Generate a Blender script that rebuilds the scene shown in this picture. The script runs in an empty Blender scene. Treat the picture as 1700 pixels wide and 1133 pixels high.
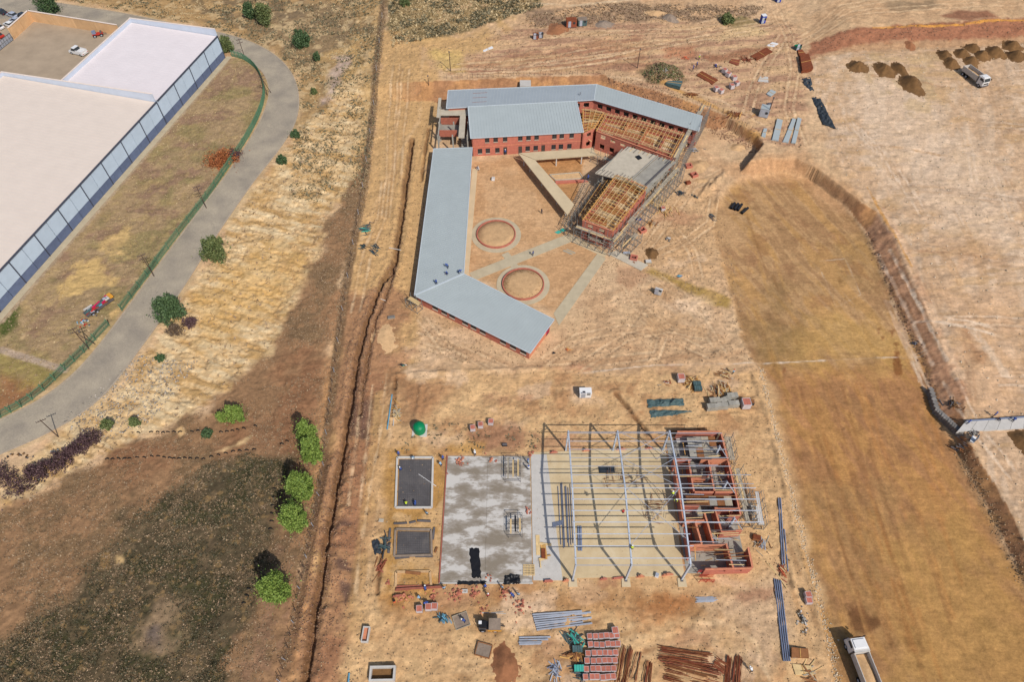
import bpy, math, random
import numpy as np
from mathutils import Vector, Matrix

# ------------------------------------------------------------------ camera, sky, sun, exposure
scene = bpy.context.scene
FPX, PITCH, CAMH = 1133.0, math.radians(53.0), 117.0
cam_data = bpy.data.cameras.new('camera')
cam_data.sensor_width = 36.0
cam_data.lens = FPX / 1700.0 * 36.0
cam_data.clip_start = 1.0
cam_data.clip_end = 6000.0
cam = bpy.data.objects.new('camera', cam_data)
scene.collection.objects.link(cam)
cam.location = (0.0, 0.0, CAMH)
cam.rotation_euler = (math.pi / 2 - PITCH, 0.0, 0.0)
scene.camera = cam
SUN_EL = math.radians(46.0)
SUN_AZ = math.radians(34.0)          # sun stands behind the camera, this far to its right
sun_dir = Vector((math.sin(SUN_AZ) * math.cos(SUN_EL), -math.cos(SUN_AZ) * math.cos(SUN_EL), math.sin(SUN_EL)))
world = bpy.data.worlds.new('World')
scene.world = world
world.use_nodes = True
wn = world.node_tree.nodes
sky = wn.new('ShaderNodeTexSky')
sky.sky_type = 'NISHITA'
sky.sun_disc = False
sky.sun_elevation = SUN_EL
sky.sun_rotation = math.pi - SUN_AZ
sky.air_density = 1.0
sky.dust_density = 1.5
world.node_tree.links.new(sky.outputs[0], wn['Background'].inputs[0])
wn['Background'].inputs[1].default_value = 0.10
sun_data = bpy.data.lights.new('sun', 'SUN')
sun_data.energy = 3.6
sun_data.angle = math.radians(0.53)
sun_data.color = (1.0, 0.955, 0.89)
sun = bpy.data.objects.new('sun', sun_data)
scene.collection.objects.link(sun)
sun.rotation_euler = sun_dir.to_track_quat('Z', 'Y').to_euler()
scene.view_settings.view_transform = 'Standard'
scene.view_settings.look = 'None'
scene.view_settings.exposure = 0.2
scene.view_settings.gamma = 1.0

# ------------------------------------------------------------------ helpers
rnd = random.Random(11)
COL = scene.collection
KLIGHT = 1.30     # what a white horizontal sheet returns here; turns a seen colour into a base colour

def c(r, g, b, k=KLIGHT):
    out = []
    for v in (r, g, b):
        v = v / 255.0
        v = v / 12.92 if v <= 0.04045 else ((v + 0.055) / 1.055) ** 2.4
        out.append(min(v / k, 0.85))
    return tuple(out)

def P0(u, v, z=0.0):
    """photo pixel -> point on the horizontal plane at height z"""
    a, b = (u - 850.0) / FPX, (566.5 - v) / FPX
    dy = math.cos(PITCH) + b * math.sin(PITCH)
    dz = -math.sin(PITCH) + b * math.cos(PITCH)
    t = (z - CAMH) / dz
    return (a * t, dy * t)

def pl(pts, z=0.0):
    return np.array([P0(p[0], p[1], z) for p in pts])

class Noise:
    def __init__(self, seed):
        self.t = np.random.RandomState(seed).rand(256, 256).astype(np.float32)
    def __call__(self, x, y):
        xi = np.floor(x).astype(np.int64); yi = np.floor(y).astype(np.int64)
        fx = (x - xi).astype(np.float32); fy = (y - yi).astype(np.float32)
        fx = fx * fx * (3 - 2 * fx); fy = fy * fy * (3 - 2 * fy)
        x0 = xi & 255; x1 = (xi + 1) & 255; y0 = yi & 255; y1 = (yi + 1) & 255
        t = self.t
        return (t[x0, y0] * (1 - fx) + t[x1, y0] * fx) * (1 - fy) + (t[x0, y1] * (1 - fx) + t[x1, y1] * fx) * fy

def fbm(x, y, scale, octv=4, seed=0, ang=0.0, stretch=1.0, gain=0.55):
    """value noise 0..1; features `scale` metres across, stretched along direction ang"""
    ca, sa = math.cos(ang), math.sin(ang)
    u = (x * ca + y * sa) / (scale * stretch); v = (-x * sa + y * ca) / scale
    out = np.zeros(np.shape(x), np.float32); amp = 1.0; tot = 0.0
    for o in range(octv):
        out += amp * Noise(seed * 17 + o)(u + 31.7 * o, v + 11.3 * o)
        tot += amp; amp *= gain; u = u * 2.03; v = v * 2.03
    return np.clip((out / tot - 0.5) * 1.7 + 0.5, 0, 1)

def sstep(a, b, x):
    t = np.clip((x - a) / (b - a), 0, 1)
    return t * t * (3 - 2 * t)

def dist_line(x, y, pts, closed=False):
    d = np.full(np.shape(x), 1e9, np.float32)
    n = len(pts)
    for i in range(n if closed else n - 1):
        ax, ay = pts[i]; bx, by = pts[(i + 1) % n]
        ex, ey = bx - ax, by - ay
        L = ex * ex + ey * ey + 1e-12
        t = np.clip(((x - ax) * ex + (y - ay) * ey) / L, 0, 1)
        d = np.minimum(d, np.hypot(x - ax - t * ex, y - ay - t * ey))
    return d

def inside(x, y, pts):
    r = np.zeros(np.shape(x), bool)
    n = len(pts)
    for i in range(n):
        ax, ay = pts[i]; bx, by = pts[(i + 1) % n]
        if ay == by: continue
        k = ((ay > y) != (by > y)) & (x < (bx - ax) * (y - ay) / (by - ay) + ax)
        r ^= k
    return r

def sdf(x, y, pts):
    """positive inside"""
    d = dist_line(x, y, pts, True)
    return np.where(inside(x, y, pts), d, -d)

# ------------------------------------------------------------------ ground: grid, height, soil colours
def axis(segs):
    out = [segs[0][0]]
    for a, b, s in segs:
        n = max(1, int(round((b - a) / s)))
        out += [a + (b - a) * (i + 1) / n for i in range(n)]
    return np.array(out)
GX = axis([(-3000, -600, 300), (-600, -190, 20), (-190, -92, .5), (-92, 92, .26), (92, 190, .5), (190, 600, 20), (600, 3000, 300)])
GY = axis([(-2500, -100, 300), (-100, 8, 6), (8, 18, 1), (18, 130, .26), (130, 245, .46), (245, 330, 5), (330, 900, 40), (900, 3900, 500)])
NX, NY = len(GX), len(GY)
XX, YY = np.meshgrid(GX, GY)
XX = XX.astype(np.float32); YY = YY.astype(np.float32)
ix0, ix1 = np.searchsorted(GX, -190), np.searchsorted(GX, 190)
iy0, iy1 = np.searchsorted(GY, 8), np.searchsorted(GY, 246)

foot = np.vstack([[[-70, 178], [-22, 175.5], [25, 178.5], [57, 162]],
    pl([(1205, 212), (1250, 243), (1258, 256), (1226, 288), (1250, 291), (1300, 283), (1345, 294), (1400, 337), (1440, 384), (1464, 442), (1492, 512),
        (1516, 562), (1540, 612), (1550, 655), (1562, 694), (1584, 722), (1594, 752), (1622, 806), (1662, 884), (1702, 968), (1780, 1110)]), [[120, -40]]])
topl = np.vstack([[[-70, 179.5]], pl([(742, 134), (870, 128), (1003, 124), (1022, 134), (1092, 151), (1150, 171), (1200, 190), (1258, 226), (1268, 238), (1244, 268),
        (1275, 262), (1322, 263), (1372, 291), (1430, 335), (1462, 352), (1490, 400), (1526, 482), (1562, 562), (1592, 622), (1604, 664), (1606, 715)], 3.0),
        pl([(1618, 752), (1655, 806), (1702, 900), (1790, 1090)], 2.0), [[124, -40]]])
far_ne = [[1500, -40], [1500, 3000], [-70, 3000]]
upperB = np.vstack([foot, far_ne]); upperA = np.vstack([topl, far_ne])
foot2 = pl([(1338, 96), (1350, 84), (1420, 84), (1560, 79), (1700, 70), (1900, 58)], 3.0)
top2 = pl([(1330, 74), (1350, 60), (1420, 51), (1560, 42), (1700, 32), (1900, 20)], 5.5)
cap2 = [[1500, 400], [1500, 3000], [80, 3000]]
up2B = np.vstack([foot2, cap2]); up2A = np.vstack([top2, cap2])
field = pl([(1186, 375), (1192, 345), (1210, 315), (1242, 297), (1300, 287), (1345, 298), (1398, 340), (1436, 388), (1460, 445), (1488, 515), (1512, 566), (1536, 616), (1546, 660), (1558, 700),
            (1580, 728), (1592, 760), (1618, 812), (1656, 890), (1698, 975), (1780, 1130), (1400, 1180), (1378, 1080), (1362, 1000), (1335, 900), (1300, 760), (1266, 615), (1235, 560), (1215, 480), (1196, 420)])

def steps(hmax, A, B, la, lb, x, y):
    ia = inside(x, y, A); ib = inside(x, y, B)
    df = dist_line(x, y, lb); dt = dist_line(x, y, la)
    r = np.where(ia, 1.0, np.where(ib, df / (df + dt + 1e-6), 0.0))
    return hmax * r, ib & ~ia

trenches = [  # (pixels, width, depth)
    ([(684, 232), (676, 290), (668, 350), (658, 420), (655, 440), (640, 462), (622, 500), (606, 545), (592, 600), (584, 660), (574, 720), (566, 770), (556, 820), (548, 870), (536, 930), (526, 1000), (516, 1060), (508, 1133)], .95, 1.5),
    ([(655, 440), (648, 475), (634, 510), (622, 535), (618, 560), (610, 600), (604, 640), (598, 690)], .5, .6),
    ([(712, 215), (704, 265), (700, 300)], .4, .5),
    ([(1022, 656), (1040, 676), (1052, 694), (1066, 708), (1074, 720)], .4, .4),
    ([(656, 628), (655, 660), (652, 690)], .4, .4),
    ([(632, 915), (630, 955), (626, 985)], .3, .3),
]
spoil = [([(598, 640), (588, 720), (580, 800), (566, 900), (552, 1000), (536, 1133)], 2.6, .55),
         ([(640, 470), (612, 520), (590, 590), (572, 680)], 1.4, .25),
         ([(552, 760), (538, 860), (520, 960), (500, 1080)], 1.6, .3), ([(662, 622), (760, 618), (900, 612)], .9, .3), ([(1250, 622), (1275, 690), (1295, 770), (1325, 900), (1345, 960), (1368, 1060)], .9, .3),
         ([(1182, 312), (1204, 286)], 1.1, .6), ([(1172, 322), (1192, 296)], .9, .45), ([(1160, 330), (1180, 300)], .8, .4), ([(1190, 340), (1196, 318)], .9, .4), ([(1440, 320), (1410, 300), (1380, 296)], 1.0, .4),
         ([(1140, 240), (1165, 250), (1180, 262)], 1.2, .5), ([(1300, 900), (1312, 940), (1318, 980)], .7, .3), ([(700, 640), (690, 700)], .8, .25), ([(880, 100), (1000, 92), (1050, 96)], .8, .25)]
flats_px = {  # levelled places: pixels, level
    'school': [(640, 240), (735, 150), (990, 130), (1180, 180), (1200, 230), (1120, 300), (1085, 400), (1085, 460), (1020, 470), (930, 560), (885, 610), (690, 510)],
    'south': [(735, 745), (1245, 725), (1250, 970), (735, 985)],
    'pits': [(645, 750), (735, 750), (735, 940), (645, 940)],
    'warehouse': [(-200, 130), (0, 20), (220, -10), (385, 60), (385, 100), (0, 540), (-200, 760)],
}
road_in = [(-120, 757), (-60, 726), (0, 698), (60, 668), (108, 634), (150, 592), (200, 528), (260, 446), (320, 365), (380, 285), (415, 232), (437, 190), (447, 155), (441, 128), (424, 108), (398, 92), (362, 80), (300, 68), (200, 50), (130, 38), (60, 30), (0, 32), (-90, 38)]
road_out = [(-120, 808), (-60, 782), (0, 755), (70, 724), (130, 690), (180, 648), (232, 580), (296, 490), (356, 396), (418, 306), (462, 250), (488, 208), (496, 170), (489, 132), (466, 100), (430, 76), (380, 58), (310, 44), (215, 24), (130, 10), (60, 0), (0, -6), (-90, -14)]

def height_block(x, y):
    hm = 1.9 + 1.1 * sstep(55, 140, y)
    r1, b1 = steps(1.0, upperA, upperB, topl, foot, x, y)
    west = sstep(-62, -26, x)
    h = hm * r1 * np.maximum(west, sstep(150, 100, y) * 0)
    r2, b2 = steps(1.0, up2A, up2B, top2, foot2, x, y)
    h = h + 2.5 * r2 * sstep(93, 108, x)
    bank = (b1 * sstep(-40, -24, x) + b2 * sstep(94, 99, x))
    # levelled mask
    rough = np.ones(np.shape(x), np.float32)
    for k, p in flats_px.items():
        rough *= 1 - sstep(-3, .5, sdf(x, y, pl(p)))
    rp = pl(road_in + road_out[::-1])
    rough *= 1 - sstep(-2.5, -.2, sdf(x, y, rp)) * 1.0
    fs = sdf(x, y, field)
    fm = sstep(-1.5, .6, fs + (fbm(x, y, 3, 3, 41) - .5) * 1.2)
    h = h - .55 * fm * (r1 < .02)
    n1 = fbm(x, y, 9, 4, 1) - .5
    n2 = fbm(x, y, 1.6, 4, 2) - .5
    n3 = fbm(x, y, .7, 2, 8) - .5
    h = h + rough * (1 - .8 * fm) * (n1 * .5 + n2 * .26 + n3 * .16)
    h = h + .03 * n2 * fm
    # eroded gullies on the straw slope
    sl = sdf(x, y, pl(SLOPE))
    g = np.abs(fbm(x, y, 2.2, 5, 5, ang=-.35, stretch=3.0) - .5)
    h = h - rough * sstep(-2, 4, sl) * .34 * sstep(.12, .0, g)
    # tooth marks and scour on cut faces
    h = h + bank * (fbm(x, y, .9, 3, 77) - .5) * (.16 + .3 * sstep(120, 150, y))
    mx_, my_ = P0(1100, 121, 3.6)
    md = np.hypot((x - mx_) / 6.4, (y - my_) / 6.8) + (fbm(x, y, 2.5, 3, 15) - .5) * .5
    h = h + 2.0 * sstep(1.0, .15, md)
    for pts, wd, dp in trenches:
        q = pl(pts)
        dd = dist_line(x, y, q) + (fbm(x, y, 1.2, 3, 9) - .5) * .55
        h = h - dp * sstep(wd * .75, wd * .35, dd)
        h = h + .22 * np.exp(-((dd - wd * 1.9) / .5) ** 2) * (.3 + 1.4 * fbm(x, y, 1.5, 3, 12))
    for pts, wd, hh in spoil:
        dd = dist_line(x, y, pl(pts))
        h = h + hh * sstep(wd, 0, dd) * (.4 + 1.2 * fbm(x, y, 1.7, 3, 13))
    return h, bank, fm, rough

SLOPE = [(500, 215), (560, 150), (600, 120), (606, 200), (585, 300), (548, 370), (508, 470), (450, 585), (380, 650), (300, 700), (215, 742), (110, 790), (20, 850), (0, 830), (90, 730), (180, 660), (240, 590), (300, 500), (362, 402), (425, 312), (470, 250)]
HH = np.zeros((NY, NX), np.float32)
xs, ys = XX[iy0:iy1, ix0:ix1], YY[iy0:iy1, ix0:ix1]
hb, bank_m, field_m, rough_m = height_block(xs, ys)
HH[iy0:iy1, ix0:ix1] = hb
# carry the edge heights outward so that the sheet stays closed
HH[iy1:, ix0:ix1] = hb[-1:, :]; HH[:iy0, ix0:ix1] = hb[:1, :]
HH[:, :ix0] = HH[:, ix0:ix0 + 1]; HH[:, ix1:] = HH[:, ix1 - 1:ix1]

def G(x, y):
    i = min(max(int(np.searchsorted(GX, x)) - 1, 0), NX - 2); j = min(max(int(np.searchsorted(GY, y)) - 1, 0), NY - 2)
    fx = (x - GX[i]) / (GX[i + 1] - GX[i]); fy = (y - GY[j]) / (GY[j + 1] - GY[j])
    return float((HH[j, i] * (1 - fx) + HH[j, i + 1] * fx) * (1 - fy) + (HH[j + 1, i] * (1 - fx) + HH[j + 1, i + 1] * fx) * fy)

def P(u, v):
    """photo pixel -> point on the ground"""
    z = 0.0
    for _ in range(14):
        x, y = P0(u, v, z)
        z = .5 * z + .5 * G(x, y)
    return Vector((x, y, G(x, y)))

# ---- soil colours (sun-lit look of each soil, turned into base colours)
def lin(rgb): return np.array(c(*rgb), np.float32)
CC = np.zeros((NY, NX, 3), np.float32)
CC[:] = lin((208, 171, 128))
blk = CC[iy0:iy1, ix0:ix1]
def mixc(mask, rgb):
    m = np.clip(mask, 0, 1)[..., None]
    blk[:] = blk * (1 - m) + lin(rgb) * m
def window(pts, pad):
    x0, y0 = pts.min(0) - pad; x1, y1 = pts.max(0) + pad
    a, b = np.searchsorted(GX, [x0, x1]) - ix0; e, f = np.searchsorted(GY, [y0, y1]) - iy0
    return slice(max(e, 0), max(f, 0)), slice(max(a, 0), max(b, 0))
def region(px, rgb, soft=1.5, z=0.0, warp=2.0, wscale=5.0, amt=1.0, seed=3, mod=None):
    q = pl(px, z); w = window(q, soft + warp + 1)
    x, y = xs[w], ys[w]
    if x.size == 0: return
    d = sdf(x, y, q) + (fbm(x, y, wscale, 4, seed) - .5) * 2 * warp
    m = sstep(-soft, soft, d) * amt
    if mod is not None: m = m * mod[w]
    m = m[..., None]
    blk[w] = blk[w] * (1 - m) + lin(rgb) * m
def stroke(px, wd, rgb, amt=.6, z=0.0, soft=.3, dh=0.0, seed=4, breakup=.6, wob=.4):
    q = pl(px, z); w = window(q, wd + soft + 2)
    x, y = xs[w], ys[w]
    if x.size == 0: return
    d = dist_line(x, y, q) + (fbm(x, y, 3, 2, seed) - .5) * wob
    m = sstep(wd / 2 + soft, wd / 2 - soft * .5, d)
    m = m * amt * (1 - breakup + breakup * sstep(.3, .6, fbm(x, y, 4, 3, seed + 3)))
    blk[w] = blk[w] * (1 - m[..., None]) + lin(rgb) * m[..., None]
    if dh:
        HH[iy0:iy1, ix0:ix1][w] += dh * m
nL = fbm(xs, ys, 22, 4, 21); nM = fbm(xs, ys, 5, 5, 22); nS = fbm(xs, ys, 1.1, 4, 23); nT = fbm(xs, ys, .55, 2, 24)
mixc(sstep(.45, .8, nL) * .7, (218, 184, 142)); mixc(sstep(.5, .15, nM) * .3, (182, 142, 102)); mixc(sstep(.55, .8, nM) * .35, (212, 180, 136))
# north-west scrub hill
NW = [(350, -40), (640, -40), (635, 60), (622, 200), (605, 330), (560, 340), (480, 330), (495, 180), (488, 128), (430, 72), (360, 48), (100, -2), (100, -40)]
region(NW, (180, 146, 98), 2)
ms = sstep(.48, .62, fbm(xs, ys, 3.4, 5, 31)) * sstep(.35, .6, fbm(xs, ys, 16, 3, 32))
region(NW, (128, 108, 80), 2, mod=ms, amt=.85)
region([(400, 20), (560, 0), (600, 40), (560, 110), (500, 130), (440, 70)], (136, 116, 88), 4, warp=5, amt=.7)
region([(540, 90), (600, 60), (620, 120), (600, 260), (560, 260)], (206, 168, 108), 3, warp=4, amt=.7)
region(NW, (214, 186, 138), 2, mod=sstep(.6, .75, fbm(xs, ys, 2.6, 4, 33)), amt=.6)
region([(560, 100), (585, 95), (560, 170), (530, 175)], (190, 170, 160), 1.5, warp=2, amt=.6)
# north rim beyond the fence
region([(640, -40), (880, -40), (900, 10), (760, 60), (700, 75), (640, 70)], (168, 142, 98), 2, z=2)
region([(640, -40), (900, -40), (900, 20), (700, 80), (640, 75)], (120, 106, 72), 2, z=2, mod=sstep(.5, .66, fbm(xs, ys, 3, 4, 35)), amt=.75)
region([(700, -40), (860, -40), (850, 20), (720, 40)], (206, 172, 128), 2, z=2, mod=sstep(.52, .66, fbm(xs, ys, 2.4, 4, 36)), amt=.8)
# straw-coloured eroded slope
region(SLOPE, (216, 183, 132), 1.6, warp=2.5, wscale=6)
st = fbm(xs, ys, 1.5, 5, 40, ang=-.35, stretch=3.2)
region(SLOPE, (190, 150, 92), 1.5, mod=sstep(.52, .75, st), amt=.75)
region(SLOPE, (228, 204, 158), 1.5, mod=sstep(.45, .2, st), amt=.7)
region(SLOPE, (150, 118, 80), 1.2, mod=sstep(.06, .0, np.abs(fbm(xs, ys, 2.2, 5, 5, ang=-.35, stretch=3.0) - .5)), amt=.5)
region([(330, 480), (470, 380), (520, 470), (420, 560), (330, 560)], (214, 172, 104), 4, warp=5, amt=.5)
region([(480, 380), (560, 330), (520, 480), (440, 600), (440, 540)], (176, 138, 92), 2, mod=sstep(.45, .65, nS), amt=.5)
# brown dry grass west of the trench
BROWN = [(605, 250), (598, 340), (545, 600), (522, 860), (470, 1180), (-150, 1180), (-150, 890), (20, 850), (110, 790), (215, 742), (300, 700), (380, 650), (450, 585), (508, 470), (548, 370), (585, 300)]
region(BROWN, (152, 118, 84), 1.2, warp=2.2, wscale=5)
region(BROWN, (128, 104, 74), 1.5, mod=sstep(.45, .7, fbm(xs, ys, 6, 5, 44)), amt=.8)
region(BROWN, (160, 124, 88), 1.5, mod=sstep(.58, .75, fbm(xs, ys, 1.4, 4, 45)), amt=.7)
region([(200, 760), (470, 690), (500, 560), (540, 600), (520, 860), (440, 760)], (142, 98, 68), 4, warp=5, amt=.6)
DARK = [(335, 772), (410, 752), (480, 770), (478, 840), (446, 905), (440, 970), (392, 1060), (360, 1180), (-150, 1180), (-150, 1120), (0, 1052), (90, 985), (178, 905), (250, 825)]
region(DARK, (92, 80, 58), 2.2, warp=3.0, wscale=5)
region(DARK, (72, 70, 44), 1.0, mod=sstep(.45, .7, fbm(xs, ys, 5, 5, 46)), amt=.9)
region(DARK, (116, 98, 72), 1.0, mod=sstep(.55, .72, fbm(xs, ys, 1.3, 4, 47)), amt=.75)
region(DARK, (150, 122, 80), 1.0, mod=sstep(.78, .86, fbm(xs, ys, .9, 3, 48)), amt=.7)
region([(215, 1040), (260, 990), (300, 1010), (300, 1080), (250, 1100), (215, 1080)], (158, 132, 100), 1.6, warp=2, amt=.9)
region([(235, 1040), (265, 1025), (285, 1050), (270, 1080), (240, 1080)], (104, 92, 84), 1.2, warp=1.5, amt=.8)
region([(192, 922), (206, 922), (208, 936), (194, 938)], (206, 172, 118), .4, warp=.5)
region([(170, 920), (182, 918), (180, 945), (168, 948)], (160, 126, 80), .4, warp=.5, amt=.7)
region([(460, 910), (492, 1000), (460, 1130), (390, 1133), (420, 1040)], (150, 116, 88), 1.5, warp=2.5, wscale=2.5, amt=.8, mod=sstep(.4, .65, fbm(xs, ys, 1.6, 4, 49)))
region([(415, 700), (440, 690), (470, 755), (400, 760)], (160, 126, 92), 1.2, amt=.4)
region([(350, 752), (372, 744), (415, 725), (410, 735), (372, 752)], (212, 178, 128), .5, warp=.8)
region([(290, 712), (302, 708), (308, 718), (298, 726)], (216, 178, 124), .3, warp=.3)
# verge between the warehouse and the palisade fence
VERGE = [(372, 98), (400, 96), (434, 116), (438, 160), (425, 200), (380, 275), (300, 380), (200, 515), (110, 625), (0, 692), (-150, 770), (-150, 690), (0, 522), (150, 350)]
region(VERGE, (168, 142, 104), .6, warp=.5)
region(VERGE, (144, 130, 84), .8, mod=sstep(.45, .75, fbm(xs, ys, 9, 5, 51)), amt=.75)
region(VERGE, (148, 118, 94), .8, mod=sstep(.55, .78, fbm(xs, ys, 6, 5, 52)), amt=.8)
region(VERGE, (176, 150, 100), .8, mod=sstep(.6, .8, fbm(xs, ys, 1.5, 4, 53)), amt=.5)
region([(178, 398), (214, 382), (216, 410), (190, 418), (172, 414)], (210, 176, 116), 1.6, warp=2.5, wscale=2, amt=.9)
region([(108, 470), (130, 436), (168, 428), (180, 468), (150, 470), (112, 500)], (208, 174, 112), 1.6, warp=2.5, wscale=2, amt=.9)
region([(180, 522), (212, 500), (206, 510), (186, 528)], (214, 178, 118), .5, warp=.8)
region([(0, 520), (32, 506), (24, 540), (0, 560)], (84, 92, 46), 1, warp=1.5)
region([(0, 620), (60, 640), (84, 638), (0, 680)], (160, 112, 72), 1.5, warp=2, amt=.8)
region([(0, 590), (100, 616), (60, 640), (0, 620)], (160, 144, 80), 1.5, warp=2, amt=.7)
for wd, rgb, off in ((1.3, (176, 154, 124), 0),):
    stroke([(372, 104), (200, 302), (60, 462), (0, 532)], 2.4, rgb, 1.0, soft=.15, breakup=.15, wob=.15)
stroke([(0, 580), (52, 597), (110, 616)], 1.5, (186, 164, 140), .9, soft=.15, breakup=.1, wob=.1)
stroke(road_out, 1.6, (196, 172, 128), .55, soft=.8); stroke([(r[0] - 4, r[1] - 2) for r in road_in[2:17]], 1.6, (166, 146, 92), .6, soft=.8)
# corridor along the wire fence and the trench
COR = [(640, 60), (720, 90), (735, 150), (715, 250), (690, 480), (700, 600), (655, 620), (640, 700), (600, 1180), (470, 1180), (522, 860), (545, 600), (605, 330), (622, 200)]
region(COR, (206, 166, 112), 1.2, warp=1)
region([(560, 480), (680, 480), (660, 640), (640, 760), (600, 1000), (540, 1180), (480, 1180), (530, 860), (545, 600)], (172, 130, 92), 2.5, warp=3)
region([(585, 620), (650, 620), (640, 760), (600, 1000), (560, 1180), (510, 1180), (560, 850)], (156, 112, 80), 2, warp=2, amt=.8, mod=sstep(.3, .6, nM))
region([(570, 700), (640, 640), (620, 800), (590, 1000), (560, 1050)], (98, 76, 66), 1, mod=sstep(.58, .72, fbm(xs, ys, 3.5, 4, 61, ang=.2, stretch=2)), amt=.8)
stroke([(548, 620), (538, 720), (528, 820), (515, 930), (496, 1040), (478, 1133)], 1.7, (196, 146, 96), .75, soft=.7)
stroke([(640, 480), (610, 530), (590, 590), (576, 680), (566, 760), (548, 860)], 2.0, (186, 142, 100), .7, soft=.7)
stroke([(634, 660), (622, 800), (604, 930), (596, 1000), (620, 1030), (680, 1050)], 3.0, (200, 160, 106), .8, soft=.8)
stroke([(706, 90), (700, 150), (696, 200), (660, 260), (628, 330), (600, 400)], .7, (216, 178, 128), .8, soft=.4)
stroke([(664, 84), (650, 130), (640, 250), (630, 330)], .9, (210, 172, 118), .6, soft=.4)
stroke([(640, -20), (634, 30), (628, 90), (622, 160), (612, 240), (602, 310), (592, 380), (578, 460), (566, 540), (556, 620), (546, 700)], 1.7, (124, 98, 70), .9, soft=.5, breakup=.25)
stroke([(546, 700), (536, 800), (518, 900), (498, 1000), (474, 1120)], 1.2, (98, 78, 60), .8, soft=.5, breakup=.3)
stroke([(630, 10), (624, 60), (612, 130), (606, 190), (594, 280)], 1.3, (206, 170, 116), .7, soft=.6)
# upper terrace north of the school
N_T = [(700, 80), (900, 30), (1320, 40), (1340, 90), (1330, 250), (1262, 232), (1180, 190), (1010, 122), (740, 128)]
region(N_T, (204, 166, 126), 2.5, z=3, warp=3)
region([(740, 110), (1060, 60), (1090, 110), (1010, 120), (740, 128)], (178, 132, 96), 2.5, z=3, warp=3, amt=.8)
sth = fbm(xs, ys, 1.6, 4, 66, ang=.12, stretch=7)
region(N_T, (158, 116, 92), 2, z=3, mod=sstep(.55, .72, sth), amt=.6)
region(N_T, (212, 176, 128), 2, z=3, mod=sstep(.42, .25, sth), amt=.6)
region([(870, 20), (1000, 5), (1270, 10), (1250, 30), (1060, 35), (880, 45)], (128, 104, 84), 2, z=3, warp=2, wscale=3, amt=.75, mod=sstep(.3, .6, nM))
region([(700, 70), (790, 60), (860, 30), (800, 90), (720, 100)], (206, 166, 108), 2.5, z=2, warp=3, amt=.8)
region([(720, 90), (760, 92), (770, 125), (735, 128)], (214, 182, 110), 2, z=2, warp=2, amt=.7)
for q in ([(742, 115), (850, 115), (950, 102), (1040, 88)], [(760, 122), (900, 118), (1020, 100)], [(740, 126), (880, 124), (1040, 128), (1100, 138), (1200, 168), (1290, 222)],
          [(880, 108), (980, 92), (1060, 84)], [(1160, 38), (1230, 20), (1270, 18)]):
    stroke(q, .6, (222, 188, 146), .85, z=3, soft=.3, breakup=.3)
stroke([(850, 5), (960, 8), (1060, -2)], 1.0, (216, 190, 150), .8, z=3, soft=.4)
region([(1060, 115), (1080, 105), (1130, 105), (1140, 128), (1120, 135), (1075, 135)], (132, 112, 76), 1.0, z=4, warp=1.3, amt=.85)
region([(1180, 35), (1230, 26), (1255, 38), (1220, 46)], (126, 116, 70), 1.2, z=3, warp=2, amt=.7)
region([(1195, 50), (1250, 44), (1270, 56), (1200, 64)], (226, 194, 140), 1.4, z=3, warp=1.5, amt=.7)
region([(1100, 75), (1160, 75), (1150, 95), (1105, 95)], (186, 124, 88), 1.5, z=3, warp=1.5, amt=.7)
region([(1170, 95), (1250, 80), (1275, 80), (1240, 95), (1180, 104)], (150, 96, 68), 1.0, z=3, warp=1, amt=.7)
# wide pale pad on the right
PAD = [(1345, 92), (1420, 84), (1560, 79), (1700, 70), (1900, 60), (1950, 500), (1950, 1150), (1790, 1090), (1702, 900), (1655, 806), (1612, 720), (1604, 664), (1592, 622), (1562, 562), (1526, 482), (1490, 400), (1462, 352), (1400, 290), (1380, 240), (1350, 130)]
region(PAD, (206, 172, 134), 1.6, z=3, warp=1.5)
stp = fbm(xs, ys, 2.0, 5, 70, ang=1.25, stretch=4)
region(PAD, (220, 192, 158), 2, z=3, mod=sstep(.5, .7, stp), amt=.55)
region(PAD, (196, 158, 108), 2, z=3, mod=sstep(.45, .25, fbm(xs, ys, 2.2, 4, 71, ang=.1, stretch=4)), amt=.5)
region([(1400, 110), (1520, 130), (1600, 250), (1700, 300), (1700, 420), (1560, 380), (1440, 250)], (226, 200, 168), 5, z=3, warp=5, amt=.5)
region([(1440, 90), (1560, 90), (1560, 180), (1500, 200), (1440, 130)], (196, 166, 116), 3, z=3, warp=4, amt=.5, mod=sstep(.4, .65, nM))
region([(1560, 480), (1700, 480), (1700, 690), (1620, 690), (1600, 620)], (216, 176, 134), 3, z=3, warp=3, amt=.7)
region([(1592, 540), (1612, 536), (1630, 575), (1648, 580), (1640, 600), (1620, 598)], (176, 132, 92), .8, z=3, warp=.8, amt=.8)
region([(1560, 400), (1640, 400), (1660, 440), (1600, 450)], (190, 150, 112), 3, z=3, warp=4, amt=.4)
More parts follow.
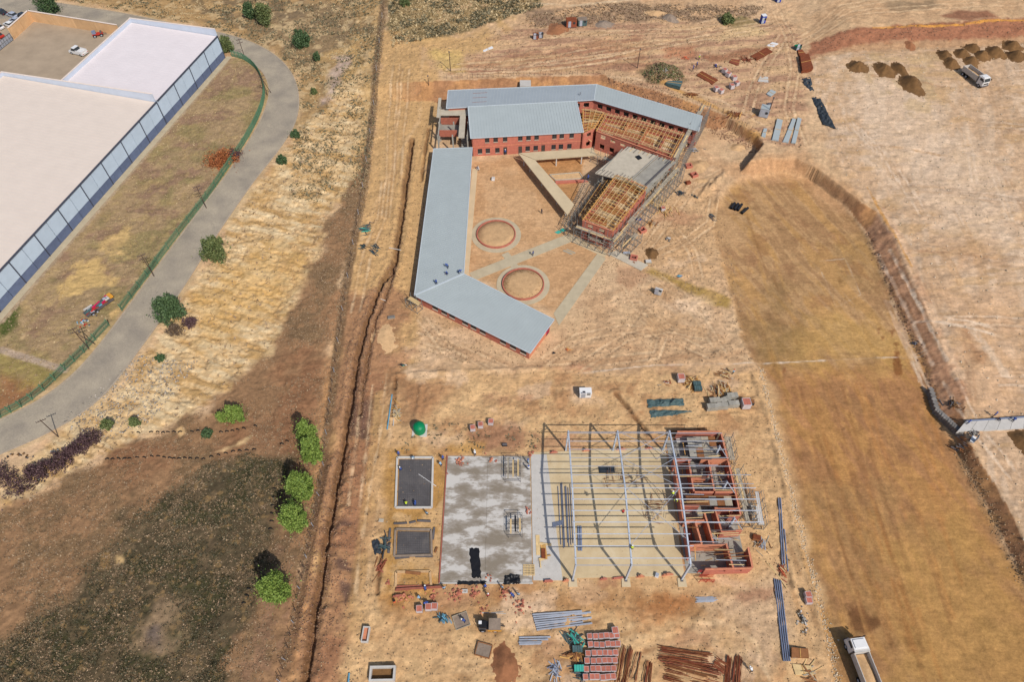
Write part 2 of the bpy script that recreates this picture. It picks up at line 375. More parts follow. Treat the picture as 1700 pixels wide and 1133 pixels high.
# cut faces and banks
mixc(bank_m * .95, (168, 122, 84))
mixc(bank_m * sstep(.45, .75, nM) * .7, (196, 146, 94))
BANK = [(1462, 352), (1490, 400), (1526, 482), (1562, 562), (1592, 622), (1604, 664), (1570, 700), (1548, 640), (1520, 565), (1478, 460), (1445, 380)]
region(BANK, (188, 142, 106), .7, z=1.2, warp=.6)
region(BANK, (204, 158, 118), .7, z=1.2, mod=sstep(.5, .75, fbm(xs, ys, .8, 3, 74)), amt=.5)
stroke([(1466, 350), (1494, 398), (1530, 480), (1566, 560), (1596, 620)], 2.0, (222, 186, 146), .9, z=3, soft=.6)
region([(1340, 92), (1350, 62), (1420, 52), (1560, 43), (1800, 26), (1800, 50), (1700, 58), (1560, 66), (1420, 72)], (164, 112, 82), .8, z=4.4, warp=.8, wscale=2)
region([(1340, 92), (1420, 74), (1560, 68), (1800, 55), (1800, 66), (1560, 80), (1420, 84)], (186, 150, 112), .8, z=3.6, warp=.8, wscale=2, amt=.8)
stroke([(1450, 46), (1520, 43), (1600, 40), (1640, 34), (1700, 32)], .9, (222, 158, 74), .9, z=5.5, soft=.3, breakup=.2)
region([(1560, 25), (1590, 16), (1640, 18), (1660, 30), (1600, 34)], (140, 88, 64), 1, z=5.5, warp=.8, amt=.8)
region([(1460, 8), (1500, 0), (1550, 0), (1560, 10), (1480, 18)], (140, 120, 92), 2, z=5.5, warp=2, amt=.7)
stroke([(1100, 140), (1150, 160), (1200, 184), (1262, 226)], 1.4, (210, 160, 92), .8, z=3, soft=.5)
stroke([(1440, 310), (1480, 380), (1515, 440)], .5, (206, 150, 76), .8, z=3, soft=.2)
# playing field
fm = field_m
mixc(fm, (190, 151, 104))
fa = 1.05
sf = fbm(xs, ys, 1.8, 5, 80, ang=math.radians(112), stretch=6)
region([(1266, 612), (1540, 590), (1620, 800), (1800, 1133), (1380, 1180), (1340, 900)], (178, 130, 84), 3.5, warp=4, mod=fm)
mixc(fm * sstep(.5, .72, sf) * .5, (186, 140, 78)); mixc(fm * sstep(.48, .3, sf) * .5, (150, 112, 74))
mixc(fm * sstep(.5, .75, nL) * .4, (166, 132, 82)); mixc(fm * sstep(.55, .8, nM) * .4, (150, 106, 72))
region([(1310, 560), (1400, 520), (1500, 560), (1490, 600), (1320, 600)], (198, 158, 92), 3.5, warp=4, amt=.6, mod=fm)
region([(1240, 540), (1300, 480), (1330, 560), (1290, 600), (1250, 590)], (140, 112, 70), 4, warp=4, amt=.6, mod=fm)
region([(1460, 900), (1600, 860), (1760, 1060), (1760, 1150), (1500, 1150)], (184, 142, 82), 5, warp=5, amt=.75, mod=fm)
region([(1408, 1016), (1424, 1003), (1440, 1018), (1458, 1030), (1440, 1052), (1415, 1046)], (108, 72, 44), .5, warp=.8, wscale=2, amt=.8)
for q in ((1460, 548, 1.0), (1467, 560, .8), (1483, 552, 1), (1492, 590, 1.6), (1494, 612, 1.6), (1490, 575, 1.2), (1304, 612, .7)):
    a, b, r = q; region([(a - 4 * r, b - 6 * r), (a + 3 * r, b - 6 * r), (a + 4 * r, b + 5 * r), (a - 3 * r, b + 6 * r)], (126, 74, 40), .4, warp=.6, wscale=1.5, amt=.75)
# courtyard and the ground round it
COURT = [(788, 270), (860, 262), (945, 360), (1005, 425), (930, 520), (770, 450)]
region(COURT, (200, 158, 112), .8, warp=.5); region(COURT, (214, 174, 128), .8, mod=sstep(.5, .75, nM), amt=.6)
region([(870, 262), (970, 262), (955, 340)], (190, 142, 92), .5, warp=.3)
region([(1068, 452), (1082, 445), (1215, 496), (1210, 512), (1190, 508)], (172, 140, 74), .8, warp=.6, amt=.9)
region([(1090, 500), (1150, 500), (1190, 530), (1160, 560), (1100, 520)], (222, 190, 150), 2, warp=3, amt=.8)
region([(1070, 440), (1180, 470), (1220, 400), (1180, 300), (1120, 330), (1060, 430)], (204, 164, 116), 4, warp=4, amt=.6)
region([(1180, 260), (1340, 262), (1420, 330), (1400, 335), (1330, 290), (1220, 288)], (206, 162, 116), 2, z=2, warp=2, amt=.7)
for q in ([(900, 590), (1000, 560), (1100, 575), (1230, 590)], [(720, 560), (860, 600), (1000, 590), (1220, 580)], [(1120, 560), (1180, 590), (1250, 570)],
          [(960, 500), (1040, 470), (1100, 480), (1160, 540)], [(700, 640), (800, 628), (1000, 618)]):
    stroke(q, 1.3, (214, 178, 134), .5, soft=.9); stroke([(a, b + 9) for a, b in q], 1.0, (166, 124, 86), .4, soft=.8)
region([(860, 640), (960, 615), (1000, 650), (960, 675), (890, 680)], (190, 120, 92), 2.0, warp=2.5, wscale=3, amt=.7)
stroke([(690, 632), (800, 628), (960, 620), (1090, 606), (1220, 604), (1500, 590)], .28, (228, 212, 188), .6, soft=.1, breakup=.85, wob=.1)
def track(px, rgb=(226, 194, 150), z=0.0, amt=.6, gap=2.0, wd=.42, dark=True):
    q = [Vector(P0(*a, z)) for a in px]
    for s in (-gap / 2, gap / 2):
        out = []
        for i, p in enumerate(q):
            d = (q[min(i + 1, len(q) - 1)] - q[max(i - 1, 0)]).normalized(); n_ = Vector((-d.y, d.x)) * s; out.append((p.x + n_.x, p.y + n_.y))
        w = np.array(out); win = window(w, 3); x, y = xs[win], ys[win]
        if x.size == 0: continue
        dd = dist_line(x, y, w) + (fbm(x, y, 2, 2, 6) - .5) * .3; m = sstep(wd * .9, wd * .3, dd) * amt * (.35 + .65 * sstep(.3, .6, fbm(x, y, 3, 3, 19)))
        blk[win] = blk[win] * (1 - m[..., None]) + lin(rgb) * m[..., None]; HH[iy0:iy1, ix0:ix1][win] -= .05 * m
        if dark:
            m2 = np.exp(-((dd - wd * 1.1) / .22) ** 2) * amt * .45; blk[win] = blk[win] * (1 - m2[..., None]) + lin((150, 110, 74)) * m2[..., None]; HH[iy0:iy1, ix0:ix1][win] += .05 * m2
for q in ([(905, 600), (960, 560), (1040, 545), (1120, 560), (1180, 590)], [(960, 610), (1040, 560), (1110, 545), (1200, 560)], [(1040, 470), (1060, 510), (1110, 545), (1180, 560)], [(1090, 460), (1130, 490), (1170, 540), (1200, 590)], [(1060, 520), (1100, 560), (1090, 590), (1000, 600)],
          [(1095, 420), (1140, 400), (1180, 370), (1186, 330)], [(1120, 380), (1150, 420), (1160, 460)], [(1075, 410), (1120, 350), (1150, 310), (1200, 285)], [(690, 560), (760, 580), (850, 620), (950, 610)], [(700, 530), (740, 580), (830, 640)], [(660, 640), (760, 650), (880, 640), (1000, 640)],
          [(690, 660), (800, 690), (950, 700), (1080, 700)], [(1060, 640), (1090, 690), (1160, 705), (1260, 700)], [(650, 1000), (700, 1050), (800, 1060), (900, 1050)], [(640, 1090), (740, 1070), (850, 1130)], [(900, 1050), (1000, 1010), (1100, 1030), (1200, 1010), (1270, 960)], [(1040, 1040), (1120, 1055), (1220, 1050), (1275, 1133)], [(1060, 1030), (1140, 1042), (1230, 1060), (1262, 1133)],
          [(1240, 700), (1270, 780), (1290, 880), (1320, 1000)], [(1250, 880), (1270, 1000), (1290, 1080)], [(640, 300), (634, 360), (610, 420), (590, 520)], [(660, 120), (650, 200), (648, 290), (640, 360)], [(676, 130), (664, 220), (660, 300)], [(610, 640), (600, 740), (588, 840)], [(650, 620), (640, 720), (622, 820), (606, 920), (600, 980), (640, 1030)]):
    track(q)
for q in ([(760, 110), (900, 100), (1000, 80), (1100, 70), (1240, 55)], [(780, 118), (920, 112), (1050, 90), (1120, 70), (1290, 40)], [(900, 60), (1000, 55), (1150, 50), (1290, 30)], [(1290, 20), (1310, 60), (1320, 110), (1310, 180), (1330, 240)], [(1300, 60), (1270, 110), (1250, 150), (1240, 190)], [(1330, 60), (1420, 20), (1560, 10), (1700, 5)], [(1340, 50), (1400, 10), (1500, -5)]):
    track(q, z=3.0 if q[0][0] < 1325 else 5.5, gap=2.4, wd=.6)
for k in range(22):
    a = rnd.uniform(1400, 1680); b = rnd.uniform(110, 640); an = rnd.choice([rnd.uniform(-.1, .25), rnd.uniform(.9, 1.4)]); L = rnd.uniform(90, 260)
    q = [(a + L * t * math.cos(an), b + L * t * math.sin(an) * .7 + 16 * t * t) for t in (0, .25, .5, .75, 1)]
    q = [(max(u, 1420 + max(0, v - 300) * .5), v) for u, v in q]; track(q, rnd.choice([(234, 210, 178), (206, 168, 126)]), 3.0, .5, 2.2, .5)
for k in range(8): track([(1290 + 25 * k, 640), (1320 + 27 * k, 780), (1360 + 28 * k, 920), (1410 + 30 * k, 1080)], rnd.choice([(200, 150, 90), (150, 104, 62)]), 0, .35, 2.4, .5, False)
# marked-out lines on the field
for q in ([(1362, 431), (1405, 427), (1430, 487), (1390, 508), (1366, 450)], [(1493, 549), (1516, 590), (1528, 632)], [(1498, 548), (1520, 590), (1532, 630)], [(1504, 589), (1534, 585)], [(1500, 593), (1536, 590)]):
    stroke(q, .22, (214, 196, 168), .5, soft=.1, breakup=.8, wob=.05)
# south works
SW = [(655, 618), (1262, 612), (1300, 760), (1345, 930), (1380, 1180), (560, 1180), (600, 1000), (640, 700)]
region(SW, (210, 170, 120), 1.5, warp=1.5)
region([(640, 745), (745, 745), (745, 990), (640, 1010)], (186, 142, 82), 1.5, warp=1)
region(SW, (178, 132, 90), 1.5, mod=sstep(.5, .85, fbm(xs, ys, 6, 5, 90)), amt=.7)
region(SW, (218, 180, 128), 1.5, mod=sstep(.55, .75, fbm(xs, ys, 4, 5, 91)), amt=.65)
region([(650, 1000), (900, 975), (1160, 990), (1150, 1020), (900, 1020), (660, 1030)], (166, 112, 62), 2, warp=2.5, amt=.55)
region([(1180, 980), (1290, 960), (1340, 1080), (1240, 1100), (1160, 1040)], (200, 170, 136), 4, warp=4, amt=.6)
region([(1266, 620), (1285, 640), (1350, 930), (1385, 1133), (1340, 1133), (1300, 900), (1250, 640)], (206, 168, 120), 1.5, warp=1, amt=.8)
region([(790, 705), (860, 700), (876, 725), (870, 750), (800, 750), (770, 730)], (160, 116, 86), 1.2, warp=1.2, wscale=2, amt=.85)
region([(740, 735), (810, 735), (800, 755), (745, 755)], (196, 150, 84), 1, warp=1, amt=.8)
region([(655, 618), (760, 640), (700, 690), (645, 690)], (160, 118, 82), 2, warp=2.5, amt=.6)
region([(1045, 1015), (1110, 985), (1135, 1000), (1120, 1030), (1060, 1035)], (168, 110, 64), 2, warp=2.5, wscale=3, amt=.7)
for k in range(9):
    y0 = 1040 + k * 11 + rnd.uniform(-3, 3)
    stroke([(600, y0 + 14), (760, y0 + rnd.uniform(-6, 6)), (900, y0 + 10), (1060, y0 - 24), (1180, y0 - 30), (1240, y0 + 5)], .5, rnd.choice([(224, 188, 138), (170, 128, 84)]), .5, soft=.4, breakup=.8, wob=1.5)
for k in range(10):
    a = rnd.uniform(0, 1)
    stroke([(1060 + 60 * a, 1010 + 30 * a), (1130, 1030 + 26 * a), (1200, 1022 + 40 * a), (1250 + 20 * a, 1060 + 30 * a), (1275 + 10 * a, 1133)], .35, rnd.choice([(226, 192, 146), (178, 136, 92)]), .55, soft=.25, breakup=.6, wob=1)
# wheel tracks over the pad and terrace
for k in range(26):
    a = rnd.uniform(1380, 1700); b = rnd.uniform(120, 560); an = rnd.choice([rnd.uniform(.0, .3), rnd.uniform(1.0, 1.5)]); L = rnd.uniform(60, 220)
    q = [(a + L * t * math.cos(an), b + L * t * math.sin(an) * .6 + 10 * t * t) for t in (0, .3, .6, 1)]
    q = [(max(u, 1400 + max(0, v - 300) * .45), v) for u, v in q]
    col_t = rnd.choice([(232, 208, 176), (184, 144, 106), (196, 156, 112)])
    stroke(q, .45, col_t, .5, z=3, soft=.3, breakup=.7); stroke([(u + 9, v + 2) for u, v in q], .45, col_t, .5, z=3, soft=.3, breakup=.7)
for k in range(18):
    a = rnd.uniform(1210, 1440); b = rnd.uniform(330, 600); L = rnd.uniform(60, 160)
    q = [(a + L * t * .35, b + L * t) for t in (0, .5, 1)]
    stroke(q, .4, rnd.choice([(192, 148, 86), (140, 100, 58)]), .4, soft=.3, breakup=.7)
for k in range(26):
    a = rnd.uniform(1300, 1560); b = rnd.uniform(630, 1050); L = rnd.uniform(80, 240)
    q = [(a + L * t * .33, b + L * t) for t in (0, .5, 1)]
    stroke(q, .5, rnd.choice([(196, 146, 84), (134, 92, 56), (184, 128, 72)]), .4, soft=.4, breakup=.7)
# scraped, compacted and freshly turned patches
for k in range(46):
    q = [(700, 540), (1230, 300), (660, 620), (600, 980), (1240, 600)]; u = rnd.uniform(640, 1260); v = rnd.choice([rnd.uniform(520, 740), rnd.uniform(960, 1130), rnd.uniform(300, 520)])
    if v < 520 and u < 1020: continue
    w_, h_ = rnd.uniform(14, 50), rnd.uniform(6, 18); t = rnd.uniform(-.4, .4)
    region([(u - w_, v - h_ * .6 + t * 20), (u, v - h_), (u + w_, v - h_ * .5 - t * 20), (u + w_ * .8, v + h_ * .7), (u - w_ * .2, v + h_), (u - w_ * .9, v + h_ * .6)], rnd.choice([(226, 194, 156), (222, 186, 146), (182, 136, 100), (174, 124, 92), (190, 150, 104)]), rnd.uniform(.4, 1.6), warp=rnd.uniform(1, 2.5), wscale=rnd.uniform(1.5, 4), amt=rnd.uniform(.35, .7), seed=k)
blk *= np.array([1.0, .99, 1.04], np.float32)
# loose general grit
blk *= (1 + (nS[..., None] - .5) * .22 + (nT[..., None] - .5) * .16)
# darker brown soil along the trench lines
for pts, wd, dp in trenches:
    stroke(pts, wd * 1.5, (120, 86, 58), .8, soft=.5, breakup=.1)
for i in range(3):
    CC[iy1:, ix0:ix1, i] = blk[-1:, :, i]; CC[:iy0, ix0:ix1, i] = blk[:1, :, i]
CC[:, :ix0] = CC[:, ix0:ix0 + 1]; CC[:, ix1:] = CC[:, ix1 - 1:ix1]

# ------------------------------------------------------------------ materials
MATS = {}
def nodes(name, rough=.85, metallic=0.0):
    m = bpy.data.materials.new(name); m.use_nodes = True
    nt = m.node_tree; b = nt.nodes['Principled BSDF']
    b.inputs['Roughness'].default_value = rough; b.inputs['Metallic'].default_value = metallic
    b.inputs['Specular IOR Level'].default_value = .25
    return m, nt, b
def mat(name, rgb, rough=.85, var=.22, scale=1.2, bump=.0, metallic=0.0, dark=None, fine=9.0):
    """plain stuff: a base colour with blotchy wear, a second noise for grit and a bump"""
    m, nt, b = nodes(name, rough, metallic)
    tc = nt.nodes.new('ShaderNodeTexCoord'); n = nt.nodes.new('ShaderNodeTexNoise'); n2 = nt.nodes.new('ShaderNodeTexNoise')
    oi = nt.nodes.new('ShaderNodeObjectInfo'); ad = nt.nodes.new('ShaderNodeVectorMath'); ad.operation = 'MULTIPLY_ADD'
    ad.inputs[1].default_value = (1, 1, 1)
    nt.links.new(tc.outputs['Object'], ad.inputs[0]); nt.links.new(oi.outputs['Location'], ad.inputs[2])
    n.inputs['Scale'].default_value = scale; n.inputs['Detail'].default_value = 6; n.inputs['Roughness'].default_value = .62
    n2.inputs['Scale'].default_value = fine; n2.inputs['Detail'].default_value = 4
    nt.links.new(ad.outputs[0], n.inputs['Vector']); nt.links.new(ad.outputs[0], n2.inputs['Vector'])
    r = nt.nodes.new('ShaderNodeValToRGB'); base = c(*rgb)
    lo = c(*dark) if dark else tuple(v * (1 - var) for v in base)
    hi = tuple(min(.9, v * (1 + var * .6)) for v in base)
    r.color_ramp.elements[0].position = .32; r.color_ramp.elements[0].color = (*lo, 1)
    r.color_ramp.elements[1].position = .70; r.color_ramp.elements[1].color = (*hi, 1)
    mx = nt.nodes.new('ShaderNodeMix'); mx.data_type = 'RGBA'; mx.blend_type = 'OVERLAY'; mx.inputs[0].default_value = var * .8
    nt.links.new(n.outputs['Fac'], r.inputs[0]); nt.links.new(r.outputs[0], mx.inputs[6]); nt.links.new(n2.outputs['Fac'], mx.inputs[7])
    # one piece a little lighter or darker than the next
    hv = nt.nodes.new('ShaderNodeHueSaturation'); mr = nt.nodes.new('ShaderNodeMapRange')
    mr.inputs[3].default_value = 1 - var * .5; mr.inputs[4].default_value = 1 + var * .5
    nt.links.new(oi.outputs['Random'], mr.inputs[0]); nt.links.new(mr.outputs[0], hv.inputs['Value']); nt.links.new(mx.outputs[2], hv.inputs['Color'])
    nt.links.new(hv.outputs[0], b.inputs['Base Color'])
    if bump:
        bp = nt.nodes.new('ShaderNodeBump'); bp.inputs['Strength'].default_value = bump; bp.inputs['Distance'].default_value = .05
        nt.links.new(n2.outputs['Fac'], bp.inputs['Height']); nt.links.new(bp.outputs[0], b.inputs['Normal'])
    MATS[name] = m
    return m
def M(n): return MATS[n]

def ground_material():
    m, nt, b = nodes('soil', .95)
    b.inputs['Specular IOR Level'].default_value = .1
    N = nt.nodes.new; L = nt.links.new
    at = N('ShaderNodeAttribute'); at.attribute_name = 'soil'; geo = N('ShaderNodeNewGeometry')
    def noise(sc, det, ro, vec=None):
        n = N('ShaderNodeTexNoise'); n.inputs['Scale'].default_value = sc; n.inputs['Detail'].default_value = det; n.inputs['Roughness'].default_value = ro; L(vec or geo.outputs['Position'], n.inputs['Vector']); return n
    def rng(src, a, b_, c_, d): r = N('ShaderNodeMapRange'); r.inputs[1].default_value = a; r.inputs[2].default_value = b_; r.inputs[3].default_value = c_; r.inputs[4].default_value = d; L(src, r.inputs[0]); return r.outputs[0]
    def scale(col, f): v = N('ShaderNodeVectorMath'); v.operation = 'SCALE'; L(col, v.inputs[0]); L(f, v.inputs['Scale']); return v.outputs[0]
    n1 = noise(1.9, 10, .78); n2 = noise(.32, 8, .7); n3 = noise(5.5, 4, .6)
    mp = N('ShaderNodeMapping'); mp.inputs['Rotation'].default_value = (0, 0, .35); mp.inputs['Scale'].default_value = (.35, 2.2, 1); L(geo.outputs['Position'], mp.inputs[0]); n4 = noise(.9, 8, .72, mp.outputs[0])
    col = scale(at.outputs['Color'], rng(n1.outputs['Fac'], .3, .7, .76, 1.26)); col = scale(col, rng(n2.outputs['Fac'], .3, .7, .88, 1.12)); col = scale(col, rng(n4.outputs['Fac'], .3, .7, .86, 1.14))
    col = scale(col, rng(n3.outputs['Fac'], .28, .40, .74, 1.0))      # dark crumbs
    # fine scrapes left by blades and wheels, running one way here and another there
    def scrape(rot, sc):
        m_ = N('ShaderNodeMapping'); m_.inputs['Rotation'].default_value = (0, 0, rot); m_.inputs['Scale'].default_value = (.10, 1.6, 1)
        wv = N('ShaderNodeVectorMath'); wv.operation = 'MULTIPLY_ADD'; wv.inputs[1].default_value = (5, 5, 0); L(n2.outputs['Color'], wv.inputs[0]); L(geo.outputs['Position'], wv.inputs[2]); L(wv.outputs[0], m_.inputs[0])
        return noise(sc, 6, .75, m_.outputs[0]).outputs['Fac']
    n7 = noise(.09, 3, .5)
    sA = rng(scrape(-.15, 1.0), .34, .66, .89, 1.11); sB = rng(scrape(1.85, 1.0), .34, .66, .89, 1.11)
    mixf = N('ShaderNodeMix'); L(rng(n7.outputs['Fac'], .44, .56, 0, 1), mixf.inputs[0]); L(sA, mixf.inputs[2]); L(sB, mixf.inputs[3])
    col = scale(col, mixf.outputs[0])
    L(col, b.inputs['Base Color'])
    bp = N('ShaderNodeBump'); bp.inputs['Strength'].default_value = .8; bp.inputs['Distance'].default_value = .16
    L(n1.outputs['Fac'], bp.inputs['Height']); L(bp.outputs[0], b.inputs['Normal'])
    return m

def build_ground():
    me = bpy.data.meshes.new('ground')
    co = np.stack([XX, YY, HH], -1).reshape(-1, 3).astype(np.float32)
    i = np.arange(NX - 1)[None, :] + NX * np.arange(NY - 1)[:, None]
    f = np.stack([i, i + 1, i + NX + 1, i + NX], -1).reshape(-1, 4).astype(np.int32)
    me.vertices.add(len(co)); me.vertices.foreach_set('co', co.ravel())
    me.loops.add(f.size); me.loops.foreach_set('vertex_index', f.ravel())
    me.polygons.add(len(f)); me.polygons.foreach_set('loop_start', np.arange(0, f.size, 4, dtype=np.int32))
    me.update(calc_edges=True)
    a = me.color_attributes.new('soil', 'FLOAT_COLOR', 'POINT')
    a.data.foreach_set('color', np.concatenate([np.clip(CC, .005, .9), np.ones((NY, NX, 1), np.float32)], -1).astype(np.float32).ravel())
    me.polygons.foreach_set('use_smooth', np.ones(len(f), bool))
    me.materials.append(ground_material())
    o = bpy.data.objects.new('ground', me); COL.objects.link(o); o['kind'] = 'structure'
    return o
ground = build_ground()
# ------------------------------------------------------------------ mesh building helpers
WOFF = {}          # world offset of an object that parents parts
class MB:
    def __init__(self): self.v = []; self.f = []; self.mi = []; self.cur = 0
    def add(self, vs, fs):
        o = len(self.v); self.v += [tuple(p) for p in vs]; self.f += [tuple(i + o for i in q) for q in fs]; self.mi += [self.cur] * len(fs); return self
    def box(self, cx, cy, cz, sx, sy, sz, rz=0.0, mtx=None):
        """box on its centre; size sx sy sz"""
        vs = [Vector((sx / 2 * a, sy / 2 * b, sz / 2 * d)) for d in (-1, 1) for a, b in ((-1, -1), (1, -1), (1, 1), (-1, 1))]
        if mtx is not None: vs = [mtx @ v for v in vs]
        elif rz:
            ca, sa = math.cos(rz), math.sin(rz); vs = [Vector((v.x * ca - v.y * sa, v.x * sa + v.y * ca, v.z)) for v in vs]
        return self.add([(v.x + cx, v.y + cy, v.z + cz) for v in vs], [(3, 2, 1, 0), (4, 5, 6, 7), (0, 1, 5, 4), (1, 2, 6, 5), (2, 3, 7, 6), (3, 0, 4, 7)])
    def bar(self, p, q, w, h=None):
        """square-section bar from p to q, w across, h high"""
        p = Vector(p); q = Vector(q); h = h or w; d = q - p
        if d.length < 1e-6: return self
        d.normalize(); s = d.cross(Vector((0, 0, 1)))
        if s.length < 1e-3: s = Vector((1, 0, 0))
        s.normalize(); n = s.cross(d)
        vs = [e + s * (w / 2 * a) + n * (h / 2 * b) for e in (p, q) for a, b in ((-1, -1), (1, -1), (1, 1), (-1, 1))]
        return self.add(vs, [(0, 1, 2, 3), (7, 6, 5, 4), (4, 5, 1, 0), (5, 6, 2, 1), (6, 7, 3, 2), (7, 4, 0, 3)])
    def tube(self, p, q, r, n=8, r2=None, cap=True):
        p = Vector(p); q = Vector(q); d = (q - p).normalized(); r2 = r if r2 is None else r2
        s = d.cross(Vector((0, 0, 1)))
        if s.length < 1e-3: s = Vector((1, 0, 0))
        s.normalize(); t = d.cross(s)
        vs = [p + (s * math.cos(a) + t * math.sin(a)) * r for a in (2 * math.pi * i / n for i in range(n))] + [q + (s * math.cos(a) + t * math.sin(a)) * r2 for a in (2 * math.pi * i / n for i in range(n))]
        fs = [(i, i + n, (i + 1) % n + n, (i + 1) % n) for i in range(n)]
        if cap: fs += [tuple(range(n)), tuple(range(2 * n - 1, n - 1, -1))]
        return self.add(vs, fs)
    def pipe(self, p, q, r, t, n=10):
        """hollow pipe"""
        p = Vector(p); q = Vector(q); d = (q - p).normalized(); s = d.cross(Vector((0, 0, 1)))
        if s.length < 1e-3: s = Vector((1, 0, 0))
        s.normalize(); u = d.cross(s); A = [2 * math.pi * i / n for i in range(n)]
        vs = [e + (s * math.cos(a) + u * math.sin(a)) * rr for e, rr in ((p, r), (q, r), (q, r - t), (p, r - t)) for a in A]
        fs = [(k * n + i, ((k + 1) % 4) * n + i, ((k + 1) % 4) * n + (i + 1) % n, k * n + (i + 1) % n) for k in range(4) for i in range(n)]
        return self.add(vs, fs)
    def prism(self, pts, z0, z1):
        """pts counter-clockwise xy; z0/z1 numbers or lists"""
        n = len(pts); a = z0 if hasattr(z0, '__len__') else [z0] * n; b = z1 if hasattr(z1, '__len__') else [z1] * n
        ar = sum(pts[i][0] * pts[(i + 1) % n][1] - pts[(i + 1) % n][0] * pts[i][1] for i in range(n))
        idx = list(range(n)) if ar > 0 else list(range(n - 1, -1, -1))
        vs = [(pts[i][0], pts[i][1], a[i]) for i in idx] + [(pts[i][0], pts[i][1], b[i]) for i in idx]
        return self.add(vs, [tuple(range(n - 1, -1, -1)), tuple(range(n, 2 * n))] + [(i, (i + 1) % n, (i + 1) % n + n, i + n) for i in range(n)])
    def lathe(self, prof, n=16, cx=0, cy=0):
        vs = []; 
        for r, z in prof: vs += [(cx + r * math.cos(2 * math.pi * i / n), cy + r * math.sin(2 * math.pi * i / n), z) for i in range(n)]
        fs = [(k * n + i, k * n + (i + 1) % n, (k + 1) * n + (i + 1) % n, (k + 1) * n + i) for k in range(len(prof) - 1) for i in range(n)]
        if prof[0][0] > 1e-4: fs.append(tuple(range(n - 1, -1, -1)))
        if prof[-1][0] > 1e-4: fs.append(tuple((len(prof) - 1) * n + i for i in range(n)))
        return self.add(vs, fs)
    def mesh(self, name, mats, off=(0, 0, 0), smooth=False):
        me = bpy.data.meshes.new(name)
        me.from_pydata([(a - off[0], b - off[1], d - off[2]) for a, b, d in self.v], [], self.f)
        for m in (mats if isinstance(mats, (list, tuple)) else [mats]): me.materials.append(M(m) if isinstance(m, str) else m)
        if max(self.mi, default=0): me.polygons.foreach_set('material_index', self.mi)
        if smooth: me.polygons.foreach_set('use_smooth', [True] * len(self.f))
        me.update(); return me
    def part(self, name, mats, parent, smooth=False):
        """world-coordinate mesh as a part of parent (parents built this way are not rotated)"""
        off = WOFF.get(parent.name, (0, 0, 0)); o = bpy.data.objects.new(name, self.mesh(name, mats, off, smooth))
        COL.objects.link(o); o.parent = parent; WOFF[o.name] = off; return o
    def local(self, name, mats, parent, smooth=False):
        o = bpy.data.objects.new(name, self.mesh(name, mats, (0, 0, 0), smooth)); COL.objects.link(o); o.parent = parent; return o
    def thing(self, name, mats, label, cat, group=None, loc=None, rz=0.0, smooth=False):
        """one-mesh thing; loc given: mesh is in local coordinates"""
        if loc is None:
            xs_ = [p[0] for p in self.v]; ys_ = [p[1] for p in self.v]; loc = ((min(xs_) + max(xs_)) / 2, (min(ys_) + max(ys_)) / 2, min(p[2] for p in self.v)); off = loc
        else: off = (0, 0, 0)
        o = bpy.data.objects.new(name, self.mesh(name, mats, off, smooth)); COL.objects.link(o); o.location = loc; o.rotation_euler = (0, 0, rz)
        WOFF[o.name] = tuple(loc); return tag(o, label, cat, group)
    def structure(self, name, mats, smooth=False):
        o = bpy.data.objects.new(name, self.mesh(name, mats, (0, 0, 0), smooth)); COL.objects.link(o); o['kind'] = 'structure'; return o
def tag(o, label=None, cat=None, group=None, kind=None):
    if label: o['label'] = label
    if cat: o['category'] = cat
    if group: o['group'] = group
    if kind: o['kind'] = kind
    return o
def root(name, loc, label, cat, group=None, rz=0.0):
    o = bpy.data.objects.new(name, None); COL.objects.link(o); o.location = loc; o.rotation_euler = (0, 0, rz); o.empty_display_size = .3
    WOFF[o.name] = tuple(loc); return tag(o, label, cat, group)
def tree_copy(src, loc, rz, label, group=None, scale=None, parent=None, name=None):
    d = src.copy(); COL.objects.link(d)
    if parent is None:
        d.location = loc; d.rotation_euler = (0, 0, rz); d['label'] = label
        if group: d['group'] = group
        if scale: d.scale = (scale,) * 3 if not hasattr(scale, '__len__') else scale
    else: d.parent = parent
    for ch in list(src.children): tree_copy(ch, None, 0, None, parent=d)
    return d
ORD = ['first', 'second', 'third', 'fourth', 'fifth', 'sixth', 'seventh', 'eighth', 'ninth', 'tenth', 'eleventh', 'twelfth', 'thirteenth', 'fourteenth', 'fifteenth', 'sixteenth', 'seventeenth', 'eighteenth', 'nineteenth', 'twentieth',
       'twenty-first', 'twenty-second', 'twenty-third', 'twenty-fourth', 'twenty-fifth', 'twenty-sixth', 'twenty-seventh', 'twenty-eighth', 'twenty-ninth', 'thirtieth', 'thirty-first', 'thirty-second', 'thirty-third', 'thirty-fourth']
def lerp(a, b, t): return tuple(x + (y - x) * t for x, y in zip(a, b))

mat('asphalt', (158, 150, 144), .9, .12, .35, .2, fine=14)
mat('kerb', (176, 160, 140), .9, .2, 2)
mat('yard_concrete', (178, 158, 134), .9, .16, .18, .1)
mat('roof_pink', (230, 214, 200), .6, .04, .25)
mat('roof_white', (232, 222, 222), .6, .04, .25)
mat('panel_white', (196, 212, 228), .55, .06, .6)
mat('plinth_blue', (104, 116, 144), .7, .14, .9)
mat('joint_dark', (74, 78, 92), .7, .15, 2)
mat('parapet', (206, 214, 228), .55, .06, .5)
mat('wall_tan', (220, 178, 132), .85, .14, .5, .1)
mat('coping', (240, 222, 208), .8, .08, 1)
mat('green_paint', (96, 136, 106), .6, .22, 2)
mat('pole_wood', (92, 74, 66), .9, .25, 3)
mat('zinc_roof', (176, 184, 184), .5, .05, .25, metallic=.0)
mat('zinc_dull', (158, 166, 172), .5, .06, .3)
mat('zinc_trim', (198, 206, 210), .4, .08, 1)
mat('brick', (196, 118, 98), .9, .16, 1.6, .25, fine=6)
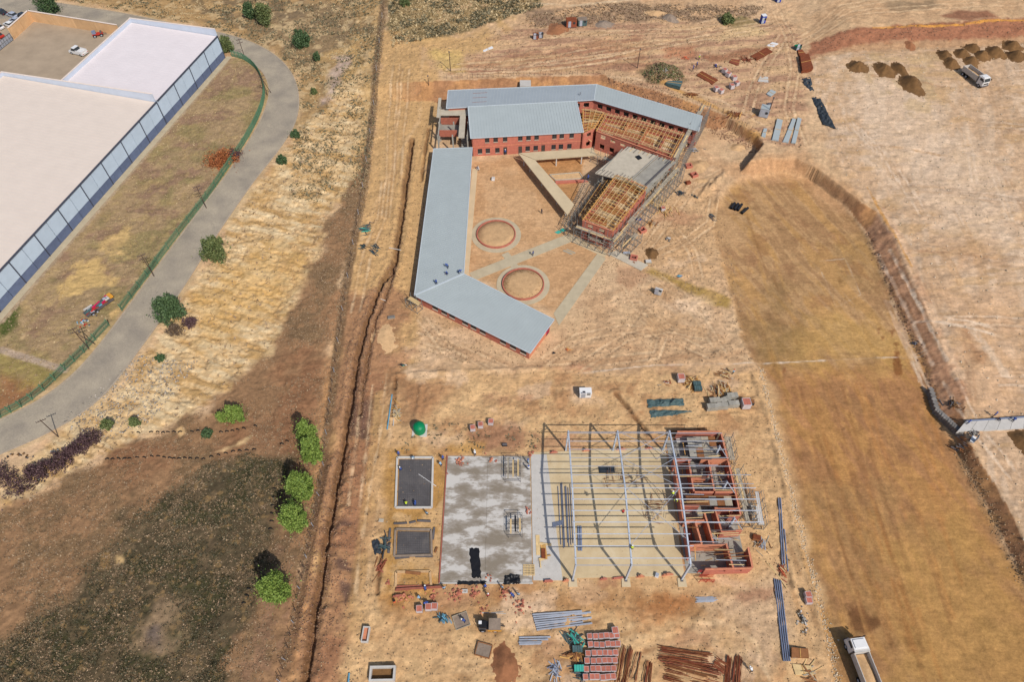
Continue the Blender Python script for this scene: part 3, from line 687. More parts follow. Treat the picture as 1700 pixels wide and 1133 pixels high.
mat('brick_dark', (174, 104, 84), .9, .2, 1.6, .25)
mat('brick_orange', (216, 142, 108), .9, .2, 1.6, .25)
mat('concrete', (196, 184, 164), .9, .14, .7, .15)
mat('concrete_pale', (214, 192, 156), .9, .1, .35, .1)
mat('concrete_grey', (168, 162, 150), .9, .2, .8, .15)
mat('paving', (198, 182, 152), .92, .14, .5, .15)
mat('screed', (204, 180, 142), .92, .1, .22, .1)
mat('glass', (58, 62, 66), .12, .2, 1)
mat('frame_dark', (92, 82, 74), .6, .2, 2)
mat('lime', (206, 200, 192), .9, .1, 1)
mat('timber', (216, 166, 96), .8, .22, 1.5)
mat('timber_pale', (226, 194, 140), .8, .2, 1.5)
mat('timber_dark', (150, 100, 62), .85, .25, 1.5)
mat('steel_frame', (196, 204, 216), .4, .12, 1)
mat('steel_dark', (104, 98, 98), .6, .2, 1)
mat('scaffold', (132, 132, 128), .6, .2, 2)
mat('plank_grey', (176, 164, 144), .85, .2, 1.5)
mat('rust', (132, 70, 42), .9, .3, 1.5, .3)
mat('rust_red', (150, 82, 58), .85, .2, 1)
mat('blue_steel', (130, 140, 164), .5, .15, .8)
mat('galv', (176, 180, 190), .4, .15, 1)
mat('tarp_dark', (60, 66, 72), .5, .3, .9, .6, fine=3)
mat('tarp_black', (34, 34, 38), .5, .3, 1.2, .6, fine=4)
mat('tarp_green', (82, 104, 104), .6, .3, 1, .5, fine=4)
mat('tank_green', (0, 134, 84), .45, .1, .5)
mat('white_paint', (236, 234, 232), .45, .06, 1)
mat('red_paint', (196, 60, 48), .5, .15, 1)
mat('magenta_door', (206, 30, 84), .5, .08, 1)
mat('blue_plastic', (46, 70, 170), .45, .1, 1)
mat('rubber', (38, 36, 36), .9, .25, 3, .2)
mat('orange_mesh', (226, 110, 70), .7, .15, 2)
mat('black_paint', (40, 40, 44), .4, .15, 1)
mat('soil_dark', (128, 94, 58), .95, .25, 1.0, .8, fine=3.5)
mat('soil_tan', (214, 174, 128), .95, .2, 1.0, .8, fine=3.5)
mat('soil_red', (160, 108, 74), .95, .22, 1.0, .8, fine=3.5)
mat('sand_grey', (150, 132, 116), .95, .2, 1.0, .6, fine=3.5)
mat('stone', (136, 130, 124), .95, .3, 1.5, .4)
mat('yellow_paint', (226, 160, 60), .5, .15, 1)
mat('silver_paint', (176, 182, 196), .3, .05, 1)
mat('dark_car', (52, 56, 66), .3, .1, 1)
mat('teal', (70, 178, 160), .6, .15, 1)
mat('light_blue', (110, 172, 200), .5, .12, 1)
mat('bark', (104, 84, 66), .9, .25, 4, .4)
mat('pallet_wrap', (206, 196, 196), .5, .12, 2)

# ------------------------------------------------------------------ roads, yard, paths
def resample(px, n):
    q = [Vector((*P0(*p), 0)) for p in px]
    # Catmull-Rom through the points, then equal parameter steps
    out = []
    m = len(q) - 1
    for k in range(n + 1):
        t = k / n * m; i = min(int(t), m - 1); u = t - i
        a = q[max(i - 1, 0)]; b = q[i]; d = q[i + 1]; e = q[min(i + 2, m)]
        out.append(.5 * ((2 * b) + (d - a) * u + (2 * a - 5 * b + 4 * d - e) * u * u + (3 * b - a - 3 * d + e) * u ** 3))
    return out
ri, ro = resample(road_in, 160), resample(road_out, 160)
mb = MB(); W = 10
for k in range(161):
    for j in range(W + 1):
        p = ri[k].lerp(ro[k], j / W); mb.v.append((p.x, p.y, G(p.x, p.y) + .06 + .05 * math.sin(math.pi * j / W)))
for k in range(160):
    for j in range(W): mb.f.append((k * (W + 1) + j, (k + 1) * (W + 1) + j, (k + 1) * (W + 1) + j + 1, k * (W + 1) + j + 1)); mb.mi.append(0)
mb.f = [q[::-1] for q in mb.f]
def asphalt_worn():
    m, nt, b = nodes('worn_asphalt', .92)
    g = nt.nodes.new('ShaderNodeNewGeometry'); n = nt.nodes.new('ShaderNodeTexNoise'); n.inputs['Scale'].default_value = .18; n.inputs['Detail'].default_value = 7
    n2 = nt.nodes.new('ShaderNodeTexNoise'); n2.inputs['Scale'].default_value = 4; n2.inputs['Detail'].default_value = 6
    nt.links.new(g.outputs['Position'], n.inputs['Vector']); nt.links.new(g.outputs['Position'], n2.inputs['Vector'])
    r = nt.nodes.new('ShaderNodeValToRGB'); r.color_ramp.elements[0].position = .33; r.color_ramp.elements[0].color = (*c(152, 141, 126), 1); r.color_ramp.elements[1].position = .68; r.color_ramp.elements[1].color = (*c(182, 168, 146), 1)
    nt.links.new(n.outputs['Fac'], r.inputs[0])
    # hairline cracks sealed with dark bitumen
    v = nt.nodes.new('ShaderNodeTexVoronoi'); v.feature = 'DISTANCE_TO_EDGE'; v.inputs['Scale'].default_value = .11
    wv = nt.nodes.new('ShaderNodeVectorMath'); wv.operation = 'MULTIPLY_ADD'; wv.inputs[1].default_value = (3, 3, 3)
    nt.links.new(n2.outputs['Color'], wv.inputs[0]); nt.links.new(g.outputs['Position'], wv.inputs[2]); nt.links.new(wv.outputs[0], v.inputs['Vector'])
    cr = nt.nodes.new('ShaderNodeMapRange'); cr.inputs[1].default_value = .006; cr.inputs[2].default_value = .016; cr.inputs[3].default_value = .55; cr.inputs[4].default_value = 0
    nt.links.new(v.outputs['Distance'], cr.inputs[0])
    gate = nt.nodes.new('ShaderNodeMapRange'); gate.inputs[1].default_value = .5; gate.inputs[2].default_value = .62; nt.links.new(n.outputs['Fac'], gate.inputs[0])
    mul = nt.nodes.new('ShaderNodeMath'); mul.operation = 'MULTIPLY'; nt.links.new(cr.outputs[0], mul.inputs[0]); nt.links.new(gate.outputs[0], mul.inputs[1])
    mx = nt.nodes.new('ShaderNodeMix'); mx.data_type = 'RGBA'; mx.inputs[7].default_value = (*c(96, 92, 92), 1)
    nt.links.new(mul.outputs[0], mx.inputs[0]); nt.links.new(r.outputs[0], mx.inputs[6])
    ov = nt.nodes.new('ShaderNodeMix'); ov.data_type = 'RGBA'; ov.blend_type = 'OVERLAY'; ov.inputs[0].default_value = .3
    nt.links.new(mx.outputs[2], ov.inputs[6]); nt.links.new(n2.outputs['Fac'], ov.inputs[7]); nt.links.new(ov.outputs[2], b.inputs['Base Color'])
    return m
MATS['worn_asphalt'] = asphalt_worn()
road = mb.structure('road', 'worn_asphalt', True)
kb = MB()
for seq, sgn in ((ri, -1), (ro, 1)):
    for k in range(len(seq) - 1):
        a, b = seq[k], seq[k + 1]
        if (b - a).length < .05: continue
        n = Vector((b.y - a.y, a.x - b.x, 0)).normalized() * .16
        za, zb = G(a.x, a.y), G(b.x, b.y)
        kb.add([(a.x - n.x, a.y - n.y, za + .15), (a.x + n.x, a.y + n.y, za + .15), (b.x + n.x, b.y + n.y, zb + .15), (b.x - n.x, b.y - n.y, zb + .15),
                (a.x - n.x, a.y - n.y, za - .2), (a.x + n.x, a.y + n.y, za - .2), (b.x + n.x, b.y + n.y, zb - .2), (b.x - n.x, b.y - n.y, zb - .2)],
               [(3, 2, 1, 0), (0, 1, 5, 4), (2, 3, 7, 6), (1, 2, 6, 5), (3, 0, 4, 7)])
kb.structure('road_kerb', 'kerb')
def sheet(name, px, m, lift=.06, z=0.0, thick=.12, world=False):
    q = px if world else [P0(*p, z) for p in px]
    return MB().prism([(a, b) for a, b in q], z - thick, z + lift).structure(name, m)

# ------------------------------------------------------------------ warehouse on the left
WB = Vector((-89.6, 199.0, 0)); WD = (Vector((-113.4, 95.9, 0)) - WB).normalized(); WN = Vector((WD.y, -WD.x, 0))   # along the wall towards the camera; into the building
if WN.x > 0: WN = -WN
def wp(s, d, z): p = WB + WD * s + WN * d; return (p.x, p.y, z)
EAVE = 7.2
def warehouse(name, label, s0, s1, depth, slope, roofmat, pitchw, par0, par1, far_h):
    r = root(name, wp((s0 + s1) / 2, depth / 2, 0), label, 'warehouse')
    ridge = EAVE + slope * depth
    rf = MB().add([wp(s0 + .3, .15, EAVE + .05), wp(s1 - .3, .15, EAVE + .05), wp(s1 - .3, depth - .3, ridge + .05), wp(s0 + .3, depth - .3, ridge + .05),
              wp(s0 + .3, .15, EAVE - .15), wp(s1 - .3, .15, EAVE - .15), wp(s1 - .3, depth - .3, ridge - .15), wp(s0 + .3, depth - .3, ridge - .15)],
             [(3, 2, 1, 0), (0, 1, 5, 4), (1, 2, 6, 5), (2, 3, 7, 6), (3, 0, 4, 7), (4, 5, 6, 7)]).part('roof', roofmat, r)
    ribs = MB(); k = 0
    while s0 + .6 + k * 1.1 < s1 - .5:
        s = s0 + .6 + k * 1.1; k += 1
        ribs.bar(wp(s, .15, EAVE + .06), wp(s, depth - .35, ridge + .06), .06, .04)
    ribs.part('sheet_rib', roofmat, rf)['kind'] = 'stuff'
    gut = MB().bar(wp(s0, -.12, EAVE), wp(s1, -.12, EAVE), .3, .28).part('gutter', 'joint_dark', r)
    n = int(round((s1 - s0) / pitchw))
    for i in range(n):
        a = s0 + (s1 - s0) * i / n; b = s0 + (s1 - s0) * (i + 1) / n
        for a2, b2 in ((a, (a + b) / 2 - .02), ((a + b) / 2 + .02, b)):
            x0, y0, _ = wp(a2 + .06, 0, 0); x1, y1, _ = wp(b2 - .06, 0, 0); x2, y2, _ = wp(b2 - .06, .18, 0); x3, y3, _ = wp(a2 + .06, .18, 0)
            MB().prism([(x0, y0), (x1, y1), (x2, y2), (x3, y3)], 2.35, EAVE - .1).part('wall_panel', 'panel_white', r)
            MB().prism([(x0, y0), (x1, y1), (x2, y2), (x3, y3)], -.2, 2.3).part('plinth_panel', 'plinth_blue', r)
        MB().bar(wp(a, -.06, -.2), wp(a, -.06, EAVE), .16, .2).part('column', 'joint_dark', r)
    # core behind the panels, and the blind sides
    core = MB().prism([wp(s0 + .25, .3, 0)[:2], wp(s1 - .25, .3, 0)[:2], wp(s1 - .25, depth - .2, 0)[:2], wp(s0 + .25, depth - .2, 0)[:2]], -.2, [EAVE - .2, EAVE - .2, ridge - .2, ridge - .2])
    core.part('wall', 'panel_white', r)
    def parapet(sa, da, sb, db, za, zb, zt0, zt1, t=.3):
        p, q = Vector(wp(sa, da, 0)), Vector(wp(sb, db, 0)); n_ = Vector((-(q - p).y, (q - p).x, 0)).normalized() * t / 2
        m_ = MB().prism([(p - n_)[:2], (q - n_)[:2], (q + n_)[:2], (p + n_)[:2]], [za, zb, zb, za], [zt0, zt1, zt1, zt0])
        o_ = m_.part('parapet', 'parapet', r)
        MB().bar((p.x, p.y, zt0 + .04), (q.x, q.y, zt1 + .04), t + .12, .08).part('coping', 'coping', o_)
    for a in par0: parapet(*a)
    return r
D1 = 28.7; D2 = 47.0; S_MID = 34.6
rid1 = EAVE + .03 * D1; rid2 = EAVE + .03 * D2
warehouse('warehouse', 'smaller white-roofed hall behind the large pink-roofed warehouse, beside the road bend', 0, S_MID, D1, .03, 'roof_white', 8.6,
          [(0, .0, 0, D1, 0, 0, 9.4, 9.4), (0, D1 - .15, S_MID, D1 - .15, 0, 0, 9.3, 9.3)], None, 0)
warehouse('warehouse', 'large warehouse with pale pink roof and blue panelled wall at the left edge', S_MID + .4, 132, D2, .03, 'roof_pink', 8.7,
          [(S_MID + .4, .2, S_MID + .4, D2, 5, 5, 9.6, 9.7), (S_MID + .4, D2 - .15, 131.8, D2 - .15, 0, 0, 9.7, 9.7)], None, 0)

# walled yard behind the hall
YC = [P0(24, 66), P0(54, 34), P0(196, 58)]
yard = MB().prism([(-205, 165), YC[0], P0(56, 36), P0(200, 58), wp(2, D1 + 1, 0)[:2], wp(S_MID, D1 + 1, 0)[:2], wp(S_MID, D2 + 20, 0)[:2], (-205, 145)], -.2, .05).structure('yard', 'yard_concrete')
MB().prism([P0(-120, 90), P0(-120, 30), P0(0, 30), P0(52, 33), P0(22, 64), P0(-60, 110)], -.2, .045).structure('car_park', 'yard_concrete')
r = root('yard_wall', (*P0(60, 36), 0), 'tan plastered yard wall with pale coping behind the warehouse', 'wall')
wa, wb_, wc = Vector((*P0(24, 64), 0)), Vector((*P0(56, 35), 0)), Vector((*P0(202, 59), 0))
for a, b in ((wa, wb_), (wb_, wc)):
    n = max(2, int((b - a).length / 7.5))
    for i in range(n):
        p, q = a.lerp(b, i / n), a.lerp(b, (i + 1) / n); d = (q - p).normalized(); nn = Vector((-d.y, d.x, 0)) * .12
        MB().prism([(p - nn + d * .02)[:2], (q - nn - d * .02)[:2], (q + nn - d * .02)[:2], (p + nn + d * .02)[:2]], -.2, 3.6).part('wall_bay', 'wall_tan', r)
        MB().bar((p.x, p.y, -.2), (p.x, p.y, 3.62), .34).part('pier', 'wall_tan', r)
    MB().bar((a.x, a.y, 3.66), (b.x, b.y, 3.66), .5, .12).part('coping', 'coping', r)
r = root('yard_gate', (*P0(10, 76), 0), 'grey steel sliding gate at the end of the tan yard wall', 'gate')
ga, gb = Vector((*P0(23, 66), 0)), Vector((*P0(-30, 108), 0))
for i in range(14):
    p = ga.lerp(gb, (i + .2) / 14); MB().bar((p.x, p.y, .1), (p.x, p.y, 2.4), .12).part('gate_post', 'steel_dark', r)
for z in (.15, 1.2, 2.35): MB().bar((ga.x, ga.y, z), (gb.x, gb.y, z), .1, .12).part('rail', 'steel_dark', r)
sh = MB()
for i in range(90):
    p = ga.lerp(gb, (i + .5) / 90); sh.bar((p.x, p.y, .2), (p.x, p.y, 2.3), .12, .03)
sh.part('pale', 'galv', r)['kind'] = 'stuff'
# concrete strip beside the wall
MB().prism([wp(-1, -.05, 0)[:2], wp(132, -.05, 0)[:2], wp(132, -1.7, 0)[:2], wp(-1, -1.7, 0)[:2]], -.2, .07).structure('wall_apron', 'paving')

# ------------------------------------------------------------------ green palisade fence along the road
fence_px = [(-40, 715), (0, 695), (50, 668), (104, 622), (150, 577), (210, 508), (250, 455), (300, 388), (345, 330), (382, 276), (412, 230), (432, 190), (440, 158), (436, 134), (424, 114), (404, 99), (386, 94)]
fl = resample(fence_px, 46)
r = root('palisade_fence', (fl[20].x, fl[20].y, 0), 'long green steel palisade fence curving along the inside of the road', 'fence')
for i, p in enumerate(fl):
    g = G(p.x, p.y); MB().bar((p.x, p.y, g - .2), (p.x, p.y, g + 2.35), .14).part('post', 'green_paint', r)
    if i == len(fl) - 1: break
    q = fl[i + 1]; gq = G(q.x, q.y)
    if i in (13,): continue
    mbp = MB(); L = (q - p).length; n = max(3, int(L / .22))
    for k in range(n):
        s = p.lerp(q, (k + .5) / n); gs = G(s.x, s.y); mbp.bar((s.x, s.y, gs + .1), (s.x, s.y, gs + 2.2), .085, .03)
    pn = mbp.part('pale_panel', 'green_paint', r); pn['kind'] = 'stuff'
    for z in (.5, 1.8): MB().bar((p.x, p.y, g + z), (q.x, q.y, gq + z), .07).part('rail', 'green_paint', r)
# ------------------------------------------------------------------ school: walls, windows, roofs
def wall_openings(parent, a, b, z0, z1, t, ops, m='brick', name='wall', sill=True, zl=None):
    """brick wall a->b (xy) with openings (u0,u1,zb,zt) in metres along it; outside is to the right of a->b"""
    a = Vector((a[0], a[1], 0)); b = Vector((b[0], b[1], 0)); d = (b - a); L = d.length; d.normalize(); n = Vector((d.y, -d.x, 0))
    us = sorted(set([0, L] + [u for o in ops for u in o[:2]])); mb = MB()
    def slab(u0, u1, za, zb):
        if zb - za < .01 or u1 - u0 < .01: return
        p, q = a + d * u0, a + d * u1; mb.prism([p[:2], q[:2], (q - n * t)[:2], (p - n * t)[:2]], za, zb)
    for u0, u1 in zip(us, us[1:]):
        um = (u0 + u1) / 2; cov = sorted([o for o in ops if o[0] < um < o[1]], key=lambda o: o[2]); z = z0
        for o in cov: slab(u0, u1, z, o[2]); z = o[3]
        slab(u0, u1, z, z1)
    w = mb.part(name, m, parent)
    for o in ops:
        kind = o[4] if len(o) > 4 else 'window'
        if kind == 'void': continue
        p, q = a + d * o[0] - n * .08, a + d * o[1] - n * .08; mid = (p + q) / 2
        fr = MB(); za, zb = o[2], o[3]
        fr.bar((p.x, p.y, za), (p.x, p.y, zb), .08); fr.bar((q.x, q.y, za), (q.x, q.y, zb), .08); fr.bar((p.x, p.y, zb), (q.x, q.y, zb), .08); fr.bar((p.x, p.y, za), (q.x, q.y, za), .08)
        fr.bar((mid.x, mid.y, za), (mid.x, mid.y, zb), .06); fr.bar((p.x, p.y, (za + zb) / 2), (q.x, q.y, (za + zb) / 2), .06)
        if kind == 'window':
            f = fr.part('window', 'frame_dark', parent)
            g = MB(); k = n * .06
            g.add([(p.x - k.x, p.y - k.y, za), (q.x - k.x, q.y - k.y, za), (q.x - k.x, q.y - k.y, zb), (p.x - k.x, p.y - k.y, zb)], [(0, 1, 2, 3)]); g.part('pane', 'glass', f)
            if sill:
                e = n * .12; MB().bar(p + e * 1.0 + Vector((0, 0, za - .05)), q + e * 1.0 + Vector((0, 0, za - .05)), .3, .09).part('sill', 'concrete', parent)
        elif kind == 'door':
            f = fr.part('door', 'frame_dark', parent); k = n * .04
            MB().add([(p.x - k.x, p.y - k.y, za), (q.x - k.x, q.y - k.y, za), (q.x - k.x, q.y - k.y, zb), (p.x - k.x, p.y - k.y, zb)], [(0, 1, 2, 3)]).part('door_leaf', o[5] if len(o) > 5 else 'timber_dark', f)
    return w
def sheet_roof(parent, pts, zs, m, rib=.76, along=(0, 1, 2, 3), t=.12, rm=None):
    """sheet-metal roof over quad/poly pts with heights zs; edges 0-1 is the eave; ribs run from edge 0-1 to edge 3-2"""
    rf = MB().prism(pts, [z - t for z in zs], zs).part('roof', m, parent)
    i0, i1, i2, i3 = along; rb = MB()
    p0, p1, p2, p3 = [Vector((*pts[i], zs[i])) for i in (i0, i1, i2, i3)]
    n = max(2, int((p1 - p0).length / rib))
    for k in range(n + 1):
        s = k / n; rb.bar(p0.lerp(p1, s) + Vector((0, 0, .02)), p3.lerp(p2, s) + Vector((0, 0, .02)), .07, .06)
    rb.part('roof_rib', rm or m, rf)['kind'] = 'stuff'
    fl = MB()
    for a, b in ((p0, p1), (p1, p2), (p2, p3), (p3, p0)): fl.bar(a + Vector((0, 0, .0)), b + Vector((0, 0, .0)), .2, .16)
    fl.part('edge_flashing', 'zinc_trim', rf)
    return rf
def inset(pts, d):
    n = len(pts); out = []
    ar = sum(pts[i][0] * pts[(i + 1) % n][1] - pts[(i + 1) % n][0] * pts[i][1] for i in range(n)); s = 1 if ar > 0 else -1
    for i in range(n):
        p0, p1, p2 = Vector(pts[i - 1]), Vector(pts[i]), Vector(pts[(i + 1) % n])
        d1 = (p1 - p0).normalized(); d2 = (p2 - p1).normalized(); n1 = Vector((-d1.y, d1.x)) * s; n2 = Vector((-d2.y, d2.x)) * s
        k = d / max(.2, (1 + n1.dot(n2))); q = p1 + (n1 + n2) * k; out.append((q.x, q.y))
    return out

# ---- bent single-storey classroom block
ZO, ZI = 3.1, 3.9
A0, A1 = P0(720, 247, ZO), P0(784, 245, ZI); B0, B1 = P0(688, 491, ZO), P0(770, 455, ZI); C0, C1 = P0(880, 587, ZO), P0(920, 531, ZI)
r = root('classroom_block', (-10, 110, 0), 'bent single-storey brick classroom block with long blue-grey metal roof', 'school building')
sheet_roof(r, [A0, B0, B1, A1], [ZO, ZO, ZI, ZI], 'zinc_roof', along=(0, 1, 2, 3))
sheet_roof(r, [B0, C0, C1, B1], [ZO + .003, ZO + .003, ZI + .003, ZI + .003], 'zinc_roof', along=(0, 1, 2, 3))
p0, p1 = Vector((*B0, ZO + .1)), Vector((*B1, ZI + .1)); MB().bar(p0, p1, .45, .08).part('ridge_flashing', 'zinc_trim', r)
ow = inset([A0, B0, C0, C1, B1, A1], .55)
fr = [(721, 1), (737, 1), (751, 1), (773.6, 1), (788, 1), (803.7, 1), (837.7, 1), (854, 1), (870.7, 1)]
L2 = (Vector(ow[2]) - Vector(ow[1])).length
ops = [((x - 690) / 190 * L2 - .75, (x - 690) / 190 * L2 + .75, .95, 2.35) for x, _ in fr]
wall_openings(r, ow[1], ow[2], -.2, ZO - .15, .23, ops, 'brick')
L1 = (Vector(ow[1]) - Vector(ow[0])).length
wall_openings(r, ow[0], ow[1], -.2, ZO - .15, .23, [(u, u + 1.5, .95, 2.35) for u in np.arange(2.5, L1 - 3, 4.2)], 'brick')
LE = (Vector(ow[3]) - Vector(ow[2])).length
w = wall_openings(r, ow[2], ow[3], -.2, ZO - .1, .23, [(LE - 1.7, LE - .3, 0, 2.7, 'door', 'magenta_door')], 'brick_orange')
for (i, j) in ((3, 4), (4, 5)):
    L = (Vector(ow[j]) - Vector(ow[i])).length
    wall_openings(r, ow[i], ow[j], -.2, ZI - .2, .23, [o for u in np.arange(1.5, L - 3, 6.0) for o in ((u, u + .95, 0, 2.1, 'door'), (u + 2, u + 3.6, 1.0, 2.4))], 'brick')
wall_openings(r, ow[5], ow[0], -.2, ZO - .1, .23, [], 'brick')
MB().prism(inset([A0, B0, C0, C1, B1, A1], .8), -.2, .12).part('floor', 'screed', r)
apr = MB().prism([P0(784, 281), P0(793, 280), P0(778, 456), P0(766, 456)], -.2, .14).structure('veranda_floor', 'concrete_pale')

# ---- two-storey block facing the court
Z2F, Z2R = 6.1, 6.9
fa, fb = Vector((-10.6, 150.6, 0)), Vector((18.6, 153.2, 0)); fd = (fb - fa).normalized(); fn = Vector((-fd.y, fd.x, 0)); LN = (fb - fa).length; DN = 12.2
r = root('classroom_block', (4, 157, 0), 'two-storey red brick classroom block with plain blue-grey roof facing the court', 'school building')
q = [fa - fd * .3 - fn * .4, fb + fd * .3 - fn * .4, fb + fd * .3 + fn * (DN + .3), fa - fd * .3 + fn * (DN + .3)]
sheet_roof(r, [v[:2] for v in q], [Z2F, Z2F, Z2R, Z2R], 'zinc_roof')
def fx(x): return (x - 315) / (1330 - 315) * LN
ops = [(fx(x) - .6, fx(x) + .6, 4.25, 5.6) for x in (455, 533, 620, 760, 835, 910, 1075, 1143, 1235)]
ops += [(fx(x) - .6, fx(x) + .6, .8, 2.3) for x in (385, 458, 547, 830, 905, 1073, 1142, 1222)] + [(fx(x) - .5, fx(x) + .5, .02, 2.4, 'door', 'frame_dark') for x in (620, 760, 975)]
wall_openings(r, fa, fb, -.2, Z2F - .12, .25, ops, 'brick')
MB().bar(fa - fn * .02 + Vector((0, 0, 3.05)), fb - fn * .02 + Vector((0, 0, 3.05)), .1, .14).part('floor_band', 'brick_orange', r)
c2, c3 = fb + fn * DN, fa + fn * DN
wall_openings(r, fb, c2, -.2, Z2F - .12, .25, [], 'brick'); wall_openings(r, c2, c3, -.2, Z2R - .2, .25, [(u, u + 1.3, 4.2, 5.6) for u in np.arange(2, LN - 2, 3.1)], 'brick'); wall_openings(r, c3, fa, -.2, Z2F - .12, .25, [], 'brick')
MB().prism([v[:2] for v in (fa + fn * .4 + fd * .4, fb + fn * .4 - fd * .4, c2 - fn * .4 - fd * .4, c3 - fn * .4 + fd * .4)], 2.9, 3.1).part('upper_floor', 'concrete', r)

# ---- rear two-storey block: long wing and bent wing
ZR = 6.9
R0, R1, R2, R3 = P0(744, 150, ZR), P0(990, 140, ZR), P0(986, 166, ZR - .5), P0(741, 180, ZR - .5)
R4, R5 = P0(1166, 193, ZR), P0(1160, 218, ZR - .5)
r = root('classroom_block', (10, 168, 0), 'long bent rear brick block with grey ribbed roof against the earth cut', 'school building')
sheet_roof(r, [R3, R2, R1, R0], [ZR - .5, ZR - .5, ZR, ZR], 'zinc_dull', rib=.9, rm='zinc_roof')
sheet_roof(r, [R2, R5, R4, R1], [ZR - .497, ZR - .497, ZR + .003, ZR + .003], 'zinc_roof')
fw = inset([R3, R2, R5, R4, R1, R0], .5)
for i, j, m_ in ((0, 1, 'brick'), (1, 2, 'brick')):
    L = (Vector(fw[j]) - Vector(fw[i])).length
    wall_openings(r, fw[i], fw[j], -.2, ZR - .75, .25, [o for u in np.arange(1.2, L - 2, 2.6) for o in ((u, u + 1.5, 3.9, 5.3, 'void'), (u, u + 1.4, .9, 2.3, 'void'))], m_)
for i, j in ((2, 3), (3, 4), (4, 5), (5, 0)): wall_openings(r, fw[i], fw[j], -.2, ZR - .75, .25, [], 'brick')
MB().prism(inset([R3, R2, R5, R4, R1, R0], .9), 2.85, 3.05).part('upper_floor', 'concrete', r)
for a, b in ((R3, R2), (R2, R5)):
    a = Vector((*a, 0)); b = Vector((*b, 0)); d = (b - a).normalized(); n = Vector((d.y, -d.x, 0))
    m_ = MB().prism([(a + n * 0)[:2], (b + n * 0)[:2], (b + n * 1.3)[:2], (a + n * 1.3)[:2]], 2.82, 2.98); m_.part('gallery_floor', 'brick_dark', r)
    L = (b - a).length
    for u in np.arange(1, L, 3.0):
        p = a + d * u + n * 1.2; MB().bar((p.x, p.y, -.1), (p.x, p.y, 2.82), .2).part('gallery_post', 'timber_dark', r)
# bay with sheets still missing, pinkish primed purlins on the west end
pw = MB(); a = Vector((*R3, ZR - .48)); b = Vector((*R0, ZR + .04)); d2 = (Vector((*R2, ZR - .48)) - a).normalized()
for k in range(5): pw.bar(a + d2 * (7 + .0) + (b - a) * (k / 4.0), a + d2 * 11 + (b - a) * (k / 4.0), .06, .08)
pw.part('purlin', 'rust_red', r)
# roof lamp stub
s_ = Vector((*P0(963, 157, ZR), ZR)); MB().bar(s_, s_ + Vector((0, 0, .7)), .18).part('vent_pipe', 'steel_dark', r)

# ---- unfinished stair tower at the west end of the two rear blocks
r = root('stair_tower', (-15, 157, 0), 'unfinished concrete stair tower with brick infill at the west end of the rear blocks', 'stair tower')
tx0, tx1, ty0, ty1 = -19.6, -11.8, 151.6, 164.0
for x in (tx0, (tx0 + tx1) / 2, tx1):
    for y in (ty0, (ty0 + ty1) / 2 - .5, ty1): MB().bar((x, y, -.2), (x, y, 6.1), .35).part('column', 'concrete_grey', r)
MB().prism([(tx0 - .8, ty1 - 2.6), (tx1, ty1 - 2.6), (tx1, ty1), (tx0 - .8, ty1)], 5.2, 5.4).part('landing', 'concrete', r)
MB().prism([(tx0 - .9, ty1 - 4), (tx0 - .1, ty1 - 4), (tx0 - .1, ty1 + 5), (tx0 - .9, ty1 + 5)], 5.5, 5.75).part('landing', 'concrete', r)
MB().prism([(tx1 - 2.4, ty0), (tx1 - .8, ty0), (tx1 - .8, ty1 - 2.6), (tx1 - 2.4, ty1 - 2.6)], 5.1, 5.3).part('landing', 'concrete', r)
MB().prism([(tx0, ty0 + 4), (tx1 - 3, ty0 + 4), (tx1 - 3, ty0 + 4.25), (tx0, ty0 + 4.25)], 2.6, 4.6).part('infill_wall', 'brick_dark', r)
MB().prism([(tx0, ty1 - 2.9), (tx1, ty1 - 2.9), (tx1, ty1 - 2.65), (tx0, ty1 - 2.65)], 2.6, 4.6).part('infill_wall', 'brick_dark', r)
MB().prism([(tx0, ty0 + 4.3), (tx1 - 2.6, ty0 + 4.3), (tx1 - 2.6, ty1 - 3), (tx0, ty1 - 3)], 2.4, 2.6).part('landing', 'concrete_grey', r)
for k in range(8):
    y = ty0 + .3 + k * .46; MB().box(tx1 - 1.1, y, .35 + k * .33, 1.5, .5, .16).part('stair_tread', 'concrete_grey', r)
for z in (2.7, 5.1):
    for x in (tx0, tx1): MB().bar((x, ty0, z), (x, ty1, z), .3, .35).part('beam', 'concrete_grey', r)

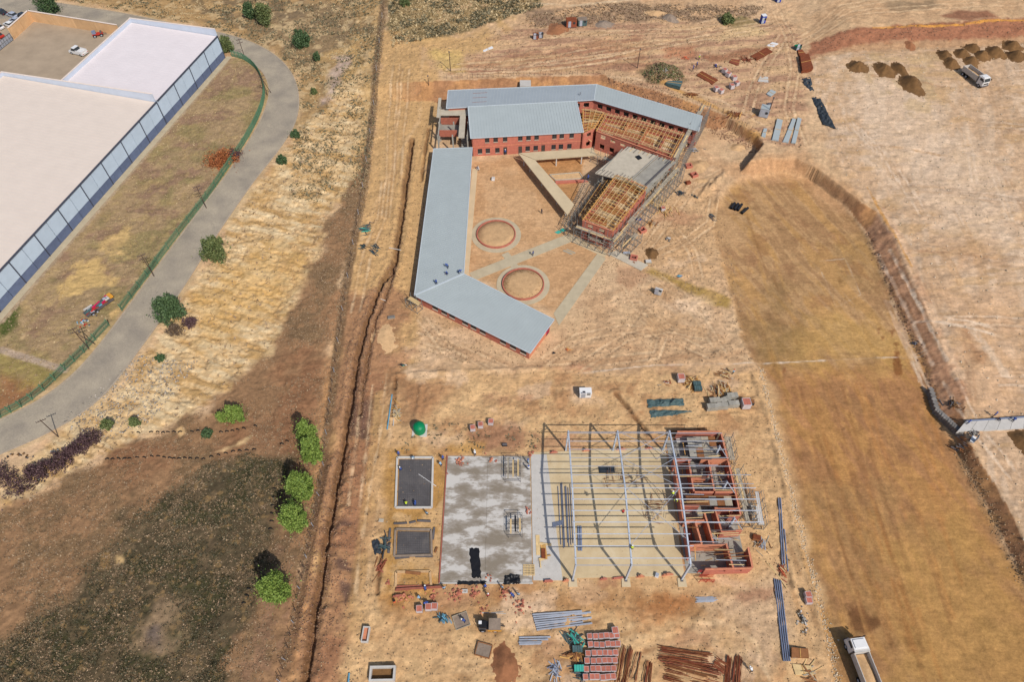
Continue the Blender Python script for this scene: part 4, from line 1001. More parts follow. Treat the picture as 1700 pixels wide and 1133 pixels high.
# ---- unroofed east wings: brick walls, floors and timber roof trusses
def timber_wing(name, label, q, zt, zf, ntr, rise, partitions, curved=False, battens=5):
    """q: four xy corners; trusses span from edge q0-q1 to edge q3-q2"""
    cx, cy = sum(p[0] for p in q) / 4, sum(p[1] for p in q) / 4
    r = root(name, (cx, cy, 0), label, 'school building')
    for i in range(4):
        a, b = q[i], q[(i + 1) % 4]; L = (Vector(b) - Vector(a)).length
        wall_openings(r, a, b, -.2, zt, .3, [o for u in np.arange(1.4, L - 1.6, 2.9) for o in ((u, u + 1.4, 3.9, 5.1, 'void'), (u, u + 1.4, .8, 2.3, 'void'))], 'brick')
        cp = MB(); p, s = Vector((*a, zt + .06)), Vector((*b, zt + .06)); cp.bar(p, s, .24, .1); cp.part('wall_plate', 'timber' if i % 2 == 0 else 'brick_orange', r)
    MB().prism(inset(q, .32), zf - .2, zf).part('floor', 'concrete_pale', r)
    v0, v1, v2, v3 = [Vector((*p, 0)) for p in q]
    for (axis_, t, s0, s1) in partitions:
        if axis_ == 'x': a, b = v0.lerp(v1, t), v3.lerp(v2, t); a, b = a.lerp(b, s0), a.lerp(b, s1)
        else: a, b = v0.lerp(v3, t), v1.lerp(v2, t); a, b = a.lerp(b, s0), a.lerp(b, s1)
        d = (b - a).normalized(); n = Vector((-d.y, d.x, 0)) * .11
        MB().prism([(a - n)[:2], (b - n)[:2], (b + n)[:2], (a + n)[:2]], zf, zt - .5).part('partition', rnd.choice(['brick', 'brick_orange', 'brick_dark']), r)
    for k in range(ntr):
        t = (k + .5) / ntr; a, b = v0.lerp(v1, t), v3.lerp(v2, t); m_ = MB(); z0 = zt + .16
        A = a + Vector((0, 0, z0)); B = b + Vector((0, 0, z0)); ap = A.lerp(B, .5) + Vector((0, 0, rise))
        ov = (A - B).normalized() * .5
        m_.bar(A, B, .07, .14); m_.bar(A + ov, ap, .07, .14); m_.bar(B - ov, ap, .07, .14)
        for f in (.25, .5, .75):
            top = A.lerp(B, f) + Vector((0, 0, rise * (1 - abs(f - .5) * 2))); m_.bar(A.lerp(B, f), top, .06, .1)
        m_.bar(A.lerp(B, .5), A.lerp(B, .25) + Vector((0, 0, rise * .5)), .06, .1); m_.bar(A.lerp(B, .5), A.lerp(B, .75) + Vector((0, 0, rise * .5)), .06, .1)
        m_.part('roof_truss', 'timber' if k % 4 else 'timber_pale', r)
    for k in range(battens):
        f = (k + .5) / battens; z0 = zt + .26 + rise * (1 - abs(f - .5) * 2)
        a, b = v0.lerp(v3, f), v1.lerp(v2, f); s0, s1 = (0, 1) if k % 2 else (.0, rnd.uniform(.75, 1))
        MB().bar(a.lerp(b, s0) + Vector((0, 0, z0)), a.lerp(b, s1) + Vector((0, 0, z0)), .08, .06).part('batten', 'timber_pale', r)
    # loose boards and ceiling brandering lying over the bottom chords
    for k in range(12):
        s, t = rnd.uniform(.08, .9), rnd.uniform(.1, .85); a = v0.lerp(v1, s).lerp(v3.lerp(v2, s), t); an = rnd.uniform(0, 6.28); l = rnd.uniform(1.2, 2.6)
        MB().bar(a + Vector((0, 0, zf + .06)), a + Vector((math.cos(an) * l, math.sin(an) * l, zf + .06)), .2, .05).part('loose_board', rnd.choice(['timber_pale', 'timber', 'timber_dark']), r)
    return r
ZT = 5.7
QN = [P0(1007, 188, ZT), P0(990, 218, ZT), P0(1114, 262, ZT), P0(1136, 221, ZT)]
timber_wing('roofless_wing', 'roofless brick wing with timber trusses between the rear roof and concrete deck', QN, ZT, 3.0, 5, 1.0, [('y', .3, 0, .45), ('y', .55, 0, 1), ('y', .8, .1, 1), ('x', .5, 0, .7), ('x', .75, .2, 1)], battens=22)
QS = [P0(1023, 291, ZT), P0(967, 366, ZT), P0(1017, 384, ZT), P0(1074, 311, ZT)]
timber_wing('roofless_wing', 'roofless southern brick wing covered by yellow timber trusses, ringed by scaffolding', QS, ZT, 3.0, 16, .9, [('x', .3, 0, .7), ('x', .55, .2, 1), ('x', .8, 0, .6), ('y', .5, .1, .5)], battens=7)
# timber link roof beside the two-storey block
QL = [P0(968, 180, ZT), P0(968, 222, ZT), P0(986, 214, ZT), P0(1003, 186, ZT)]
timber_wing('roofless_link', 'narrow timber-framed link between the two-storey block and the roofless wing', QL, ZT - .1, 3.0, 8, .5, [('x', .5, 0, 1)], battens=4)
# rafter strip (lean-to) on the west side of the southern wing
r = root('lean_to_frame', (*P0(985, 330, 0), 0), 'dark brown lean-to rafters along the west side of the southern wing', 'timber frame')
a0, a1, b0, b1 = Vector((*P0(1008, 288, 3.4), 3.4)), Vector((*P0(961, 358, 3.4), 3.4)), Vector((*P0(1022, 293, 4.4), 4.4)), Vector((*P0(969, 363, 4.4), 4.4))
for k in range(22):
    t = (k + .5) / 22; MB().bar(a0.lerp(a1, t), b0.lerp(b1, t), .07, .16).part('rafter', 'timber_dark' if k % 3 else 'timber', r)
for f in (.0, .5, 1): MB().bar(a0.lerp(b0, f), a1.lerp(b1, f), .1, .12).part('purlin', 'timber', r)
for k in range(7):
    p = a0.lerp(a1, k / 6); MB().bar((p.x, p.y, -.1), p, .12).part('prop', 'timber_dark', r)

# concrete deck between the two roofless wings
r = root('concrete_deck', (*P0(1050, 282, 0), 0), 'pale cast concrete deck on columns between the two roofless wings', 'concrete deck')
ZD = 5.75
dq = [P0(988, 287, ZD), P0(1042, 243, ZD), P0(1092, 259, ZD), P0(1044, 302, ZD)]; dq2 = [P0(1045, 302.5, ZD), P0(1093, 259.5, ZD), P0(1122, 268, ZD), P0(1072, 316, ZD)]
MB().prism(dq, ZD - .3, ZD).part('slab', 'concrete', r); MB().prism(dq2, ZD - .45, ZD - .12).part('slab', 'concrete_grey', r)
p, q_ = Vector((*P0(1000, 284, ZD), ZD + .12)), Vector((*P0(1033, 248, ZD), ZD + .12)); MB().bar(p, q_, .18, .25).part('upstand', 'concrete_grey', r)
p, q_ = Vector((*dq[3], ZD + .1)), Vector((*dq[2], ZD + .1)); MB().bar(p, q_, .22, .3).part('upstand', 'concrete_grey', r)
p, q_ = Vector((*P0(1068, 312, ZD), ZD + .1)), Vector((*P0(1114, 268, ZD), ZD + .1)); MB().bar(p, q_, .3, .4).part('upstand', 'steel_dark', r)
p = Vector((*P0(1060, 262, ZD), ZD)); MB().box(p.x, p.y, ZD + .1, 1.2, 1.4, .25, .5).part('hatch', 'black_paint', r)
for k in range(10):
    s = Vector((*dq[0], 0)).lerp(Vector((*dq[3], 0)), (k + .5) / 10); e = s + (Vector((*dq[1], 0)) - Vector((*dq[0], 0))).normalized() * rnd.uniform(1.5, 2.8)
    MB().bar((s.x, s.y, ZD + .05), (e.x, e.y, ZD + .05), .09, .1).part('starter_bar', 'steel_dark', r)
for k in range(12):
    s = Vector((*dq[1], 0)).lerp(Vector((*dq2[2], 0)), (k + .5) / 12); e = s - (Vector((*dq[1], 0)) - Vector((*dq[0], 0))).normalized() * rnd.uniform(1.2, 2.4)
    MB().bar((s.x, s.y, ZD + .2), (e.x, e.y, ZD + .06), .09, .1).part('formwork_bearer', 'timber_pale' if k % 2 else 'steel_dark', r)
allq = [dq[0], dq[1], dq2[2], dq2[3]]
for i in range(4):
    for t in (.08, .5, .92):
        p = Vector((*allq[i], 0)).lerp(Vector((*allq[(i + 1) % 4], 0)), t); cx = P0(1050, 282, ZD); p = p.lerp(Vector((*cx, 0)), .12)
        MB().bar((p.x, p.y, -.2), (p.x, p.y, ZD - .4), .35).part('column', 'concrete_grey', r)
MB().prism(inset(allq, .6), 2.7, 2.9).part('lower_slab', 'concrete_grey', r)

# raised concrete walkways round the triangular court
r = root('raised_walkway', (*P0(905, 290, 0), 0), 'raised beige concrete walkway in a V round the small triangular court', 'walkway')
ZW = 2.9
MB().prism([P0(862, 254, ZW), P0(984, 245.5, ZW), P0(990, 257.5, ZW), P0(889, 265, ZW)], ZW - .25, ZW).part('deck', 'concrete_pale', r)
MB().prism([P0(860.5, 254.6, ZW), P0(888, 265.2, ZW), P0(953, 339, ZW), P0(942, 357, ZW)], ZW - .3, ZW - .004).part('deck', 'concrete_pale', r)
for u, v in ((924, 262), (966, 259), (885, 263), (870, 262), (900, 295), (925, 326), (940, 345), (880, 272)):
    p = P0(u, v, ZW - .3); MB().bar((p[0], p[1], -.2), (p[0], p[1], ZW - .3), .28).part('column', 'lime', r)
# low planters in the triangular court
for px_, lab in (([(912, 291), (962, 287), (968, 297), (922, 300)], 'tan sand bed with thin edging in the triangular court'), ([(922, 302.5), (976, 300), (976, 303), (922, 306)], 'low red brick edging wall across the triangular court')):
    q = [P0(*a) for a in px_]
    if 'brick' in lab: MB().prism(q, -.1, .5).thing('edging_wall', 'brick', lab, 'wall')
    else:
        rr = root('planter', (*P0(940, 294), 0), lab, 'planter'); MB().prism(inset(q, .2), -.1, .18).part('sand_fill', 'soil_tan', rr)
        for i in range(4): MB().bar((*q[i], .12), (*q[(i + 1) % 4], .12), .2, .3).part('edging', 'concrete', rr)
# paths and round planters
def strip(name, a, b, w, m='paving', lift=.07):
    a, b = Vector(P0(*a)), Vector(P0(*b)); d = (b - a).normalized(); n = Vector((-d.y, d.x)) * w / 2
    return MB().prism([(a - n)[:], (b - n)[:], (b + n)[:], (a + n)[:]], -.2, lift).structure(name, m)
def ring(cx, cy, r0, r1, z0, z1, n=48):
    mb = MB(); vs = []
    for k in range(n):
        a = 2 * math.pi * k / n
        for rr, z in ((r0, z0), (r1, z0), (r1, z1), (r0, z1)): vs.append((cx + rr * math.cos(a), cy + rr * math.sin(a), z))
    fs = [(4 * k + j, 4 * ((k + 1) % n) + j, 4 * ((k + 1) % n) + (j + 1) % 4, 4 * k + (j + 1) % 4) for k in range(n) for j in range(4)]
    return mb.add(vs, [f[::-1] for f in fs])
for (cx, cy, ri_, ro_, lab, which) in ((-3.85, 120.5, 4.75, 6.05, 'round brick-edged planter of bare tan soil nearer the two-storey block', 0), (2.55, 104.3, 4.8, 6.1, 'round brick-edged planter with scruffy rim beside the bent roof', 1)):
    ring(cx, cy, ri_ - .05, ro_, -.2, .084).structure('path', 'paving')
    rr = root('round_planter', (cx, cy, 0), lab, 'planter')
    n = 60
    for k in range(n):
        a = 2 * math.pi * (k + .5) / n; mbk = MB().box(cx + (ri_ - .12) * math.cos(a), cy + (ri_ - .12) * math.sin(a), .28, .24, 2 * math.pi * ri_ / n * .97, .62, a); mbk.part('edging_block', 'brick', rr)
    prof = [(ri_ - .22, .05), (ri_ - .3, .36), (ri_ * .6, .42), (ri_ * .3, .5), (.001, .52)]
    mbs = MB().lathe(prof, 40, cx, cy); mbs.part('soil_fill', 'soil_tan', rr, True)
    if which:
        tf = MB()
        for k in range(90):
            a = rnd.uniform(0, 6.28); d = rnd.uniform(ri_ * .72, ri_ - .35); x, y = cx + d * math.cos(a), cy + d * math.sin(a); h = rnd.uniform(.08, .25); s = rnd.uniform(.1, .3)
            tf.add([(x - s, y, .38), (x + s, y + .1, .38), (x, y - s * .3, .4 + h)], [(0, 1, 2)])
        tf.part('weed_tufts', 'soil_dark', rr)['kind'] = 'stuff'
strip('path', (783, 460), (944, 396), 2.7); strip('path', (838, 421), (849, 434), 1.8, lift=.076); strip('path', (848, 436), (858, 446), 1.7, lift=.078)
for px_, m_, l_ in (([(919, 521), (928, 541), (1006, 430), (992, 421)], 'paving', .072), ([(1008, 422), (1022, 417), (1076, 441), (1064, 450)], 'concrete', .19), ([(936, 396), (945, 388), (1008, 421), (1004, 428)], 'concrete_pale', .08)):
    MB().prism([P0(*a) for a in px_], -.2, l_).structure('path', m_)

# ------------------------------------------------------------------ scaffolding
def scaffold(label, a, b, w, hgt, lift=1.9, bay=1.8, boards=True, z0=None, boardm='plank_grey', rot_out=1):
    a = Vector((a[0], a[1], 0)); b = Vector((b[0], b[1], 0)); d = (b - a); L = d.length; d.normalize(); n = Vector((d.y, -d.x, 0)) * rot_out
    r = root('scaffold', (a.x, a.y, G(a.x, a.y)), label, 'scaffolding'); nb = max(1, int(round(L / bay))); nl = int(hgt // lift)
    for k in range(nb + 1):
        for s in (0, w):
            p = a + d * (L * k / nb) + n * s; g = G(p.x, p.y); MB().tube((p.x, p.y, g - .05), (p.x, p.y, hgt + rnd.uniform(.4, 1.2)), .06, 5).part('standard', 'scaffold', r)
        for l in range(nl + 1):
            p = a + d * (L * k / nb); MB().bar((p.x, p.y, .3 + l * lift), (p.x + n.x * w, p.y + n.y * w, .3 + l * lift), .06).part('transom', 'scaffold', r)
    for l in range(nl + 1):
        z = .35 + l * lift
        for s in (0, w): p = a + n * s; q = b + n * s; MB().bar((p.x, p.y, z), (q.x, q.y, z), .06).part('ledger', 'scaffold', r); 
        if l: p = a + n * w; q = b + n * w; MB().bar((p.x, p.y, z + 1), (q.x, q.y, z + 1), .05).part('guard_rail', 'scaffold', r)
        if boards and l:
            for s in (.25, .6, .95):
                if s > w: continue
                k = 0
                while k < L - .5:
                    ln = min(rnd.uniform(3.0, 4.2), L - k)
                    if rnd.random() < (.9 if l == nl else .55):
                        p = a + n * s + d * k; q = p + d * (ln - .1); MB().bar((p.x, p.y, z + .07), (q.x, q.y, z + .07), .3, .05).part('board', boardm if rnd.random() < .75 else 'timber_pale', r)
                    k += ln
    for k in range(0, nb, 2):
        p = a + d * (L * k / nb) + n * w; q = a + d * (L * min(k + 1, nb) / nb) + n * w; MB().bar((p.x, p.y, .3), (q.x, q.y, hgt), .05).part('brace', 'scaffold', r)
    return r
def off_edge(p, q, o, e0=0.0, e1=0.0):
    p, q = Vector(p), Vector(q); d = (q - p).normalized(); n = Vector((d.y, -d.x)); return p + n * o - d * e0, q + n * o + d * e1
ea, eb = off_edge(QS[2], dq2[2], .45, 1.5, 0)
scaffold('grey scaffold with long boards along the east side of the southern wing and deck', ea, eb, 2.4, 5.6)
ea, eb = off_edge(QN[2], QN[3], .5, 0, 14)
scaffold('grey tube scaffold with pale boards up the east gable of the rear block', ea, eb, 2.6, 6.0)
ea, eb = off_edge(QS[1], QS[2], .5, 1, 1)
scaffold('dark scaffold round the south gable of the southern wing', ea, eb, 2.0, 5.0)
scaffold('low scaffold tower with boards beside the curved brick corner of the southern wing', P0(1030, 420), P0(1052, 398), 2.0, 3.0)
ea, eb = off_edge(QS[0], QS[1], 3.0, 0, 1)
scaffold('thin scaffold in shade along the west side of the southern wing', ea, eb, 1.0, 3.2, boards=False)
scaffold('small scaffold tower at the corner of the bent classroom block', P0(684, 503), P0(702, 514), 1.8, 3.0)
scaffold('scaffold under the roofless wing beside the walkway and deck', P0(984, 264), P0(1018, 278), 1.5, 3.6)
# ramp of trestles between the walkway end and the scaffold
r = root('plank_ramp', (*P0(950, 350), 0), 'ladder-like timber ramp rising from the walkway end to the lean-to', 'ramp')
a_, b_ = Vector((*P0(938, 372, 1.5), 1.5)), Vector((*P0(976, 300, 2.2), 2.2)); dd_ = (b_ - a_).normalized(); nn_ = Vector((-dd_.y, dd_.x, 0)).normalized() * .8
for s_ in (-1, 1): MB().bar(a_ + nn_ * s_, b_ + nn_ * s_, .1, .12).part('stringer', 'steel_dark', r)
for k in range(26):
    p = a_.lerp(b_, k / 25); MB().bar(p - nn_, p + nn_, .12, .05).part('rung', 'plank_grey', r)
for k in range(6):
    p = a_.lerp(b_, k / 5)
    for s_ in (-1, 1): q = p + nn_ * s_; MB().bar((q.x, q.y, -.1), q, .07).part('prop', 'steel_dark', r)
# stakes along the lip of the rear cut
r = root('stake_fence', (*P0(1003, 124, 3.0), 3.0), 'row of thin stakes along the lip of the cut behind the rear block', 'fence')
lip = [P0(742, 131, 3), P0(870, 126, 3), P0(1003, 122, 3), P0(1022, 131, 3), P0(1092, 148, 3), P0(1150, 168, 3), P0(1200, 187, 3), P0(1255, 222, 3)]
for a, b in zip(lip, lip[1:]):
    n = max(2, int(math.dist(a, b) / 1.5))
    for k in range(n):
        p = lerp(a, b, k / n); g = G(*p); MB().bar((p[0], p[1], g - .2), (p[0] + rnd.uniform(-.1, .1), p[1], g + rnd.uniform(1.0, 1.6)), .07).part('stake', 'pole_wood', r)
# ------------------------------------------------------------------ south works: slabs, hall frame, rooms
def mottled(name, lo, mid, hi, scale, p0, p1, p2, stretch=(1, 1, 1)):
    m, nt, b = nodes(name, .9)
    g = nt.nodes.new('ShaderNodeNewGeometry'); mp = nt.nodes.new('ShaderNodeMapping'); mp.inputs['Scale'].default_value = stretch
    n = nt.nodes.new('ShaderNodeTexNoise'); n.inputs['Scale'].default_value = scale; n.inputs['Detail'].default_value = 9; n.inputs['Roughness'].default_value = .68; n.inputs['Distortion'].default_value = 0
    nt.links.new(g.outputs['Position'], mp.inputs[0]); nt.links.new(mp.outputs[0], n.inputs['Vector'])
    r = nt.nodes.new('ShaderNodeValToRGB'); e = r.color_ramp.elements
    e[0].position = p0; e[0].color = (*c(*lo), 1); e[1].position = p2; e[1].color = (*c(*hi), 1); k = e.new(p1); k.color = (*c(*mid), 1)
    nt.links.new(n.outputs['Fac'], r.inputs[0]); nt.links.new(r.outputs[0], b.inputs['Base Color']); MATS[name] = m
mottled('slab_mottled', (142, 130, 114), (164, 154, 142), (206, 200, 192), .2, .40, .50, .57, (1, 2.2, 1))
mottled('slab_dark', (92, 88, 88), (104, 100, 100), (122, 116, 112), .35, .35, .5, .65)
mottled('hall_floor', (196, 172, 134), (210, 186, 146), (220, 200, 164), .15, .35, .5, .65)

# cast grey slab
r = root('cast_slab', (-4.4, 48.7, 0), 'large mottled grey and white cast floor slab beside the steel frame', 'concrete slab')
cols_ = [(-12.2, -4.6), (-4.57, 3.45)]
for x0, x1 in cols_: MB().prism([(x0, 36.9), (x1, 36.9), (x1, 60.6), (x0, 60.6)], -.25, .17).part('floor_bay', 'slab_mottled', r)
MB().box(-12.33, 48.7, .0, .2, 24, .44).part('edge_course', 'brick_dark', r); MB().box(-4.4, 36.72, .0, 15.9, .22, .4).part('edge_course', 'lime', r)
# hall floor
MB().prism([(3.6, 37.4), (29.4, 38.0), (29.4, 62.6), (3.6, 61.4)], -.25, .1).structure('hall_floor', 'hall_floor')
MB().prism([(3.6, 37.2), (8.6, 37.2), (6.6, 61.0), (3.6, 61.0)], -.25, .105).structure('hall_apron', 'lime')
# steel portal frames
FX = [10.3, 19.3, 28.8, 38.2]; EV, AP = 7.4, 8.9; YN, YF, YA = 37.4, 61.9, 50.2
def fy(y): return EV + (AP - EV) * ((y - YN) / (YA - YN) if y < YA else (YF - y) / (YF - YA))
r = root('steel_hall_frame', (24, 49.5, 0), 'pale steel portal frame of the unfinished hall with its purlins', 'steel frame')
def ibeam(p, q, w, h, name='rafter', m='steel_frame'):
    p = Vector(p); q = Vector(q); mb = MB(); up = Vector((0, 0, h / 2))
    if abs((q - p).normalized().z) > .8:
        up = Vector((0, h / 2, 0)); 
    mb.bar(p, q, w * .35, h * .9); mb.bar(p + up, q + up, w, .05); mb.bar(p - up, q - up, w, .05); return mb.part(name, m, r)
for i, x in enumerate(FX):
    sk = (YF - YN) * .0
    for y in ((YN, YF) if i < 3 else (46.2, 53.0, 60.0)): ibeam((x, y, .1), (x, y, EV if i < 3 else 5.2), .26, .34, 'column')
    if i == 3: continue
    ibeam((x, YN, EV), (x, YA, AP), .24, .36); ibeam((x, YA, AP), (x, YF, EV), .24, .36)
    for y, s in ((YN, 1), (YF, -1)): MB().bar((x, y + s * .1, EV - 1.2), (x, y + s * 1.6, fy(y + s * 1.6) - .1), .14).part('haunch', 'steel_frame', r)
    if i < 3:
        for y in (YN, YF): MB().box(x, y - .2 if y == YN else y + .1, .12, .5, .5, .1).part('base_plate', 'steel_dark', r)
for k, y in enumerate(np.linspace(YN + .9, YA - .3, 7)):
    x1 = 41.5 if k >= 3 else FX[2] + .5
    MB().bar((FX[0] - .3, y, fy(y) + .3), (x1 + (k % 2) * .3, y, fy(y) + .3), .08, .2).part('purlin', 'steel_frame', r)
for k, y in enumerate(np.linspace(YA + .5, YF - .6, 7)):
    MB().bar((FX[0] - .2, y, fy(y) + .26), (FX[3] if k > 1 else 41.3, y, fy(y) + .26), .07, .14).part('purlin', 'galv', r)
for x in (FX[1], FX[2]):
    pass
def rod(p, q, w=.07): MB().bar(p, q, w).part('brace_rod', 'galv', r)
for (xa, xb) in ((FX[1], FX[2]),):
    for (ya, yb) in ((YF, (YF + YA) / 2), ((YF + YA) / 2, YA)):
        rod((xa, ya, fy(ya) + .05), (xb, yb, fy(yb) + .05)); rod((xa, yb, fy(yb) + .05), (xb, ya, fy(ya) + .05))
rod((FX[1], YN + 3, fy(YN + 3)), (FX[2], YA, AP)); rod((FX[1], YA, AP), (FX[2], YN + 4, fy(YN + 4)))
for z in (EV - .3,):
    for y in (YN, YF): MB().bar((FX[0], y, z), (FX[2], y, z), .1).part('eaves_strut', 'galv', r)
for y in (46.2, 53.0, 60.0): rod((38.2, y, 5.2), (39.9, y - 1.2, 2.9), .1); rod((38.2, y, 5.2), (36.4, y + 1, 2.9), .1)
for y in (YA, YF - 3): rod((FX[2], y, fy(y)), (FX[2] + 1.6, y - 1, 3.0), .1); rod((FX[2], y, fy(y)), (FX[2] - 1.4, y + 1, .2), .1)
for i, x in enumerate(FX[:3]):
    MB().prism([(x - .75, YN - 1.3), (x + .75, YN - 1.3), (x + .7, YN + .2), (x - .7, YN + .2)], -.2, .14).thing('column_footing', 'concrete_pale', ['beige concrete footing under the steel column next to the cast slab', 'beige concrete footing under the middle steel column of the near row', 'beige concrete footing under the steel column next to the brick rooms'][i], 'footing', 'footings along the hall front')
# low brick plinth walls round the hall, each a short unfinished run
def brick_stub(a, b, h, label, m='brick', t=.25):
    a = Vector((*a, 0)); b = Vector((*b, 0)); d = (b - a).normalized(); n = Vector((-d.y, d.x, 0)) * t / 2; L = (b - a).length; r_ = root('brick_plinth', ((a.x + b.x) / 2, (a.y + b.y) / 2, 0), label, 'brick wall', 'unfinished plinth walls'); k = 0; z = -.1; row = 0
    while z < h - .01:
        ins = .0 if row == 0 else rnd.uniform(.1, .35) * row
        p, q = a + d * min(ins, L * .4), b - d * min(ins, L * .4); MB().prism([(p - n)[:2], (q - n)[:2], (q + n)[:2], (p + n)[:2]], z, z + .235).part('brick_course', m, r_); z += .24; row += 1
for a, b, h, lab in (((902, 967), (918, 966), .6, 'short brick stub right of the cast slab corner'), ((934, 966), (946, 965), .8, 'brick stub left of the first near steel column'), ((996, 963), (1008, 962), .6, 'low brick stub between the first and middle near columns'),
        ((1016, 962), (1036, 960), .35, 'thin brick run left of the middle near column'), ((1056, 959), (1070, 958), .7, 'brick stub right of the middle near column'), ((1098, 957), (1118, 955), .8, 'brick stub left of the third near column'),
        ((912, 753), (926, 752), .6, 'brick stub at the far left corner of the hall'), ((966, 750), (980, 749), .7, 'brick stub in the first far bay of the hall'), ((1022, 748), (1040, 747), .7, 'brick stub in the middle far bay of the hall'), ((1070, 746), (1084, 745), .7, 'brick stub at the far right of the hall')):
    brick_stub(P0(*a), P0(*b), h, lab + '', 'brick_orange' if h > .65 else 'brick')

# brick rooms
r = root('brick_rooms', (35, 51, 0), 'unroofed red brick cloakroom walls at the east end of the steel hall', 'brick building')
def bw(x0, y0, x1, y1, h, m='brick', ops=()):
    wall_openings(r, (x0, y0), (x1, y1), -.2, h, .24, list(ops), m)
    MB().bar((x0, y0, h + .05), (x1, y1, h + .05), .2, .09).part('top_course', 'brick_orange', r)
V = 'void'
bw(29.9, 58.6, 29.9, 47.0, 3.0, 'brick', [(1.2, 2.2, 0, 2.1, V), (5, 6.2, 0, 2.1, V)]); bw(30.1, 44.4, 30.1, 40.6, 2.8)
bw(31.4, 64.2, 39.4, 64.2, 3.1); bw(39.6, 64.0, 39.8, 58.4, 3.1); bw(30.0, 58.4, 33.2, 58.4, 2.9); bw(35.0, 58.4, 39.8, 58.4, 2.9, 'brick_orange')
bw(32.6, 58.2, 32.6, 52.2, 2.9); bw(36.3, 58.2, 36.3, 52.3, 2.9, ops=[(2, 3, 0, 2.1, V)]); bw(32.8, 54.9, 35.4, 54.9, 2.8, 'brick_orange'); bw(32.8, 52.0, 36.2, 52.0, 2.8); bw(36.5, 52.0, 39.9, 52.0, 2.8)
bw(39.9, 58.2, 40.1, 47.8, 2.9, ops=[(1.5, 2.7, 1, 2, V), (4.5, 5.7, 1, 2, V)]); bw(30.1, 49.4, 33.2, 49.4, 2.9); bw(35.8, 48.9, 40.0, 48.9, 2.9); bw(35.8, 48.7, 36.2, 44.6, 2.9); bw(33.8, 48.0, 34.4, 42.6, 2.9, 'brick_orange'); bw(31.9, 46.6, 32.4, 42.4, 2.9, 'brick_orange')
bw(30.2, 46.6, 33.6, 46.6, 2.9, 'brick_orange'); bw(36.2, 44.6, 39.9, 44.9, 2.8); bw(30.4, 42.2, 36.4, 42.4, 2.9, 'brick_orange'); bw(36.6, 42.6, 37.0, 38.4, 2.8); bw(32.4, 38.2, 40.2, 38.4, 2.6, 'brick', [(2.4, 3.6, 1.1, 1.9, V), (5.0, 6.4, 1.1, 1.9, V)]); bw(40.3, 42.0, 40.3, 38.6, 2.6)
bw(38.2, 47.6, 40.0, 47.6, 2.8)
for (x0, x1, y0, y1, z, m_) in ((33.2, 38.6, 58.9, 63.6, 2.35, 'plank_grey'), (31.2, 39.4, 49.7, 51.6, 2.2, 'plank_grey'), (36.6, 39.6, 45.2, 47.2, .3, 'concrete_grey'), (37.3, 40.0, 38.8, 40.3, .25, 'lime'), (30.4, 31.8, 42.6, 46.3, .2, 'brick_dark')):
    n = max(2, int((x1 - x0) / 1.2)); m2 = max(1, int((y1 - y0) / 1.6))
    for i in range(n):
        for j in range(m2):
            MB().prism([(x0 + (x1 - x0) * i / n + .02, y0 + (y1 - y0) * j / m2 + .02), (x0 + (x1 - x0) * (i + 1) / n - .02, y0 + (y1 - y0) * j / m2 + .02), (x0 + (x1 - x0) * (i + 1) / n - .02, y0 + (y1 - y0) * (j + 1) / m2 - .02), (x0 + (x1 - x0) * i / n + .02, y0 + (y1 - y0) * (j + 1) / m2 - .02)], z - .1, z + rnd.uniform(0, .02)).part('shutter_board' if 'plank' in m_ else 'floor_slab', rnd.choice([m_, m_, 'concrete_grey', 'timber_dark']) if 'plank' in m_ else m_, r)
MB().prism([(29.8, 38.4), (40.2, 38.4), (40.2, 64), (29.8, 64)], -.25, .08).part('surface_bed', 'concrete_grey', r)
for k in range(46):
    y = 39 + k * .53 + rnd.uniform(-.2, .2); x0 = rnd.choice([30.1, 30.1, 32.6, 34.4, 36.4]); x1 = min(40.1, x0 + rnd.uniform(2.2, 5.5)); MB().bar((x0, y, 3.0), (x1, y + rnd.uniform(-.2, .2), 3.0), .1, .12).part('bearer', rnd.choice(['timber_pale', 'timber_dark', 'galv', 'steel_dark']), r)
for k in range(90):
    x, y = rnd.uniform(30.5, 39.5), rnd.uniform(39, 63); an = rnd.choice([0, 1.57]) + rnd.uniform(-.2, .2); l = rnd.uniform(.8, 2.4)
    MB().bar((x, y, rnd.uniform(.15, 2.2)), (x + l * math.cos(an), y + l * math.sin(an), rnd.uniform(.15, 2.4)), .12, .05).part('loose_board', rnd.choice(['timber_pale', 'plank_grey', 'timber', 'steel_dark']), r)
# earth cut with planks behind the rooms
r = root('formwork', (*P0(1140, 722), 0), 'timber-edged formwork frame with concrete beam behind the brick rooms', 'formwork')
MB().bar((*P0(1122, 735), .5), (*P0(1184, 731), .5), .9, .35).part('concrete_beam', 'lime', r); MB().bar((*P0(1108, 726), .4), (*P0(1170, 720), .4), .12, .3).part('board', 'timber_dark', r); MB().bar((*P0(1108, 719), .4), (*P0(1172, 713), .4), .1, .2).part('board', 'timber_dark', r)
for k in range(6): p = lerp((1108, 726), (1172, 716), k / 5); q = P0(*p); MB().bar((q[0], q[1], -.1), (q[0], q[1] + .1, .9), .08).part('stake', 'timber_dark', r)
scaffold('grey scaffold with boards along the east wall of the brick rooms', (41.0, 46.5), (40.8, 57.0), 1.6, 3.4)
scaffold('low scaffold bay with white boards outside the brick rooms', (43.0, 46.2), (43.4, 52.5), 1.6, 2.2, boardm='lime')
scaffold('short scaffold beside the far corner of the brick rooms', (40.4, 58.8), (40.4, 63.6), 1.4, 3.0)
for (cx, cy, w, d, lab) in ((6.6, 57.5, 2.2, 4.2, ''),):
    pass
